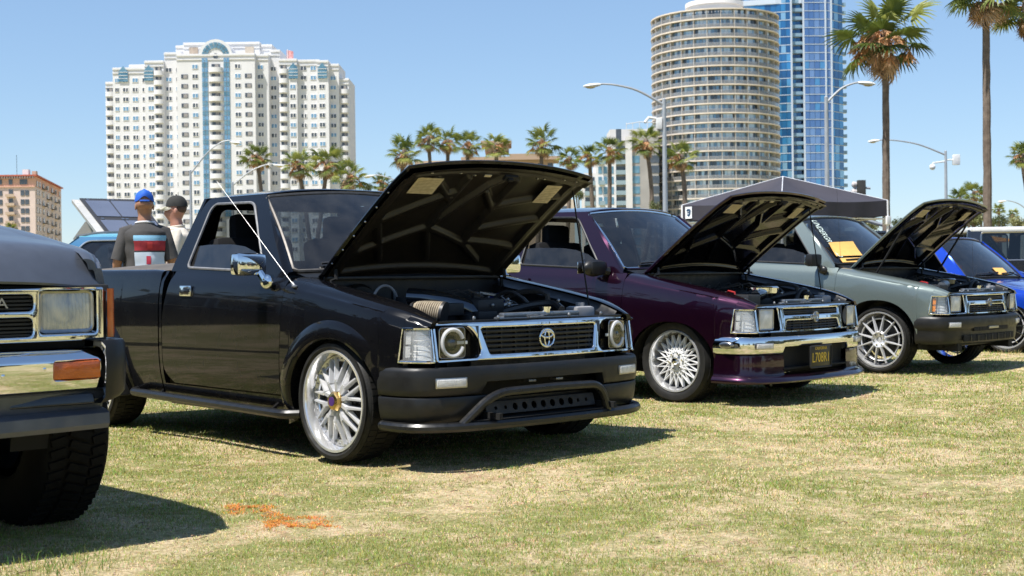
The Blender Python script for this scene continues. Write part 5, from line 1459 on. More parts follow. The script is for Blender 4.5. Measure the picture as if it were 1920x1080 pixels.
# ---- white stepped apartment tower with an arched glass crown
D = 400.0; S = D/F_PX
wb = bld('apartment_tower', 'white stepped apartment tower with blue arched glass strip and rows of small windows', D, 422)
def wx(zx): return (180+zx/3.376-430)*S          # zoom column -> metres from the tower axis
def wz(zy): return .9+(530.4-(50+zy/3.376))*S
def slab(x0, x1, top, dep, back=16, nm='wall'):
    mb = MB(); mb.box(((wx(x0)+wx(x1))/2, dep+back/2, wz(top)/2), (wx(x1)-wx(x0), back, wz(top)))
    return mb.build(nm, B_WHITE, wb, 0)
slabs = [(57, 113, 318, 7.5), (113, 327, 232, 6.0), (205, 330, 205, 8.5), (327, 448, 195, 4.5), (448, 556, 140, 5.5), (556, 1050, 172, 0.0), (505, 1126, 84, 9.0), (560, 1050, 70, 8.0), (1050, 1127, 170, 2.5), (1127, 1188, 130, 6.0),
         (1188, 1302, 196, 4.0), (1302, 1440, 198, 5.5), (1430, 1502, 207, 4.4), (1502, 1562, 222, 7.0), (1562, 1622, 312, 8.2)]
for a, b, t, d in slabs: slab(a, b, t, d)
for a, b, t, d in slabs:
    mb = MB(); mb.box(((wx(a)+wx(b))/2, d-.12, wz(t)-.45), (wx(b)-wx(a)+.1, .25, .5)); mb.box(((wx(a)+wx(b))/2, d-.10, wz(t)-1.7), (wx(b)-wx(a)+.06, .2, .25)); mb.build('parapet', B_WHITE, wb, 0)
def depth_at(zx):
    ds = [d for a, b, t, d in slabs if a <= zx <= b and t > 100]
    return min(ds) if ds else 5
WIN = {}
for k, gm in (('a', B_GLASSD), ('b', B_GLASSB), ('c', B_GLASSD)):  # blue panes carry mirrored sky in their colour
    mb = MB(); mb.box((0, .0, 0), (1.72, .16, 1.36)); mb.cur = 1; mb.box((-.42, -.06, 0), (.66, .10, 1.10)); mb.box((.42, -.06, 0), (.66 if k != 'c' else .5, .10, 1.10)); WIN[k] = mb.mesh('window', [B_FRAME, gm], 0)
floors = [315+61.0*k for k in range(-1, 19)]
rw = random.Random(3)
cols_ = [140, 195, 257, 316, 367, 476, 540, 672, 942, 1076, 1146, 1275, 1340, 1402, 1460, 1525]
nwin = 0
for zx in cols_:
    d = depth_at(zx); tp = min(t for a, b, t, dd in slabs if a <= zx <= b and dd == d)
    for zy in floors:
        if zy < tp+40: continue
        M_ = Matrix.Translation((wx(zx), d-.04, wz(zy)))
        if zx in (140, 316): M_ = M_ @ Matrix.Diagonal((.7, 1, 1, 1))
        inst(WIN['b' if rw.random() < .36 else 'a' if rw.random() < .7 else 'c'], 'window', wb, M_); nwin += 1
# wide loggia openings of the middle bays
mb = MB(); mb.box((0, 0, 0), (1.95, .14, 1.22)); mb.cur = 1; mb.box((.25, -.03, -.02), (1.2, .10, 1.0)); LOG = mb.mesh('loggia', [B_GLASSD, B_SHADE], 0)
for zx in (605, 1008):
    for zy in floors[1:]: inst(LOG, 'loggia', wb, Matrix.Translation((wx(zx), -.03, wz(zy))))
# rounded balconies
def balcony_mesh(w, r, h=1.15):
    mb = MB(); n = 12; P = []
    for i in range(n+1):
        a = PI*i/n; x = -w/2*math.cos(a); y = -r*math.sin(a)
        P.append([(x, y, -.25), (x, y, h), (x*.93, y*.88, h), (x*.93, y*.88, 0)])
    mb.grid(P); mb.add([(-w/2*math.cos(PI*i/n), -r*math.sin(PI*i/n), -.25) for i in range(n+1)], [list(range(n+1))[::-1]]); mb.add([(-w/2*math.cos(PI*i/n), -r*math.sin(PI*i/n), 0) for i in range(n+1)], [list(range(n+1))])
    return mb.mesh('balcony', B_WHITE, 40)
BAL = balcony_mesh(4.2, 1.3); BALS = balcony_mesh(2.7, .8)
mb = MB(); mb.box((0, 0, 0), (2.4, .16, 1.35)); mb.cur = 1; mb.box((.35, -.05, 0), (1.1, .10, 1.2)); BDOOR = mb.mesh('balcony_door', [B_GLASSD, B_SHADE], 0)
for zx, big in ((803, 1), (85, 0), (415, 0), (1217, 0), (1592, 0)):
    d = depth_at(zx); tp = min(t for a, b, t, dd in slabs if a <= zx <= b and dd == d)
    for zy in floors:
        if zy < tp+50: continue
        inst(BAL if big else BALS, 'balcony', wb, Matrix.Translation((wx(zx), d, wz(zy+32))))
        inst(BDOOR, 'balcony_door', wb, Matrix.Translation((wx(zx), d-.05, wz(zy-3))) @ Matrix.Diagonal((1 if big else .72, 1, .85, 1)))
# blue glass strips beside the round balconies, and the arch that joins them
for (a, b) in ((714, 755), (851, 892)):
    for zy in np.arange(200, 1200, 30.5):
        mb = MB(); w = (wx(b)-wx(a)-.3)/2
        for k in range(2): mb.box((wx(a)+.1+w/2+k*(w+.1), -.10, wz(zy+15)), (w-.06, .22, 1.24))
        mb.build('glass_panel', B_GLASST if int(zy/30) % 2 else B_GLASSB, wb, 0)
cx, cy, ro_, ri_ = wx(803), wz(188), wx(892)-wx(803)-.1, wx(851)-wx(803)+.1
for k in range(9):
    a0, a1 = PI*k/9+.03, PI*(k+1)/9-.03
    for (r0, r1) in ((ri_, (ri_+ro_)/2-.06), ((ri_+ro_)/2+.06, ro_)):
        mb = MB(); mb.prism([(cx+r*math.cos(a), cy+r*math.sin(a)) for r, a in ((r0, a0), (r1, a0), (r1, (a0+a1)/2), (r1, a1), (r0, a1), (r0, (a0+a1)/2))], 1, -.22, .1); mb.build('arch_panel', B_GLASST, wb, 0)
mb = MB(); mb.prism([(cx+(ro_+.9)*math.cos(a), cy+(ro_+.9)*math.sin(a)) for a in np.linspace(0, PI, 24)], 1, -.02, 9); mb.build('arch_wall', B_WHITE, wb, 0)
mb = MB(); mb.prism([(cx+.75*math.cos(a), cy+.75*math.sin(a)) for a in np.linspace(0, 2*PI, 20, endpoint=False)], 1, -.20, .1); mb.build('round_window', B_GLASSD, wb, 0)
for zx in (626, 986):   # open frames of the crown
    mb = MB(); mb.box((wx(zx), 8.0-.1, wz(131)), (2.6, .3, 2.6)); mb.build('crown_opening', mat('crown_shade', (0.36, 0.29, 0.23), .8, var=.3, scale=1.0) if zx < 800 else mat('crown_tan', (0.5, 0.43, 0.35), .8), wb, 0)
for zx in (182, 354, 1280, 1464):  # glazed roof corners
    d = depth_at(zx); mb = MB(); w = 1.35
    mb.prism([(-w, -2.6), (w, -2.6), (w, .4), (0, 2.0), (-w, .4)], 1, -.35, .3); mb.v = [(x+wx(zx), y+d, z+wz(268)) for x, y, z in mb.v]; o = mb.build('glazed_corner', B_GLASST, wb, 0)
    for z in (-1.7, -.8, .2):
        mb = MB(); mb.box((wx(zx), d-.38, wz(268)+z), (2*w, .08, .12)); mb.build('glazing_bar', B_FRAME, wb, 0)
mb = MB(); mb.tube([(wx(1228), 9, wz(175)), (wx(1228), 9, wz(118))], .10, 6); mb.build('flag_pole', B_FRAME, wb)
mb = MB(); mb.grid([[(wx(1221)+.5*i, 9+.15*math.sin(i*1.8), wz(122)-1.3*j-.12*i) for j in range(3)] for i in range(5)]); mb.build('flag', mat('flag_red', (.62, .16, .14), .7, color2=(.7, .5, .5), scale=3), wb)

# ---- round tower with a floor slab and a rail at every storey
rt = bld('round_tower', 'round beige apartment tower ringed by balconies on every floor', D, 1345)
RR = 118*S; ztop = at(1345, 36, D).z; fh = 2.64; nf = 29
T_SLAB = mat('cream_slab_edge', (0.64, 0.565, 0.485), 0.8, var=0.08, scale=.4)
T_RAIL = glass('balcony_rail_glass', (0.78, 0.80, 0.82), dust_veil=0.42, dcol=(0.62, 0.61, 0.60))
T_PANE = pane_material('tower_panes', [(0, (.07, .09, .11)), (.14, (.16, .22, .27)), (.30, (.34, .44, .50)), (.50, (.56, .64, .66)), (.70, (.70, .72, .70)), (.88, (.20, .32, .42)), (.95, (.5, .62, .66))])
T_FIN = mat('party_wall', (0.50, 0.47, 0.44), 0.8, var=.08)
def ring(mb, r0, r1, z0, z1, n=72):
    mb.grid([[(r*math.cos(2*PI*i/n), r*math.sin(2*PI*i/n), z) for r, z in ((r0, z0), (r1, z0), (r1, z1), (r0, z1))] for i in range(n)], cu=True, cv=True)
mb = MB(); ring(mb, RR-3.0, RR+.15, -.19, .17); SL = mb.mesh('floor_slab', T_SLAB, 40)
mb = MB(); ring(mb, RR-.05, RR+.02, .22, 1.18); RL = mb.mesh('balcony_rail', T_RAIL, 40)
mb = MB(); n_ = 120
for i in range(n_):
    a0, a1 = 2*PI*i/n_+.004, 2*PI*(i+1)/n_-.004; r = RR-.85
    mb.add([(r*math.cos(a0), r*math.sin(a0), .22), (r*math.cos(a1), r*math.sin(a1), .22), (r*math.cos(a1), r*math.sin(a1), fh-.22), (r*math.cos(a0), r*math.sin(a0), fh-.22)], [(0, 1, 2, 3)])
for i in range(n_):
    a = 2*PI*i/n_
PNbase = mb
mb = MB()
for i in range(30):
    a = 2*PI*i/30+.05; mb.box(((RR-.45)*math.cos(a), (RR-.45)*math.sin(a), fh/2), (.95, .14, fh-.44), M=Matrix.Rotation(a, 4, 'Z'))
FN = mb.mesh('party_walls', T_FIN, 0)
for k in range(nf):
    z = ztop-.4-k*fh
    if z < 2: break
    inst(SL, 'floor_slab', rt, Matrix.Translation((0, 0, z)))
    if k:
        inst(RL, 'balcony_rail', rt, Matrix.Translation((0, 0, z)))
        o = PNbase.build('glazing_band', T_PANE, rt, 0); o.matrix_local = Matrix.Translation((0, 0, z)) @ Matrix.Rotation(k*.7, 4, 'Z')
        o = inst(FN, 'party_walls', rt, Matrix.Translation((0, 0, z))); tag(o, kind='stuff')
mb = MB(); ring(mb, .1, RR-2.2, 0, ztop-1, 48); mb.build('core', T_FIN, rt)
mb = MB(); zc = at(1340, 14, D).z; ring(mb, .2, 50*S, ztop, zc, 40); mb.build('roof_drum', B_WHITE, rt); mb = MB(); ring(mb, .2, 54*S, zc-.2, zc+1.0, 40); mb.build('drum_cornice', B_FRAME, rt)
mb = MB(); ring(mb, .2, 24*S, zc+1, zc+3.2, 30); mb.build('roof_drum', B_WHITE, rt)

# ---- blue curtain wall tower behind it
D2 = 470.0; S2 = D2/F_PX
bt = bld('glass_tower', 'tall blue glass tower with white floor lines behind the round tower', D2, 1500)
G_A = pane_material('blue_panes', [(0, (.02, .11, .27)), (.3, (.03, .17, .38)), (.55, (.05, .25, .50)), (.75, (.10, .33, .58)), (.9, (.25, .45, .62))], .1, .8)
G_C = pane_material('deep_blue_panes', [(0, (.012, .07, .18)), (.4, (.02, .12, .28)), (.7, (.04, .20, .40)), (.92, (.15, .30, .46))], .1, .8)
G_PALE = pane_material('pale_violet_panes', [(0, (.10, .20, .42)), (.4, (.15, .26, .48)), (.7, (.20, .32, .55)), (.9, (.1, .3, .55))], .1, .8)
G_LINE = mat('white_floor_line', (0.50, 0.57, 0.66), 0.6, var=.05)
fh2 = 2.86; H2 = at(1500, -30, D2).z
def bx(px): return (px-1500)*S2
# bays: (px0, px1, depth0, depth1, material)
bays = [(1405, 1462, 5.0, 2.0, G_A), (1462, 1489, 2.0, .6, G_A), (1489, 1512, 2.6, 2.6, G_C), (1512, 1552, 0.0, .4, G_PALE), (1552, 1563, .4, .8, G_PALE), (1563, 1594, 1.6, 7.0, G_A)]
for (p0, p1, d0, d1, gm) in bays:
    n = max(2, int((p1-p0)/9)); nfl = int(H2/fh2)
    mb = MB()
    for k in range(nfl):
        for i in range(n):
            t0, t1 = i/n+.02/n, (i+1)/n-.04/n
            a = (bx(p0)+(bx(p1)-bx(p0))*t0, d0+(d1-d0)*t0); b = (bx(p0)+(bx(p1)-bx(p0))*t1, d0+(d1-d0)*t1)
            mb.add([(a[0], a[1], k*fh2+.25), (b[0], b[1], k*fh2+.25), (b[0], b[1], (k+1)*fh2-.10), (a[0], a[1], (k+1)*fh2-.10)], [(0, 1, 2, 3)])
    o = mb.build('curtain_wall', gm, bt, 0); tag(o, kind='stuff')
    mb = MB()
    for k in range(nfl+1):
        mb.prism([(bx(p0), d0-.12), (bx(p1), d1-.12), (bx(p1), d1+.6), (bx(p0), d0+.6)], 2, k*fh2-.08, k*fh2+.14)
    o = mb.build('floor_lines', G_LINE if gm is not G_C else B_FRAME, bt, 0); tag(o, kind='stuff')
    mb = MB(); mb.prism([(bx(p0), d0+.15), (bx(p1), d1+.15), (bx(p1), 30), (bx(p0), 30)], 2, 0, H2); mb.build('tower_core', mat('tower_core_dark', (.05, .09, .14), .5), bt, 0)
for px in (1489, 1512, 1553, 1564):
    mb = MB(); mb.box((bx(px), .4, H2/2), (.5, .9, H2)); mb.build('mullion', G_LINE, bt, 0)
mb = MB(); mb.box((0, 0, 0), (4.0, 1.6, .22)); mb.box((0, -.8, .6), (4.0, .06, 1.0)); BB = mb.mesh('balcony', mat('balcony_glass_blue', (.22, .34, .44), .25, coat=.4), 0)
for k in range(int(H2/fh2)):
    inst(BB, 'balcony', bt, Matrix.Translation((bx(1500), 1.9, k*fh2+.1)))
    inst(BB, 'balcony', bt, Matrix.Translation((bx(1596), 8.0, k*fh2+.1)) @ Matrix.Diagonal((.45, 1, 1, 1)))
mb = MB(); mb.prism([(bx(1400), 5), (bx(1462), 1.6), (bx(1510), 1.0), (bx(1510), 20), (bx(1400), 20)], 2, at(1440, 0, D2).z-1, at(1440, 0, D2).z+.8); mb.build('roof_slab', G_LINE, bt, 0)

# ---- grey and white apartment block between the palms
D3 = 380.0; S3 = D3/F_PX
gb = bld('apartment_block', 'grey and white apartment block with stacked balconies beside the round tower', D3, 1165)
def gz(py): return at(1165, py, D3).z
def gx(px): return (px-1165)*S3
G_GREY = mat('grey_concrete', (0.34, 0.325, 0.31), .85, var=.1, scale=.3)
G_LITE = mat('light_render', (0.62, 0.61, 0.60), .85, var=.06, scale=.3)
for (p0, p1, tp, d, m_) in ((1098, 1120, 322, 3.0, G_LITE), (1120, 1158, 298, 1.5, B_WHITE), (1158, 1180, 262, 2.2, G_GREY), (1176, 1188, 255, .4, G_LITE), (1188, 1238, 245, 1.2, G_GREY), (1150, 1240, 238, 6.0, G_LITE)):
    mb = MB(); mb.box((gx((p0+p1)/2), d+7, gz(tp)/2), ((p1-p0)*S3, 14, gz(tp))); mb.build('wall', m_, gb, 0)
fl3 = 2.85
mb = MB(); mb.box((0, 0, 0), (3.0, 1.3, .2)); mb.box((0, -.62, .6), (3.0, .05, 1.0)); BG = mb.mesh('balcony', mat('balcony_glass_grey', (.26, .34, .37), .25, coat=.4), 0)
mb = MB(); mb.box((0, 0, 0), (2.7, .12, 2.1)); GW = mb.mesh('window', B_GLASSD, 0); mb = MB(); mb.box((0, 0, 0), (1.0, .12, 2.0)); GWS = mb.mesh('window', B_GLASST, 0)
for k in range(14):
    z = 1.2+k*fl3
    for px, d, me_, bal in ((1109, 3.0, GW, 1), (1128, 1.5, GWS, 0), (1138, 1.5, GWS, 0), (1150, 1.5, GWS, 0), (1168, 2.2, GW, 1), (1192, 1.2, GWS, 0), (1199, 1.2, GWS, 0), (1230, 1.2, GW, 0)):
        if z > gz({1109: 330, 1128: 306, 1138: 306, 1150: 306, 1168: 272}.get(px, 290)): continue
        inst(me_, 'window', gb, Matrix.Translation((gx(px), d-.03, z+1.2)))
        if bal: inst(BG, 'balcony', gb, Matrix.Translation((gx(px), d-.6, z)))
        elif px in (1138,) and k % 2: inst(BG, 'balcony', gb, Matrix.Translation((gx(px)-1, d-.5, z)) @ Matrix.Diagonal((.5, 1, 1, 1)))
mb = MB(); mb.box((gx(1164), 2.0, gz(254)), (1.5, .3, 4.0)); mb.build('roof_opening', B_GLASSD, gb, 0)
mb = MB(); mb.tube([(gx(1180), 4, gz(238)+1.2), (gx(1205), 4, gz(234)+1.2), (gx(1240), 4, gz(236)+1.2)], .12, 5)
for px in (1180, 1192, 1205, 1220, 1238): mb.tube([(gx(px), 4, gz(240)), (gx(px), 4, gz(235)+1.2)], .08, 4)
mb.build('roof_railing', G_LITE, gb)

# ---- tan hotel behind the palms
D4 = 420.0; S4 = D4/F_PX
tb = bld('hotel', 'tan hotel with flared roof edges seen between the palms over the raised hood', D4, 930)
B_TAN = mat('tan_stucco', (0.47, 0.36, 0.27), .85, var=.08, scale=.3); B_TAND = mat('tan_roof_edge', (0.40, 0.29, 0.21), .85, var=.1)
def tz(py): return at(930, py, D4).z
for (p0, p1, y0, y1) in ((905, 962, 266, 272), (912, 957, 272, 284), (958, 1030, 291, 296), (868, 1052, 296, 302), (880, 1040, 302, 330), (780, 880, 300, 330)):
    mb = MB(); mb.box((((p0+p1)/2-930)*S4, 6-(2 if y1-y0 < 8 else 0), (tz(y0)+(tz(y1) if y1 < 330 else 0))/2), ((p1-p0)*S4, 12+(4 if y1-y0 < 8 else 0), tz(y0)-(tz(y1) if y1 < 330 else 0))); mb.build('roof_edge' if y1-y0 < 8 else 'wall', B_TAND if y1-y0 < 8 else B_TAN, tb, 0)
for k in range(9):
    mb = MB(); mb.box(((890+k*18-930)*S4, -.05, tz(312)), (1.5, .2, 1.5)); mb.build('window', B_GLASSD, tb, 0)
o = empty('apartment_block', (at(1055, 500, 300).x, 300, 0), 0, 'small cream block seen low between the raised hood and the purple truck roof', 'building', 'buildings behind the park')
mb = MB(); zt_ = at(1055, 374, 300).z; mb.box((-.5, 4, zt_/2), (6.5, 8, zt_)); mb.build('wall', mat('cream_stucco', (.55, .47, .38), .85), o, 0)
for k in range(2):
    mb = MB(); mb.box((-1.6+k*2.2, -.02, zt_-2.2), (1.3, .1, 1.5)); mb.build('window', B_GLASSD, o, 0)

# ---- old brick and stucco hotel at the left edge
D5 = 300.0; S5 = D5/F_PX
lb = empty('old_hotel', (at(68, 500, D5).x, D5, 0), 0, 'old pink stucco hotel with red tile eaves at the left edge', 'building', 'buildings behind the park')
B_PINK = mat('pink_stucco', (0.62, 0.50, 0.45), .85, var=.07, scale=.3); B_ROSE = mat('rose_attic_stucco', (0.60, 0.36, 0.27), .85, var=.08, scale=.3); B_TILE = mat('red_clay_tile', (0.42, 0.11, 0.07), .8, var=.25, scale=2)
H5 = at(68, 330, D5).z; fl5 = 1.95
ang5 = R(-32)
Wf, Ws = 14.0, 42.0     # front width (to the left), side depth (to the right and away)
def fr(u, z, o=0.0): return (-u, -o, z)                       # front face, u to the left from the corner
sx, sy = -.187, .982
def sd(u, z, o=0.0): return (u*sx+o*sy, u*sy-o*sx, z)         # side face, u away from the corner
mb = MB(); mb.add([fr(0, 0), fr(Wf, 0), (-Wf, 16, 0), sd(Ws, 0), fr(0, H5-2.3), fr(Wf, H5-2.3), (-Wf, 16, H5-2.3), sd(Ws, H5-2.3)], [(0, 1, 5, 4), (0, 4, 7, 3), (3, 7, 6, 2), (1, 2, 6, 5)]); mb.build('wall', B_PINK, lb, 0)
mb = MB(); a = H5-2.28; mb.add([fr(0, a), fr(Wf, a), (-Wf, 16, a), sd(Ws, a), fr(0, H5), fr(Wf, H5), (-Wf, 16, H5), sd(Ws, H5)], [(0, 1, 5, 4), (0, 4, 7, 3), (3, 7, 6, 2), (1, 2, 6, 5), (4, 5, 6, 7)]); mb.build('attic_wall', B_ROSE, lb, 0)
mb = MB(); mb.prism([(.5, -.6), (-Wf, -.6), (-Wf, 16), sd(Ws+.3, 0, .5)[:2], sd(0, 0, .6)[:2]], 2, H5-.02, H5+.30); mb.build('tile_eaves', B_TILE, lb, 0)
for k in range(24):
    mb = MB(); mb.box(fr(.3+k*.56, H5-.30, .30), (.2, .55, .4)); mb.build('eave_bracket', B_GLASSD if 0 else mat('bracket_grey', (.30, .26, .25), .8), lb, 0)
mb = MB(); mb.box(fr(Wf/2, H5-2.28, .12), (Wf, .3, .25)); mb.build('string_course', B_ROSE, lb, 0)
mb = MB(); mb.box((0, 0, 0), (.82, .16, 1.12)); OW = mb.mesh('window', B_GLASSD, 0)
mb = MB(); mb.box((0, 0, 0), (2.0, .9, .16)); mb.box((0, -.42, .28), (2.0, .06, .5)); OB = mb.mesh('balcony', B_TAN, 0)
for k in range(9):
    z = H5-3.7-k*fl5
    if z < 1: break
    for u in (1.75, 2.75, 7.6, 8.8): inst(OW, 'window', lb, Matrix.Translation(fr(u, z, .03)))
    inst(OW, 'window', lb, Matrix.Translation(fr(5.3, z+.1, .03)) @ Matrix.Diagonal((1.05, 1, 1.25, 1))); inst(OB, 'balcony', lb, Matrix.Translation(fr(5.3, z-.75, .4)))
for u, w in ((2.5, 2.0), (5.3, 1.0), (7.8, 1.4)): inst(OW, 'window', lb, Matrix.Translation(fr(u, H5-1.25, .03)) @ Matrix.Diagonal((w, 1, 1, 1)))
mb = MB(); mb.box((0, 0, 0), (.16, .75, 1.2)); SW = mb.mesh('window', mat('side_window_glass', (.10, .09, .09), .3, coat=.4), 0)
mb = MB(); mb.box((0, 0, 0), (.8, 1.4, .12)); mb.box((.36, 0, .3), (.05, 1.4, .55)); SB = mb.mesh('fire_balcony', mat('iron_balcony', (.10, .085, .08), .7), 0)
rs_ = Matrix.Rotation(R(10.8), 4, 'Z') @ Matrix.Diagonal((1, 2.6, 1, 1))
for k in range(10):
    z = H5-1.5-k*fl5
    if z < 1: break
    for i, u in enumerate((3, 6.5, 12, 19, 26, 32, 39)):
        inst(SW, 'window', lb, Matrix.Translation(sd(u, z, .03)) @ rs_)
        if 2 <= i <= 5 and (k+i) % 2 == 0: inst(SB, 'fire_balcony', lb, Matrix.Translation(sd(u, z-.6, .45)) @ rs_)
for (px, py0, w, m_) in ((43, 316, 1.35, B_WHITE), (59, 319, .85, B_TAN)):
    mb = MB(); z1 = at(px, py0, D5).z; mb.box(((px-68)*S5, 3, (z1+H5)/2), (w, 1.2, z1-H5)); mb.build('roof_stack', m_, lb, 0)
mb = MB(); mb.tube([((22-68)*S5, 4, H5), ((22-68)*S5, 4, H5+5)], .05, 5); mb.build('roof_mast', B_GLASSD, lb)
# ------------------------------------------------------------------ fan palms
def leaf_material(name, stops, trans=0.35, scale=1.2):
    m = bpy.data.materials.new(name); m.use_nodes = True; nt = m.node_tree; n = nt.nodes; L = nt.links; p = n['Principled BSDF']
    tc = n.new('ShaderNodeTexCoord'); ns = n.new('ShaderNodeTexNoise'); ns.inputs['Scale'].default_value = scale; ns.inputs['Detail'].default_value = 5
    oi = n.new('ShaderNodeObjectInfo'); ad = n.new('ShaderNodeMath'); ad.operation = 'MULTIPLY_ADD'; ad.inputs[1].default_value = 0.5; 
    L.new(tc.outputs['Object'], ns.inputs['Vector']); L.new(oi.outputs['Random'], ad.inputs[0]); 
    sb = n.new('ShaderNodeMath'); sb.operation = 'SUBTRACT'; sb.inputs[1].default_value = 0.25; L.new(ns.outputs['Fac'], sb.inputs[0]); L.new(sb.outputs[0], ad.inputs[2])
    r = n.new('ShaderNodeValToRGB'); e = r.color_ramp.elements; e[0].position = stops[0][0]; e[0].color = (*stops[0][1], 1); e[1].position = stops[-1][0]; e[1].color = (*stops[-1][1], 1)
    for q, c in stops[1:-1]:
        k = e.new(q); k.color = (*c, 1)
    L.new(ad.outputs[0], r.inputs[0]); L.new(r.outputs[0], p.inputs['Base Color']); p.inputs['Roughness'].default_value = 0.5
    tl = n.new('ShaderNodeBsdfTranslucent'); L.new(r.outputs[0], tl.inputs[0]); mx = n.new('ShaderNodeMixShader'); mx.inputs[0].default_value = trans
    L.new(p.outputs[0], mx.inputs[1]); L.new(tl.outputs[0], mx.inputs[2]); L.new(mx.outputs[0], n['Material Output'].inputs['Surface'])
    return m
L_GREEN = leaf_material('palm_leaf_green', [(.25, (.06, .09, .018)), (.5, (.16, .205, .04)), (.75, (.34, .36, .09))])
L_DEAD = leaf_material('palm_leaf_dead', [(.25, (.24, .15, .08)), (.5, (.44, .29, .17)), (.75, (.60, .43, .27))], .2)
L_FLOWER = mat('palm_fruit_stalk', (0.66, 0.34, 0.15), .8, color2=(0.50, 0.30, 0.16), scale=6)
BARK = mat('palm_bark', (0.10, 0.075, 0.058), .9, color2=(0.19, 0.15, 0.12), scale=5, bump=.6, bscale=9)
def frond_mesh(seed, dead=False, droop=0.0):
    r = random.Random(seed); mb = MB()
    pl = 1.02 if not dead else .6
    sag = .10 if not dead else .25
    pet = [Vector((pl*t, 0, .10*math.sin(PI*t)-sag*t*t)) for t in np.linspace(0, 1, 5)]
    mb.tube(pet, [.030, .024, .02, .016, .014], 4)
    base = pet[-1]; N = 22
    for i in range(N):
        u = -1+2*i/(N-1); a = u*R(118 if not dead else 70)+r.uniform(-.03, .03)
        ln = (1.0-.28*abs(u)**1.6)*r.uniform(.88, 1.08)*(1.0 if not dead else .85)
        dr = r.uniform(.10, .30)+.2*abs(u) if not dead else r.uniform(.5, .95)
        d = Vector((math.cos(a), math.sin(a), 0)); s = Vector((-math.sin(a), math.cos(a), 0))
        w = .052*ln
        fold = .045+.03*r.random()
        p0 = base; p1 = base+d*ln*.45+Vector((0, 0, .06-.05*abs(u)-dr*.08)); p2 = base+d*ln*.80+Vector((0, 0, -.02-dr*.28)); p3 = base+d*ln*(.98 if not dead else .9)+Vector((0, 0, -.05-dr*.75))
        V = [p0, p1-s*w+Vector((0, 0, fold*.5)), p1+Vector((0, 0, -fold*.3)), p1+s*w+Vector((0, 0, fold*.5)), p2-s*w*.55, p2+s*w*.55, p3]
        mb.add(V, [(0, 2, 1), (0, 3, 2), (1, 2, 4), (2, 5, 4), (2, 3, 5), (4, 5, 6)])
    return mb.mesh('frond', L_DEAD if dead else L_GREEN, 0)
FR = [frond_mesh(i) for i in range(5)]; FD = [frond_mesh(20+i, True) for i in range(3)]
def fruit_mesh(seed):
    r = random.Random(seed); mb = MB()
    for k in range(5):
        a = r.uniform(-.5, .5); main = [Vector((.9*t, a*t*.6, .25*math.sin(PI*t*.8)-.55*t*t)) for t in np.linspace(0, 1, 5)]
        mb.tube(main, [.02, .016, .012, .01, .006], 4)
        for j in range(26):
            q = main[1+j % 4].lerp(main[min(4, 2+j % 4)], r.random()); e = q+Vector((r.uniform(-.1, .25), r.uniform(-.22, .22), r.uniform(-.35, .05)))
            s = Vector((r.uniform(-1, 1), r.uniform(-1, 1), 0)).normalized()*.020; mb.add([q-s, q+s, e+s, e-s], [(0, 1, 2, 3)])
    return mb.mesh('flower_stalk', L_FLOWER, 0)
FF = [fruit_mesh(i) for i in range(3)]
def palm(base, top, cr, r0, r1, label, group, seed, ng=17, nd=9, nf=4, bend=0.0, dens=1.0):
    rr = random.Random(seed)
    base = Vector(base); top = Vector(top)
    t = empty('palm_tree', base, 0, label, 'palm tree', group)
    H = top-base; side = Vector((1, 0, 0))*bend
    mb = MB(); n = 22 if H.length > 8 else 14; pts = []; rad = []
    for i in range(n+1):
        k = i/n; pts.append(H*k+side*math.sin(PI*k)+Vector((rr.uniform(-.01, .01), rr.uniform(-.01, .01), 0))); rad.append((r0+(r1-r0)*k**.6)*(1+.05*rr.uniform(-1, 1))*(1.25 if i == 0 else 1))
    mb.tube(pts, rad, 10); mb.ell(H+Vector((0, 0, .05*cr)), (r1*1.5, r1*1.5, .22*cr), 10, 6); mb.build('trunk', BARK, t)
    s = cr/1.85
    def put(me, nm, az, el, tw, sc, rad_=0.0):
        M = Matrix.Translation(H+Vector((0, 0, .12*cr*rr.uniform(-.6, 1.0)))) @ Matrix.Rotation(az, 4, 'Z') @ Matrix.Rotation(-el, 4, 'Y') @ Matrix.Rotation(tw, 4, 'X') @ Matrix.Diagonal((sc, sc, sc, 1))
        inst(me, nm, t, M)
    for i in range(ng):
        az = i*2.399+rr.uniform(-.3, .3); k = (i+.5)/ng
        el = R(82-118*k**.85)+rr.uniform(-.12, .12)
        put(FR[rr.randrange(5)], 'frond', az, el, rr.uniform(-.5, .5), s*rr.uniform(.85, 1.1))
    for i in range(nd):
        az = i*2.399*1.7+rr.uniform(-.5, .5); put(FD[rr.randrange(3)], 'dead_frond', az, R(rr.uniform(-72, -28)), rr.uniform(-.6, .6), s*rr.uniform(.7, 1.0))
    for i in range(nf):
        put(FF[rr.randrange(3)], 'flower_stalk', rr.uniform(0, 2*PI) if i else rr.uniform(3.4, 5.6), R(rr.uniform(-20, 30)), 0, s*rr.uniform(.8, 1.2))
    return t
PG = 'fan palms along the road'
def palm_px(cx, cy, rp, tx, ty, d, label, seed, **k):
    top = at(cx, cy+rp*.15, d); b = at(tx, ty, d); kz = top.z/(top.z-b.z); bs = top+(b-top)*kz; bs.z = 0
    return palm(bs, top, rp*d/F_PX*1.12, .24*k.pop('th', 1), .17*k.pop('tt', 1), label, PG, seed, **k)
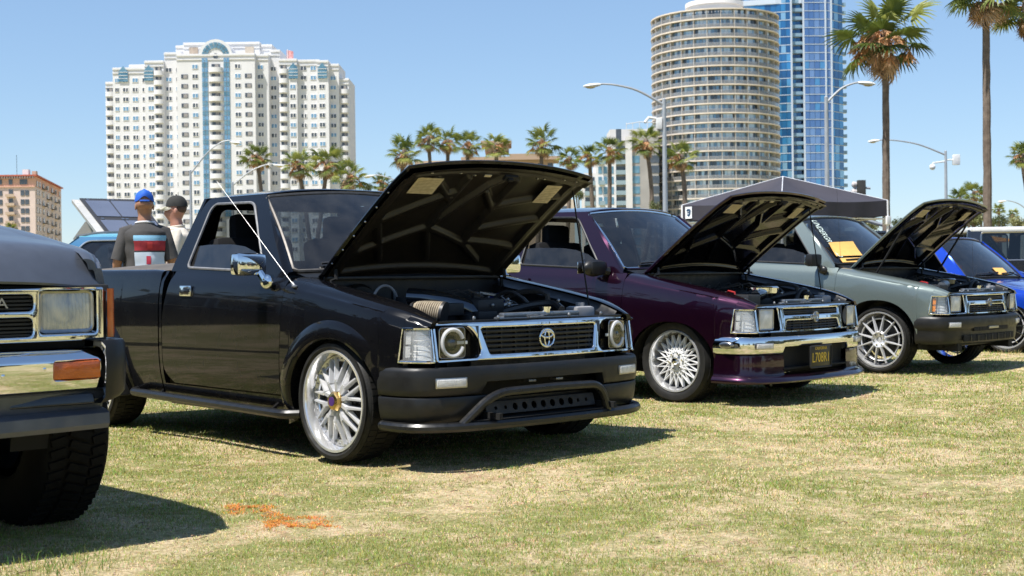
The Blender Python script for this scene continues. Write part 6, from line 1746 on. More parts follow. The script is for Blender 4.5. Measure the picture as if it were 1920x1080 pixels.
mids = [(482, 292, 31, 488, 355, 128, 'slender palm standing before the middle of the white stepped tower'),
 (560, 306, 34, 566, 356, 122, 'palm with a brown skirt before the right wing of the white tower'),
 (613, 304, 36, 606, 358, 118, 'full palm left of the two at the right edge of the white tower'),
 (655, 328, 34, 649, 360, 112, 'low spreading palm at the right corner of the white tower'),
 (716, 342, 22, 718, 400, 120, 'small palm half hidden at the left edge of the black hood'),
 (758, 284, 36, 752, 330, 120, 'palm with pale dead fronds left of the group above the black hood'),
 (803, 258, 29, 806, 320, 130, 'tallest slim palm of the group above the black hood'),
 (840, 264, 27, 838, 320, 132, 'narrow palm second in the group above the black hood'),
 (878, 268, 29, 875, 320, 126, 'brown skirted palm in the middle of the group above the black hood'),
 (930, 272, 29, 930, 320, 124, 'palm before the flared roof of the tan hotel'),
 (1016, 264, 35, 1013, 330, 120, 'wide palm standing alone right of the tan hotel'),
 (1068, 296, 26, 1064, 400, 126, 'small dark palm behind the far corner of the black hood'),
 (1105, 291, 27, 1109, 390, 122, 'palm with a thick trunk at the left edge of the grey block'),
 (1143, 280, 31, 1141, 390, 120, 'palm in front of the balconies of the grey block'),
 (1211, 264, 34, 1202, 392, 116, 'leaning palm between the grey block and the round tower'),
 (1277, 293, 32, 1262, 405, 108, 'curved palm in front of the round tower')]
for i, (cx, cy, rp, tx, ty, d, l) in enumerate(mids): palm_px(cx, cy, rp, tx, ty, d, l, 100+i, bend=.9 if i in (14, 15) else .1)
palm_px(20, 428, 13, 21, 450, 150, 'tiny palm in front of the old pink hotel', 140)
palm_px(1660, 62, 92, 1662, 425, 58, 'large palm with drooping orange flower stalks right of the glass tower', 151, ng=18, nd=13, nf=10, th=.82, tt=.82)
palm_px(1848, -28, 84, 1852, 430, 55, 'tall palm whose trunk rises out of the top of the photo', 152, ng=19, nd=12, nf=3, th=.85, tt=.85)
palm_px(1925, 8, 74, 1990, 430, 57, 'palm crown hanging into the top right corner', 153, ng=18, nd=10, nf=2, th=.85, tt=.85)
palm_px(1916, 290, 28, 1935, 430, 110, 'small palm crown cut by the right edge', 154)
for i, (cx, cy, rp, d) in enumerate(((1800, 372, 22, 190), (1826, 360, 24, 170), (1838, 385, 18, 200), (1873, 392, 13, 230), (1600+300, 402, 12, 240), (1815, 395, 20, 180))):
    palm_px(cx, cy, rp, cx+2, 430, d, ('far palm over the raised green hood', 'taller far palm left of the second big trunk', 'far bushy palm right behind the second big trunk', 'thin far palm right of the second big trunk', 'far palm low at the right edge', 'far short palm above the green hood tip')[i], 160+i, ng=20, nd=6, nf=1)

# broadleaf trees and hedges far right
L_TREE = leaf_material('tree_leaf', [(.25, (.05, .07, .022)), (.5, (.12, .14, .045)), (.75, (.25, .25, .10))], .25, .6)
L_BARK = mat('tree_bark', (.14, .11, .085), .9, var=.2)
def bushy_tree(px, py, rp, d, label, seed, group='trees far right behind the vehicles', flat=.75):
    rr = np.random.default_rng(seed); c = at(px, py, d); rad = rp*d/F_PX
    t = empty('tree', (c.x, d, 0), 0, label, 'tree', group)
    mb = MB(); mb.tube([(0, 0, 0), (.1, 0, c.z*.5), (0, 0, c.z)], [.22, .17, .08], 7)
    for k in range(5):
        a = rr.uniform(0, 2*PI); mb.tube([(0, 0, c.z*.6), (rad*.6*math.cos(a), rad*.6*math.sin(a), c.z+rad*rr.uniform(-.1, .5))], [.09, .03], 5)
    mb.build('trunk', L_BARK, t)
    n = 1500; cl = rr.normal(0, 1, (14, 3)); cl /= np.linalg.norm(cl, axis=1)[:, None]; cl *= rad*rr.uniform(.4, .85, (14, 1)); cl[:, 2] *= flat
    P = cl[rr.integers(0, 14, n)]+rr.normal(0, rad*.20, (n, 3)); P[:, 2] = np.maximum(P[:, 2], -rad*.8)
    A = rr.normal(0, 1, (n, 3)); A /= np.linalg.norm(A, axis=1)[:, None]; B = np.cross(A, rr.normal(0, 1, (n, 3))); B /= np.linalg.norm(B, axis=1)[:, None]
    s = rad*rr.uniform(.05, .10, (n, 1)); V = np.stack([P-A*s, P+B*s*.6, P+A*s, P-B*s*.6], 1).reshape(-1, 3)
    mb = MB(); mb.add(V+np.array([0, 0, c.z]), [[4*i, 4*i+1, 4*i+2, 4*i+3] for i in range(n)]); o = mb.build('crown', L_TREE, t, 0)
for i, (px, py, rp, d, l) in enumerate(((1632, 425, 22, 120, 'round dark tree under the tent corner near the traffic light'), (1690, 418, 17, 140, 'tree right of the first big palm trunk'), (1735, 415, 20, 150, 'low tree hidden by the raised green hood'), (1790, 405, 30, 130, 'olive tree above the tip of the green hood'), (1824, 402, 32, 125, 'olive tree left of the second big palm trunk'), (1872, 418, 22, 140, 'low tree right of the second big palm trunk'), (1905, 422, 22, 135, 'low tree at the right edge'), (1085, 366, 12, 200, 'small dark tree right of the cream block'), (1228, 388, 13, 110, 'rounded bush at the foot of the round tower'), (690, 352, 10, 160, 'small dark bush beside the white tower'))):
    bushy_tree(px, py, rp, d, l, 300+i)

# ------------------------------------------------------------------ street lamps
GALV = mat('galvanised_steel', (0.44, 0.455, 0.47), .45, metal=.5, var=.1, scale=2)
LENS = mat('lamp_lens_yellowed', (0.62, 0.50, 0.24), .3, coat=.4, var=.1)
def lamp(px, py, hx, hy, d, label, fore=None):
    """pole top at (px,py), lamp head at (hx,hy)"""
    top = at(px, py, d); h = at(hx, hy, d)
    t = empty('street_lamp', (top.x, d, 0), 0, label, 'street lamp', 'street lamps along the road')
    mb = MB(); mb.tube([(0, 0, 0), (0, 0, top.z)], [.15, .09], 12); mb.ell((0, 0, top.z), (.10, .10, .08), 8, 5); mb.box((0, 0, .25), (.45, .45, .5), b=.03); mb.build('pole', GALV, t)
    dx = h.x-top.x; dz = h.z-top.z; s = 1 if dx > 0 else -1
    pts = smooth_path([(0, 0, top.z-.25), (dx*.35, 0, top.z+dz*.62), (dx*.62, 0, top.z+dz*1.0), (dx*.82, 0, top.z+dz*1.12), (dx*.95, 0, top.z+dz*1.08)], 18)
    mb = MB(); mb.tube(pts, np.linspace(.065, .040, 18), 8); mb.build('arm', GALV, t)
    mb = MB(); c = (dx*.98, 0, top.z+dz*1.03); mb.ell(c, (.46, .17, .10), 14, 8, M=Matrix.Rotation(R(6)*s, 4, 'Y')); hd = mb.build('lamp_head', mat('lamp_head_white', (.72, .72, .70), .5, var=.05), t)
    mb = MB(); mb.ell((c[0]+.10*s, 0, c[2]-.06), (.26, .13, .10), 12, 6); mb.build('lens', LENS, hd)
    return t, top
l1, tp = lamp(1245, 187, 1108, 161, 66, 'street lamp whose arm reaches left in front of the round tower')
mb = MB(); mb.box((-.25, 0, tp.z-1.15), (.30, .25, .55), b=.04); mb.tube([(-.4, 0, tp.z-.9), (-.75, 0, tp.z-.85), (-.95, -.1, tp.z-1.1)], .07, 7); mb.build('junction_box', mat('utility_white', (.7, .7, .69), .5), l1)
lamp(1549, 183, 1626, 157, 66, 'street lamp with a short arm to the right before the glass tower')
l3, tp = lamp(1773, 284, 1636, 265, 98, 'street lamp with long arm and a camera between the two big palms')
mb = MB(); mb.ell((-.95, 0, tp.z-1.1), (.22, .22, .22), 10, 8); mb.tube([(0, 0, tp.z-.7), (-.9, 0, tp.z-.8), (-.95, 0, tp.z-1.0)], .06, 6); mb.build('camera_dome', mat('utility_white', (.7,)*3, .5), l3)
mb = MB(); mb.box((.75, 0, tp.z-.6), (.5, .3, .75), b=.05); mb.tube([(0, 0, tp.z-.6), (.6, 0, tp.z-.6)], .05, 6); mb.build('junction_box', mat('utility_white', (.7,)*3, .5), l3)
lamp(357, 320, 443, 269, 105, 'street lamp in front of the left wing of the white tower')
lamp(436, 342, 524, 311, 112, 'street lamp arm seen just above the black cab roof')
lamp(770, 352, 690, 331, 115, 'street lamp head peeking out left of the black hood')
lamp(1930, 392, 1878, 378, 140, 'small far street lamp at the right edge')

# ------------------------------------------------------------------ traffic signal
d = 70.0; b_ = at(1614, 430, d)
ts = empty('traffic_light', (b_.x, d, 0), 0, 'traffic light showing green beside the pop up tent', 'traffic light')
def tp_(px, py): q = at(px, py, d); return (q.x-b_.x, 0, q.z)
mb = MB(); mb.tube([(0, .25, 0), (0, .25, tp_(1614, 340)[2])], .12, 10); mb.build('pole', GALV, ts)
SIG = mat('signal_housing', (.045, .042, .038), .5, var=.2)
mb = MB(); q = tp_(1615, 357); mb.box(q, (.42, .25, 1.05), b=.03); mb.build('back_plate', SIG, ts)
for py in (346, 360):
    q = tp_(1602, py); mb = MB(); mb.tube([(q[0]-.06, 0, q[2]), (q[0]+.10, 0, q[2])], [.16, .13], 14); mb.ell((q[0]-.05, 0, q[2]), (.10, .15, .15), 10, 8); mb.build('side_lamp', mat('utility_pinkish', (.55, .50, .48), .5), ts)
q0 = tp_(1612, 422); mb = MB(); mb.box((q0[0], -.2, q0[2]), (.46, .3, 1.12), b=.03); hd = mb.build('signal_head', SIG, ts)
for k, (nm, mm) in enumerate((('red_lamp', mat('red_lens_unlit', (.10, .012, .01), .3)), ('amber_lamp', mat('amber_lens_unlit', (.10, .05, .01), .3)), ('green_lamp', mat('green_lens_lit', (.02, .75, .42), .3, emit=1.1)))):
    z = q0[2]+.35-.35*k; mb = MB(); mb.tube([(q0[0], -.36, z), (q0[0], -.37, z)], .135, 16); mb.build(nm, mm, hd)
    mb = MB(); mb.tube([(q0[0]+.15*math.cos(a), -.5, z+.15*math.sin(a)) for a in np.linspace(0, PI, 9)], .012, 4); mb.build('visor', SIG, hd)
mb = MB(); mb.tube(smooth_path([tp_(1586, 372), tp_(1596, 358), tp_(1606, 352), tp_(1618, 352), tp_(1632, 353)], 14), .06, 8); mb.tube([tp_(1620, 412), tp_(1640, 418), tp_(1672, 426)], .10, 8); mb.build('mast_arm', GALV, ts)

# ------------------------------------------------------------------ pop up tent
TENT = mat('dark_tent_fabric', (0.036, 0.033, 0.044), .75, var=.12, scale=3, bump=.12, bscale=5); TFR = mat('white_tent_frame', (.75, .75, .77), .4, var=.04)
pk = at(1468, 337, 23); 
tent = empty('pop_up_tent', (pk.x, 23, 0), R(33), 'dark pop up tent with white frame behind the grey green truck', 'tent')
hs, ze, zp, vh = 1.20, 2.12, 2.56, .25
mb = MB()
cs_ = [(-hs, -hs), (hs, -hs), (hs, hs), (-hs, hs)]
for i in range(4):
    a, b = cs_[i], cs_[(i+1) % 4]; G = []
    for t in np.linspace(0, 1, 13):
        e = (a[0]+(b[0]-a[0])*t, a[1]+(b[1]-a[1])*t); row = []
        for k in np.linspace(0, 1, 9):
            sag = -.075*math.sin(PI*k)*math.sin(PI*t)-.05*math.sin(PI*t)*(1-k)
            row.append((e[0]*(1-k), e[1]*(1-k), ze+(zp-ze)*k+sag))
        G.append(row)
    mb.grid(G)
mb.build('canopy', TENT, tent, 40)
for i in range(4):
    a, b = cs_[i], cs_[(i+1) % 4]; nx, ny = (b[1]-a[1])/(2*hs), -(b[0]-a[0])/(2*hs)
    G = [[(a[0]+(b[0]-a[0])*t+nx*.01*k*math.sin(t*22), a[1]+(b[1]-a[1])*t+ny*.012*math.sin(t*22)*k, ze-.05*math.sin(PI*t)-vh*k-.02*math.sin(t*22)*k*0) for k in np.linspace(0, 1, 4)] for t in np.linspace(0, 1, 27)]
    mb = MB(); mb.grid(G); mb.build('valance', TENT, tent, 40)
    mb = MB(); mb.tube([(a[0]*.995, a[1]*.995, 0), (a[0]*.995, a[1]*.995, ze)], .022, 6); mb.box((a[0]*.99, a[1]*.99, ze-vh-.08), (.10, .10, .14), b=.01); mb.build('leg', TFR, tent)
    mb = MB(); mb.tube([(a[0]*.97, a[1]*.97, ze-.30), (b[0]*.97, b[1]*.97, ze-.30)], .014, 5); mb.tube([(a[0], a[1], ze+.002), (0, 0, zp+.004)], .007, 5); mb.build('frame_bar', TFR, tent)
# white square with a dark blue mark on the left corner of the valance
lc = at(1292, 397, 21.6); ld = Matrix.Rotation(-R(33), 4, 'Z') @ (lc-Vector((pk.x, 23, 0)))
u_ = Vector((1, 0, 0)); org = Vector((-hs-.020, hs-.20, ze-.135))
Mf = frame(org, (0, -1, 0), (0, 0, 1))
mb = MB(); mb.box((0, 0, 0), (.17, .20, .004)); lg = mb.build('logo_panel', mat('logo_white', (.78, .80, .82), .6), tent, 0); lg.matrix_local = Mf
mb = MB(); mb.prism([(-.05, .045), (-.02, .062), (.045, .058), (.058, .02), (.048, -.035), (.012, -.066), (-.03, -.052), (-.034, -.03), (-.012, -.022), (.012, -.03), (.018, -.008), (-.03, -.010), (-.034, .008), (.015, .014), (.02, .030), (-.045, .022)], 2, .003, .006); lo = mb.build('logo_mark', mat('logo_navy', (.01, .05, .12), .5), lg, 0)
# orange tent peak far behind the dark cars
p_ = at(1806, 431, 48)
ot = empty('awning', (p_.x, 48, 0), 0, 'orange awning showing a sliver above the dark parked cars', 'tent')
mb = MB(); A = [(-1.5, -1.5), (1.5, -1.5), (1.5, 1.5), (-1.5, 1.5)]
mb.add([(x, y, p_.z-.45) for x, y in A]+[(-.3, 0, p_.z)], [(0, 1, 4), (1, 2, 4), (2, 3, 4), (3, 0, 4)]); mb.build('canopy', mat('orange_fabric', (.80, .33, .02), .8), ot, 0)
for x, y in A:
    mb = MB(); mb.tube([(x, y, 0), (x, y, p_.z-.45)], .02, 5); mb.build('leg', TFR, ot)
# ------------------------------------------------------------------ two-tone teal pickup behind the black one
ZT[:] = [1.0, 1.0, .990, .972, .955, .926, .888, .846, .812, .768, .725]
M_TSEAL = mat('silver_window_moulding', (.5, .52, .54), .3, metal=.8)
teal = pickup('pickup_truck', 'two tone aqua and deep blue pickup behind the bed of the black truck', GRP, (-5.80, 15.4), R(171), .0, 0.0, dict(
    paint=M_AQUA, pillar=M_TEAL, roof=M_AQUA, front='twin', bumper='slots', wheels=W_DARK, wy=.80, wr=.300, seal=M_TSEAL, trim=M_TSEAL, g_side=G_SIDEB, g_screen=G_CLEAN, handle=M_AQUA,
    glass_top=[(-1.525, 1.38), (-1.08, 1.37), (-.70, .99)], simple=True))
mb = MB(); G = []
for t in np.linspace(0, 1, 14):
    G.append([(-.42+1.02*t, .63*v*(1-.04*t), 1.02+.40*t-.05*t*t+.03*(1-v*v)) for v in np.linspace(-1, 1, 13)])
mb.grid(G); mb.grid([[(x, y, z-.03) for x, y, z in r] for r in G]); mb.build('raised_hood_scoop', M_AQUA, teal)
mb = MB(); mb.ell((.02, .1, 1.27), (.10, .035, .03), 10, 6); mb.add([(-.06, .1, 1.28), (-.13, .1, 1.40), (-.03, .1, 1.30)], [(0, 1, 2)]); mb.tube([(.0, .1, 1.2), (.0, .1, 1.27)], .01, 5); mb.build('hood_ornament', mat('ornament_red', (.45, .03, .03), .4), teal)
mb = MB(); mb.tube(smooth_path([(-.95, .50, 1.43), (-1.2, .53, 1.47), (-1.5, .53, 1.47), (-1.66, .50, 1.42)], 10), .012, 6); mb.build('roof_rail', M_TRIM, teal)
# the tilted bed lid with dark panels
ld_ = empty('bed_lid', (at(220, 500, 17.2).x, 17.2, 0), 0, 'raised grey lid holding four dark glass panels behind the teal pickup', 'bed lid')
def lp(px, py, Y): q = at(px, py, Y); return Vector((q.x-ld_.location.x, Y-17.2, q.z))
TL, TR, BL, BR = lp(134, 374, 17.7), lp(262, 377, 17.7), lp(190, 446, 16.5), lp(318, 449, 16.5)
def lq(u, v, o=0.0):
    p_ = TL.lerp(TR, u).lerp(BL.lerp(BR, u), v); nn = (TR-TL).cross(BL-TL).normalized()
    if nn.y > 0: nn = -nn
    return p_+nn*o
def lpanel(u0, u1, v0, v1, o0, o1, nm, m):
    mb = MB(); V = [lq(u, v, o) for o in (o0, o1) for (u, v) in ((u0, v0), (u1, v0), (u1, v1), (u0, v1))]
    mb.add(V, [(0, 1, 2, 3), (7, 6, 5, 4), (0, 4, 5, 1), (1, 5, 6, 2), (2, 6, 7, 3), (3, 7, 4, 0)]); return mb.build(nm, m, ld_, 0)
lpanel(0, 1, 0, 1, -.05, 0, 'lid_board', mat('lid_grey', (.36, .36, .35), .7, var=.15, scale=4))
lpanel(.12, 1, .0, 1.0, .002, .022, 'lid_frame', mat('lid_black_frame', (.02, .02, .022), .5))
PV = mat('dark_blue_grey_panel', (.085, .095, .13), .25, coat=.6, color2=(.11, .12, .16), scale=2)
for (u0, u1) in ((.17, .52), (.54, .97)):
    for (v0, v1) in ((.08, .50), (.60, .98)): lpanel(u0, u1, v0, v1, .024, .032, 'glass_panel', PV)
for (u, v) in ((.20, .04), (.50, .04), (.56, .04), (.90, .04), (.20, .55), (.5, .55), (.56, .55), (.9, .55)):
    lpanel(u, u+.04, v, v+.035, .024, .036, 'panel_clip', M_TRIM)
lpanel(.035, .075, .05, .10, .002, .006, 'round_sticker', mat('sticker_white', (.8, .8, .8), .5))
mb = MB(); a = lq(.02, .75, -.05); mb.tube([a, (a.x-.25, a.y+.1, .0)], .03, 6); b = lq(.98, .8, -.05); mb.tube([b, (b.x, b.y+.1, 0)], .03, 6); mb.build('lid_support', mat('support_grey', (.30, .29, .27), .6), ld_)
mb = MB(); mb.add([lp(160, 415, 17.1), lp(188, 446, 17.1), lp(150, 449, 17.1), lp(136, 449, 17.1)], [(0, 1, 2, 3)]); mb.add([p+Vector((0, .03, 0)) for p in (lp(160, 415, 17.1), lp(188, 446, 17.1), lp(150, 449, 17.1), lp(136, 449, 17.1))], [(3, 2, 1, 0)]); mb.build('side_bracket', mat('bracket_tan_grey', (.30, .27, .23), .7), ld_, 0)

# ------------------------------------------------------------------ people
SKIN_A = mat('skin_brown', (0.33, 0.165, 0.10), .5, var=.12, scale=9); SKIN_B = mat('skin_reddish', (0.44, 0.215, 0.15), .5, var=.15, scale=9)
SH_GREY = mat('charcoal_cotton', (.040, .038, .038), .9, color2=(.062, .058, .056), scale=5, bump=.8, bscale=9); SH_CREAM = mat('cream_cotton', (.66, .58, .48), .9, color2=(.72, .65, .55), scale=5, bump=.8, bscale=9)
JEANS = mat('dark_denim', (.03, .04, .07), .85, var=.25, scale=20); SHOE = mat('shoe_black', (.02, .02, .02), .6); HAIR = mat('cropped_dark_hair', (.02, .015, .012), .8)
def person(loc, rz, H, skin, shirt, label, arms, seed):
    root = empty('person', (loc[0], loc[1], 0), rz, label, 'person')
    k = H/1.75
    V = []; E = []; Rr = []
    def v(p, r, link=None):
        V.append((p[0]*k, p[1]*k, p[2]*k)); Rr.append((r[0]*k, r[1]*k) if hasattr(r, '__len__') else (r*k, r*k)); i = len(V)-1
        if link is not None: E.append((link, i))
        return i
    pel = v((0, 0, .94), (.155, .125)); sp = v((0, .0, 1.12), (.155, .12), pel); ch = v((0, 0, 1.30), (.165, .125), sp); nb = v((0, .005, 1.44), (.09, .075), ch); nk = v((0, .012, 1.505), .066, nb)
    for s in (-1, 1):
        hp = v((s*.095, 0, .86), .095, pel); kn = v((s*.11, .015, .48), .058, hp); an = v((s*.115, -.02, .08), .04, kn); v((s*.125, .12, .03), .036, an)
        sh = v((s*.175, 0, 1.385), .072, ch); el = v(arms[s][0], .045, sh); wr = v(arms[s][1], .029, el)
        d = (Vector(arms[s][1])-Vector(arms[s][0])).normalized(); palm = Vector(arms[s][1])+d*.05; pm = v(palm, (.036, .02), wr)
        side_ = d.cross(Vector((0, 0, 1))).normalized() if abs(d.z) < .9 else Vector((0, 1, 0))
        for j in range(4):
            o = side_*(.024-.016*j); ln = (.068, .078, .074, .058)[j]; a = v(palm+d*.035+o, .0095, pm); b = v(palm+d*(.035+ln*.5)+o+Vector((0, .008, -.006)), .0085, a); v(palm+d*(.035+ln)+o+Vector((0, .018, -.016)), .007, b)
        a = v(palm+side_*.034+d*-.005, .011, pm); b = v(palm+side_*.05+d*.025, .009, a); v(palm+side_*.052+d*.05, .008, b)
    me = bpy.data.meshes.new('body_src'); me.from_pydata(V, E, []); ob = bpy.data.objects.new('body_src', me); COL.objects.link(ob)
    md = ob.modifiers.new('skin', 'SKIN'); md.use_smooth_shade = True
    if not me.skin_vertices: me.skin_vertices.new()
    for i, r in enumerate(Rr): me.skin_vertices[0].data[i].radius = r; me.skin_vertices[0].data[i].use_root = (i == 0)
    sb = ob.modifiers.new('sub', 'SUBSURF'); sb.levels = 1; sb.render_levels = 1
    dg = bpy.context.evaluated_depsgraph_get(); bm_me = bpy.data.meshes.new_from_object(ob.evaluated_get(dg)); bpy.data.objects.remove(ob)
    # head joined to the same surface mesh: a lofted skull with brow, nose, lips and chin
    hb = MB(); n = 26; P = []
    prof = [(-.03, .064, .062, .0), (.02, .062, .062, .004), (.045, .058, .068, .018), (.070, .063, .080, .018), (.10, .068, .090, .014), (.135, .074, .096, .008), (.165, .077, .098, .004), (.195, .075, .094, .0), (.225, .062, .080, -.004), (.248, .036, .048, -.006), (.256, .004, .006, -.006)]
    for (z, rx_, ry_, oy) in prof:
        row = []
        for i in range(n):
            a = 2*PI*i/n; x = rx_*math.sin(a); y = oy+ry_*math.cos(a); f = max(0, math.cos(a))**10
            if .085 < z < .12: y += .020*f
            if .06 < z < .08: y += .006*f
            if .125 < z < .15: y += -.006*max(0, math.cos(a))**3*(1 if abs(x) > .015 else 0)+.004*f
            row.append((x*k, y*k, (1.50+z)*k))
        P.append(row)
    hb.grid(np.array(P).transpose(1, 0, 2), cu=True, flip=True)
    for s in (-1, 1):
        hb.ell((s*.078*k, -.002*k, 1.622*k), (.010*k, .020*k, .032*k), 8, 6)
    hm = hb.mesh('head', skin, 60)
    bm = bmesh.new(); bm.from_mesh(bm_me); bm.from_mesh(hm); out = bpy.data.meshes.new('body'); bm.to_mesh(out); bm.free(); out.materials.clear(); out.materials.append(skin)
    out.polygons.foreach_set('use_smooth', [True]*len(out.polygons))
    body = bpy.data.objects.new('body', out); COL.objects.link(body); body.parent = root
    for s in (-1, 1):
        mb = MB(); mb.ell((s*.030*k, .098*k, 1.635*k), (.012*k, .006*k, .006*k), 8, 6); mb.build('eye', mat('eye_dark', (.03, .02, .015), .2), body)
    # T-shirt: lofted trunk and two sleeves
    mb = MB(); rows = [(.86, .186, .140), (.95, .190, .146), (1.05, .188, .145), (1.15, .190, .146), (1.25, .200, .150), (1.33, .212, .150), (1.39, .205, .138), (1.43, .150, .108), (1.465, .085, .078), (1.475, .074, .072)]
    rr = random.Random(seed)
    def shirt_pt(a, z, o=0.0):
        rx_ = np.interp(z, [r[0] for r in rows], [r[1] for r in rows])+o; ry_ = np.interp(z, [r[0] for r in rows], [r[2] for r in rows])+o
        w = .006*math.sin(a*7+z*23)*max(0, min(1, (1.3-z)*4)) + .004*math.sin(a*3-z*40)
        return ((rx_+w)*math.sin(a)*k, ((ry_+w)*math.cos(a))*k, z*k)
    zs = np.interp(np.linspace(0, 9, 34), range(10), [r[0] for r in rows])
    mb.grid([[shirt_pt(2*PI*i/40, z) for z in zs] for i in range(40)], cu=True)
    for s in (-1, 1):
        sh = Vector((s*.165, 0, 1.385)); el = Vector(arms[s][0]); e = sh.lerp(el, .88)
        mb.tube([Vector(q)*k for q in (sh-Vector((s*.06, 0, -.01)), sh, sh.lerp(el, .45), e)], [.070*k, .074*k, .068*k, .066*k], 14, caps=False)
    st = mb.build('t_shirt', shirt, root, 50)
    mb = MB(); mb.tube([(.082*k*math.sin(a), .006+.078*k*math.cos(a), (1.472+.010*math.cos(a+PI))*k) for a in np.linspace(0, 2*PI, 22, endpoint=False)], .010*k, 6, True); mb.build('collar', mat('collar_white', (.7, .7, .72), .8) if shirt is SH_GREY else shirt, st)
    mb = MB()
    for s in (-1, 1): mb.tube([Vector(q)*k for q in ((s*.09, 0, .93), (s*.098, 0, .75), (s*.11, .01, .48), (s*.115, -.01, .10))], [.120*k, .105*k, .080*k, .075*k], 14)
    mb.ell((0, 0, .90*k), (.18*k, .14*k, .09*k), 16, 8); mb.build('trousers', JEANS, root)
    for s in (-1, 1):
        mb = MB(); mb.ell((s*.12*k, .055*k, .045*k), (.052*k, .145*k, .045*k), 14, 8); mb.build('shoe', SHOE, root)
    return root, shirt_pt, st, k, body
def cap(root, k, m, brim_m, back_open=False, tilt=0.0):
    mb = MB(); n = 28; P = []
    for i in range(n):
        a = 2*PI*i/n; row = []
        for j in range(9):
            t = j/8; r = math.cos(t*PI/2)**.8
            zb = -.005+(.050*max(0, -math.cos(a))**6 if back_open else 0)*(1-t)
            row.append((.088*r*math.sin(a)*k, (-.004+.106*r*math.cos(a))*k, (1.672+zb+.112*math.sin(t*PI/2))*k))
        P.append(row)
    mb.grid(P, cu=True); c = mb.build('cap', m, root, 60)
    mb = MB(); G = []
    for t in np.linspace(0, 1, 6):
        G.append([((.082+.0*t)*math.sin(a)*k*(1-.12*t), (.09*math.cos(a)+.085*t*math.cos(a)**.6+.01)*k, (1.672-.022*t-.02*math.sin(a)**2)*k) for a in np.linspace(-1.25, 1.25, 15)])
    mb.grid(G); mb.grid([[(x, y, z-.006) for x, y, z in r] for r in G]); mb.build('brim', brim_m, c, 60)
    mb = MB(); mb.ell((0, 0, 1.784*k), (.010, .010, .006), 8, 4); mb.build('cap_button', m, c)
    if back_open:
        mb = MB(); mb.tube([(.088*math.sin(a)*k, (-.004+.104*math.cos(a))*k, 1.672*k) for a in np.linspace(PI-.5, PI+.5, 9)], .009, 5); mb.build('strap', m, c)
    return c
BLUEC = mat('royal_blue_cotton', (.01, .10, .52), .75, var=.12, scale=8); BLACKC = mat('black_cotton', (.022, .022, .020), .85, var=.3, scale=12); CAMO = mat('camouflage_cloth', (.12, .12, .07), .85, color2=(.46, .43, .35), scale=30, detail=1)
m1, spt, st1, k1, b1 = person((-3.345, 12.5), R(16), 1.73, SKIN_A, SH_GREY, 'man in blue cap and printed charcoal shirt standing with his back turned', {-1: ((-.255, -.02, 1.09), (-.24, .14, .92)), 1: ((.25, -.02, 1.10), (.20, .19, 1.0))}, 1)
cap(m1, k1, BLUEC, BLUEC, True)
mb = MB(); mb.ell((0, -.018*k1, 1.645*k1), (.082*k1, .090*k1, .062*k1), 18, 10); mb.build('hair', SKIN_A, m1)
# printed panel on the back of the shirt (plain blocks of colour)
def patch(nm, a0, a1, z0, z1, m, o=.006, n=8):
    mb = MB(); mb.grid([[spt(a, z, o) for z in np.linspace(z0, z1, 7)] for a in np.linspace(a0, a1, n)]); return mb.build(nm, m, st1, 60)
A0, A1 = PI-1.05, PI+.50
patch('print_sky', A0, A1, 1.305, 1.355, mat('print_light_blue', (.22, .45, .62), .85))
patch('print_red_band', A0, A1, 1.215, 1.306, mat('print_red', (.42, .035, .04), .85, color2=(.25, .02, .03), scale=14))
patch('print_dark_band', A0, A1, 1.200, 1.216, mat('print_dark', (.03, .025, .03), .85))
patch('print_pale_panel', A0, A1, .94, 1.201, mat('print_pale_blue', (.50, .60, .72), .85, color2=(.62, .68, .76), scale=6))
patch('print_block', PI-.30, PI-.08, 1.235, 1.295, mat('print_block_red', (.55, .05, .05), .85), .009)
patch('print_block', PI-.24, PI-.04, 1.09, 1.165, mat('print_block_crimson', (.42, .03, .06), .85), .009)
patch('print_block', PI-.20, PI-.08, 1.02, 1.09, mat('print_block_blue', (.06, .17, .36), .85), .009)
patch('print_block', PI-.42, PI+.12, .955, .985, mat('print_block_dark_red', (.26, .02, .04), .85), .009)
m2, spt2, st2, k2, b2 = person((-3.20, 13.1), R(97), 1.715, SKIN_B, SH_CREAM, 'man in black cap and cream shirt looking left beside the black cab', {-1: ((-.26, .02, 1.10), (-.20, .18, .95)), 1: ((.26, .02, 1.10), (.22, .20, .98))}, 2)
cap(m2, k2, BLACKC, CAMO)
mb = MB(); mb.ell((0, -.026*k2, 1.657*k2), (.0775*k2, .075*k2, .070*k2), 20, 12); mb.build('hair', mat('cropped_brown_hair', (.085, .052, .038), .8, var=.3, scale=40), m2)

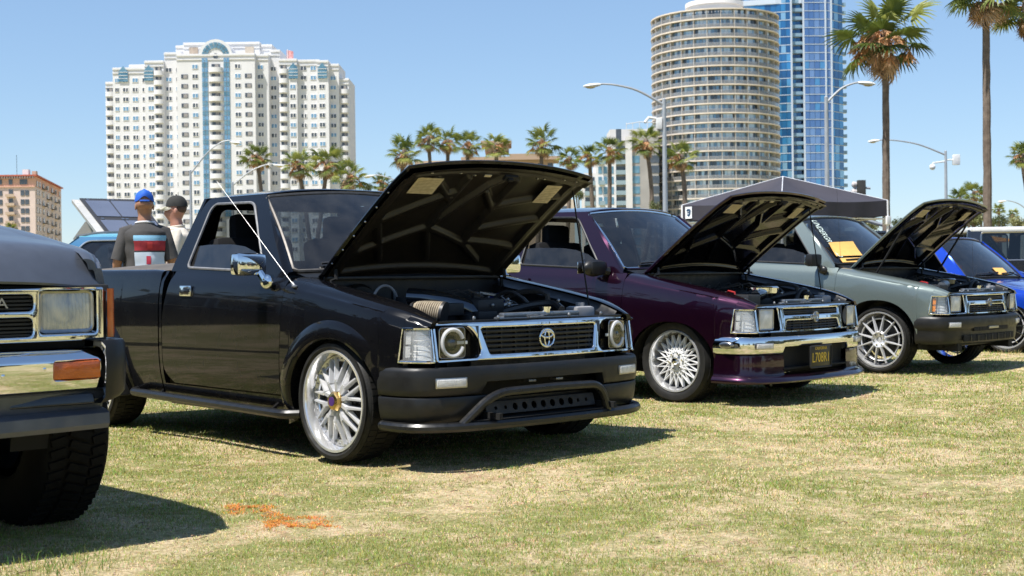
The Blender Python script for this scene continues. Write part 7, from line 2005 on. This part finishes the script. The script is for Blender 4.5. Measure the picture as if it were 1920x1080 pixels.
# ------------------------------------------------------------------ dark parked vehicles at the right
def suv(pos, rz, label, paint, roofm, length=4.7, height=1.78, sign=False):
    t = empty('parked_suv', (pos[0], pos[1], 0), rz, label, 'suv', 'dark vehicles parked behind the show trucks')
    L2, hw = length/2, .90; h = height
    low = round_path([(-L2, .42), (L2-.05, .42), (L2, .75), (L2-.12, 1.02), (L2-1.15, 1.10), (-L2, 1.12)], [.12, .12, .10, .10, .06, .06], 4, True)
    def shell(poly, y0, y1, taper=0.0):
        mb = MB(); n = len(poly); V = []
        for s, y in ((-1, y0), (-1, y0+.06), (1, y0+.06), (1, y0)):
            sc = 0.97 if y == y0 else 1.0
            V.append([(x, s*(hw-(0 if y != y0 else 0)-taper*max(0, z-1.1)-(.0 if y == y0 else .05)), z) for x, z in poly])
        a, b, c, d = V
        A = [(x*.985, -hw-.0+taper*max(0, z-1.1), .75+(z-.75)*.97) for x, z in poly]; B = [(x, -(hw-.05)+taper*max(0, z-1.1), z) for x, z in poly]
        Cc = [(x, -y, z) for x, y, z in B]; Dd = [(x, -y, z) for x, y, z in A]
        mb.grid([A, B, Cc, Dd], cv=True); mb.add(A, [list(range(n))[::-1]]); mb.add(Dd, [list(range(n))]); return mb
    body = shell(low, 0, 0).build('body', paint, t, 40)
    up = round_path([(L2-1.22, 1.09), (L2-1.72, h-.03), (-L2+.12, h-.02), (-L2+.02, 1.10)], [.03, .14, .10, .03], 5, True)
    # greenhouse built as pillars and roof so that one looks through the open windows
    rf = MB(); rf.box(((-L2+.1+L2-1.70)/2, 0, h-.045), (length-1.85, 1.56, .09), b=.035); rf.build('roof', roofm, t)
    wins = [(L2-1.62, L2-2.30), (L2-2.42, L2-3.20), (-L2+1.25, -L2+.30)]
    for s in (-1, 1):
        for (x0, x1, x2, x3) in ((L2-1.20, L2-1.30, L2-1.70, L2-1.80), (L2-2.30, L2-2.42, L2-2.30, L2-2.42), (-L2+1.42, -L2+1.20, -L2+1.42, -L2+1.22), (-L2+.30, -L2+.0, -L2+.34, -L2+.10)):
            mb = MB(); mb.add([(x0, s*.86, 1.10), (x1, s*.86, 1.10), (x3, s*.77, h-.05), (x2, s*.77, h-.05), (x0, s*.82, 1.10), (x1, s*.82, 1.10), (x3, s*.73, h-.05), (x2, s*.73, h-.05)], [(0, 1, 2, 3), (7, 6, 5, 4), (0, 4, 5, 1), (1, 5, 6, 2), (2, 6, 7, 3), (3, 7, 4, 0)]); mb.build('pillar', paint, t, 0)
        for (a, b) in ((L2-1.30, L2-2.30), (L2-2.42, -L2+1.42), (-L2+1.20, -L2+.30)):
            mb = MB(); q = [(a, s*.858, 1.125), (b, s*.858, 1.125), (b-.02 if b > -L2+.5 else b+.03, s*.778, h-.10), (a-.02 if a < L2-1.4 else a-.46, s*.778, h-.10)]
            lp_ = round_path(q, .06, 4, True); mb.tube(lp_, .016, 5, True); wf = mb.build('window_frame', M_TRIM, t)
            if not (sign and s < 0 and a == L2-2.42) :
                mb = MB(); mb.add(lp_, [list(range(len(lp_)))]); mb.build('window', G_BACK, wf, 0)
        mb = MB(); mb.box((.2, s*.915, .95), (.16, .03, .03), b=.008); mb.build('door_handle', M_TRIM, t)
        mb = MB(); mb.box((L2-1.55, s*1.0, 1.16), (.10, .20, .14), b=.03); mb.build('side_mirror', paint, t)
        for x in (L2-.85, -L2+.9):
            mb = MB(); mb.lathe([(.05, .0), (.20, .0), (.23, .02), (.33, .01), (.355, .05), (.355, .20), (.30, .22)], 28, M=Matrix.Translation((x, -.93 if s < 0 else .93, .355)) @ Matrix.Rotation(0 if s < 0 else PI, 4, 'Z')); w_ = mb.build('wheel', M_RUBBER, t)
            mb = MB()
            for k in range(7):
                a = 2*PI*k/7; mb.box((x+.12*math.sin(a), s*.945, .355+.12*math.cos(a)), (.05, .02, .20), M=Matrix.Rotation(a, 4, 'Y'), b=.008)
            mb.ell((x, s*.945, .355), (.06, .02, .06), 12, 6); mb.build('rim', M_ALLOY, w_)
    mb = MB(); mb.add([(L2-1.19, -.80, 1.11), (L2-1.19, .80, 1.11), (L2-1.70, .72, h-.08), (L2-1.70, -.72, h-.08)], [(0, 1, 2, 3)]); mb.build('windscreen', G_CLEAN, t, 0)
    for y in (-.4, .4):
        for x in (.35, -.75):
            mb = MB(); mb.box((x, y, .95), (.16, .5, .7), b=.05); mb.box((x-.03, y, 1.42), (.10, .28, .20), b=.05); mb.build('seat', M_SEAT, t)
    for y in (-.62, .62):
        mb = MB(); mb.box((L2-.03, y, .82), (.08, .34, .16), b=.02); mb.build('headlight', M_CLEARB, t)
        mb = MB(); mb.box((-L2+.0, y, .90), (.06, .16, .30), b=.02); mb.build('tail_light', mat('tail_red', (.30, .01, .01), .2, coat=.6), t)
    mb = MB(); mb.box((L2, 0, .56), (.12, 1.7, .18), b=.04); mb.build('front_bumper', M_PLASTIC, t)
    return t
q = at(1825, 500, 25)
s1 = suv((q.x+2.2, 25.6), R(-6), 'large dark navy vehicle with a pale roof at the right edge', M_DARKV, mat('pale_roof_paint', (.74, .75, .77), .35, coat=.5), 4.6, 1.74, True)
mb = MB(); mb.box((-.30, .2, 1.30), (.62, .02, .42), b=.005); sg = mb.build('window_banner', mat('banner_white', (.80, .80, .80), .6), s1)
text_mesh('banner_lettering', 'ANCK', .20, mat('banner_letters', (.45, .50, .58), .6), sg, frame((-.32, .188, 1.22), (1, 0, 0), (0, 0, 1)), .001)
q = at(1680, 500, 31)
suv((q.x, 31.0), R(4), 'dark parked vehicle seen as a strip between the green windscreen and raised hood', M_DARKV, M_DARKV, 4.9, 1.86)
q = at(1795, 500, 34)
suv((q.x, 34), R(2), 'dark wagon whose roof shows left of the pale roofed vehicle', mat('black_wagon_paint', (.012, .012, .013), .25, coat=1.0), mat('black_wagon_paint', (.012,)*3, .25, coat=1.0), 4.4, 1.93)

# ------------------------------------------------------------------ unseen surroundings outside the frame, set out to be mirrored in paint and chrome
rr = np.random.default_rng(77)
mb = MB(); V = []; F = []
for i in range(64):
    a = rr.uniform(R(28), R(332))*1.0; dist = rr.uniform(34, 62)
    cx, cy = dist*math.sin(a), dist*math.cos(a); rad = rr.uniform(2.4, 4.5); hz = rr.uniform(2.2, 5.2)
    n = 380; P = rr.normal(0, rad*.42, (n, 3)); P[:, 2] = np.maximum(P[:, 2]*.9, -hz+.3); P += (cx, cy, hz)
    A = rr.normal(0, 1, (n, 3)); A /= np.linalg.norm(A, axis=1)[:, None]; B = np.cross(A, rr.normal(0, 1, (n, 3))); B /= np.linalg.norm(B, axis=1)[:, None]
    s = rad*rr.uniform(.07, .14, (n, 1)); o = len(V)*0+sum(len(v) for v in V); V.append(np.stack([P-A*s, P+B*s*.7, P+A*s, P-B*s*.7], 1).reshape(-1, 3)); F += [[o+4*j, o+4*j+1, o+4*j+2, o+4*j+3] for j in range(n)]
    mb.tube([(cx, cy, 0), (cx, cy, hz)], .2, 6)
tr_ = MB(); tr_.v = mb.v; tr_.f = mb.f; tr_.mi = mb.mi
V = np.concatenate(V); base = len(tr_.v); tr_.v += [tuple(p) for p in V]; tr_.f += [[base+i for i in f] for f in F]; tr_.mi += [0]*len(F)
L_DTREE = leaf_material('dark_tree_leaf', [(.25, (.015, .022, .008)), (.5, (.035, .045, .016)), (.75, (.08, .085, .035))], .15, .6)  # leaf tones darkened so the car paint mirrors a dark band
tag(tr_.build('tree_line', L_DTREE, None, 0), 'belt of trees round the open side of the park', 'trees', kind='stuff')
# unseen copy of the lifted truck, added on its left for reflections
nxt = copy_tree(gray); nxt.location = (-4.75, 2.1, 0); tag(nxt, 'added copy of the lifted gunmetal pickup, unseen beyond the left edge')

for i, (x, y, a) in enumerate(((-10.2, 10.4, 72), (-12.6, 5.0, 65), (-12.5, 16.5, 80), (12.5, 3.5, 20), (15.5, -3.5, 35))):  # unseen copies added so doors and chrome mirror something dark
    k = copy_tree(s1.parent or s1); 
    for ch in list(k.children):
        if ch.name.startswith('window_banner') or ch.name.startswith('banner'):
            for g_ in list(ch.children): bpy.data.objects.remove(g_)
            bpy.data.objects.remove(ch)
    k.location = (x, y, 0); k.rotation_euler = (0, 0, R(a)); tag(k, ('unseen dark vehicle added left of the black truck for its door reflection', 'unseen dark vehicle added left of the lifted truck for reflections', 'unseen dark vehicle added left behind the teal pickup for reflections', 'unseen dark vehicle added on the open lawn at right for reflections', 'unseen dark vehicle added right behind the camera for reflections')[i])
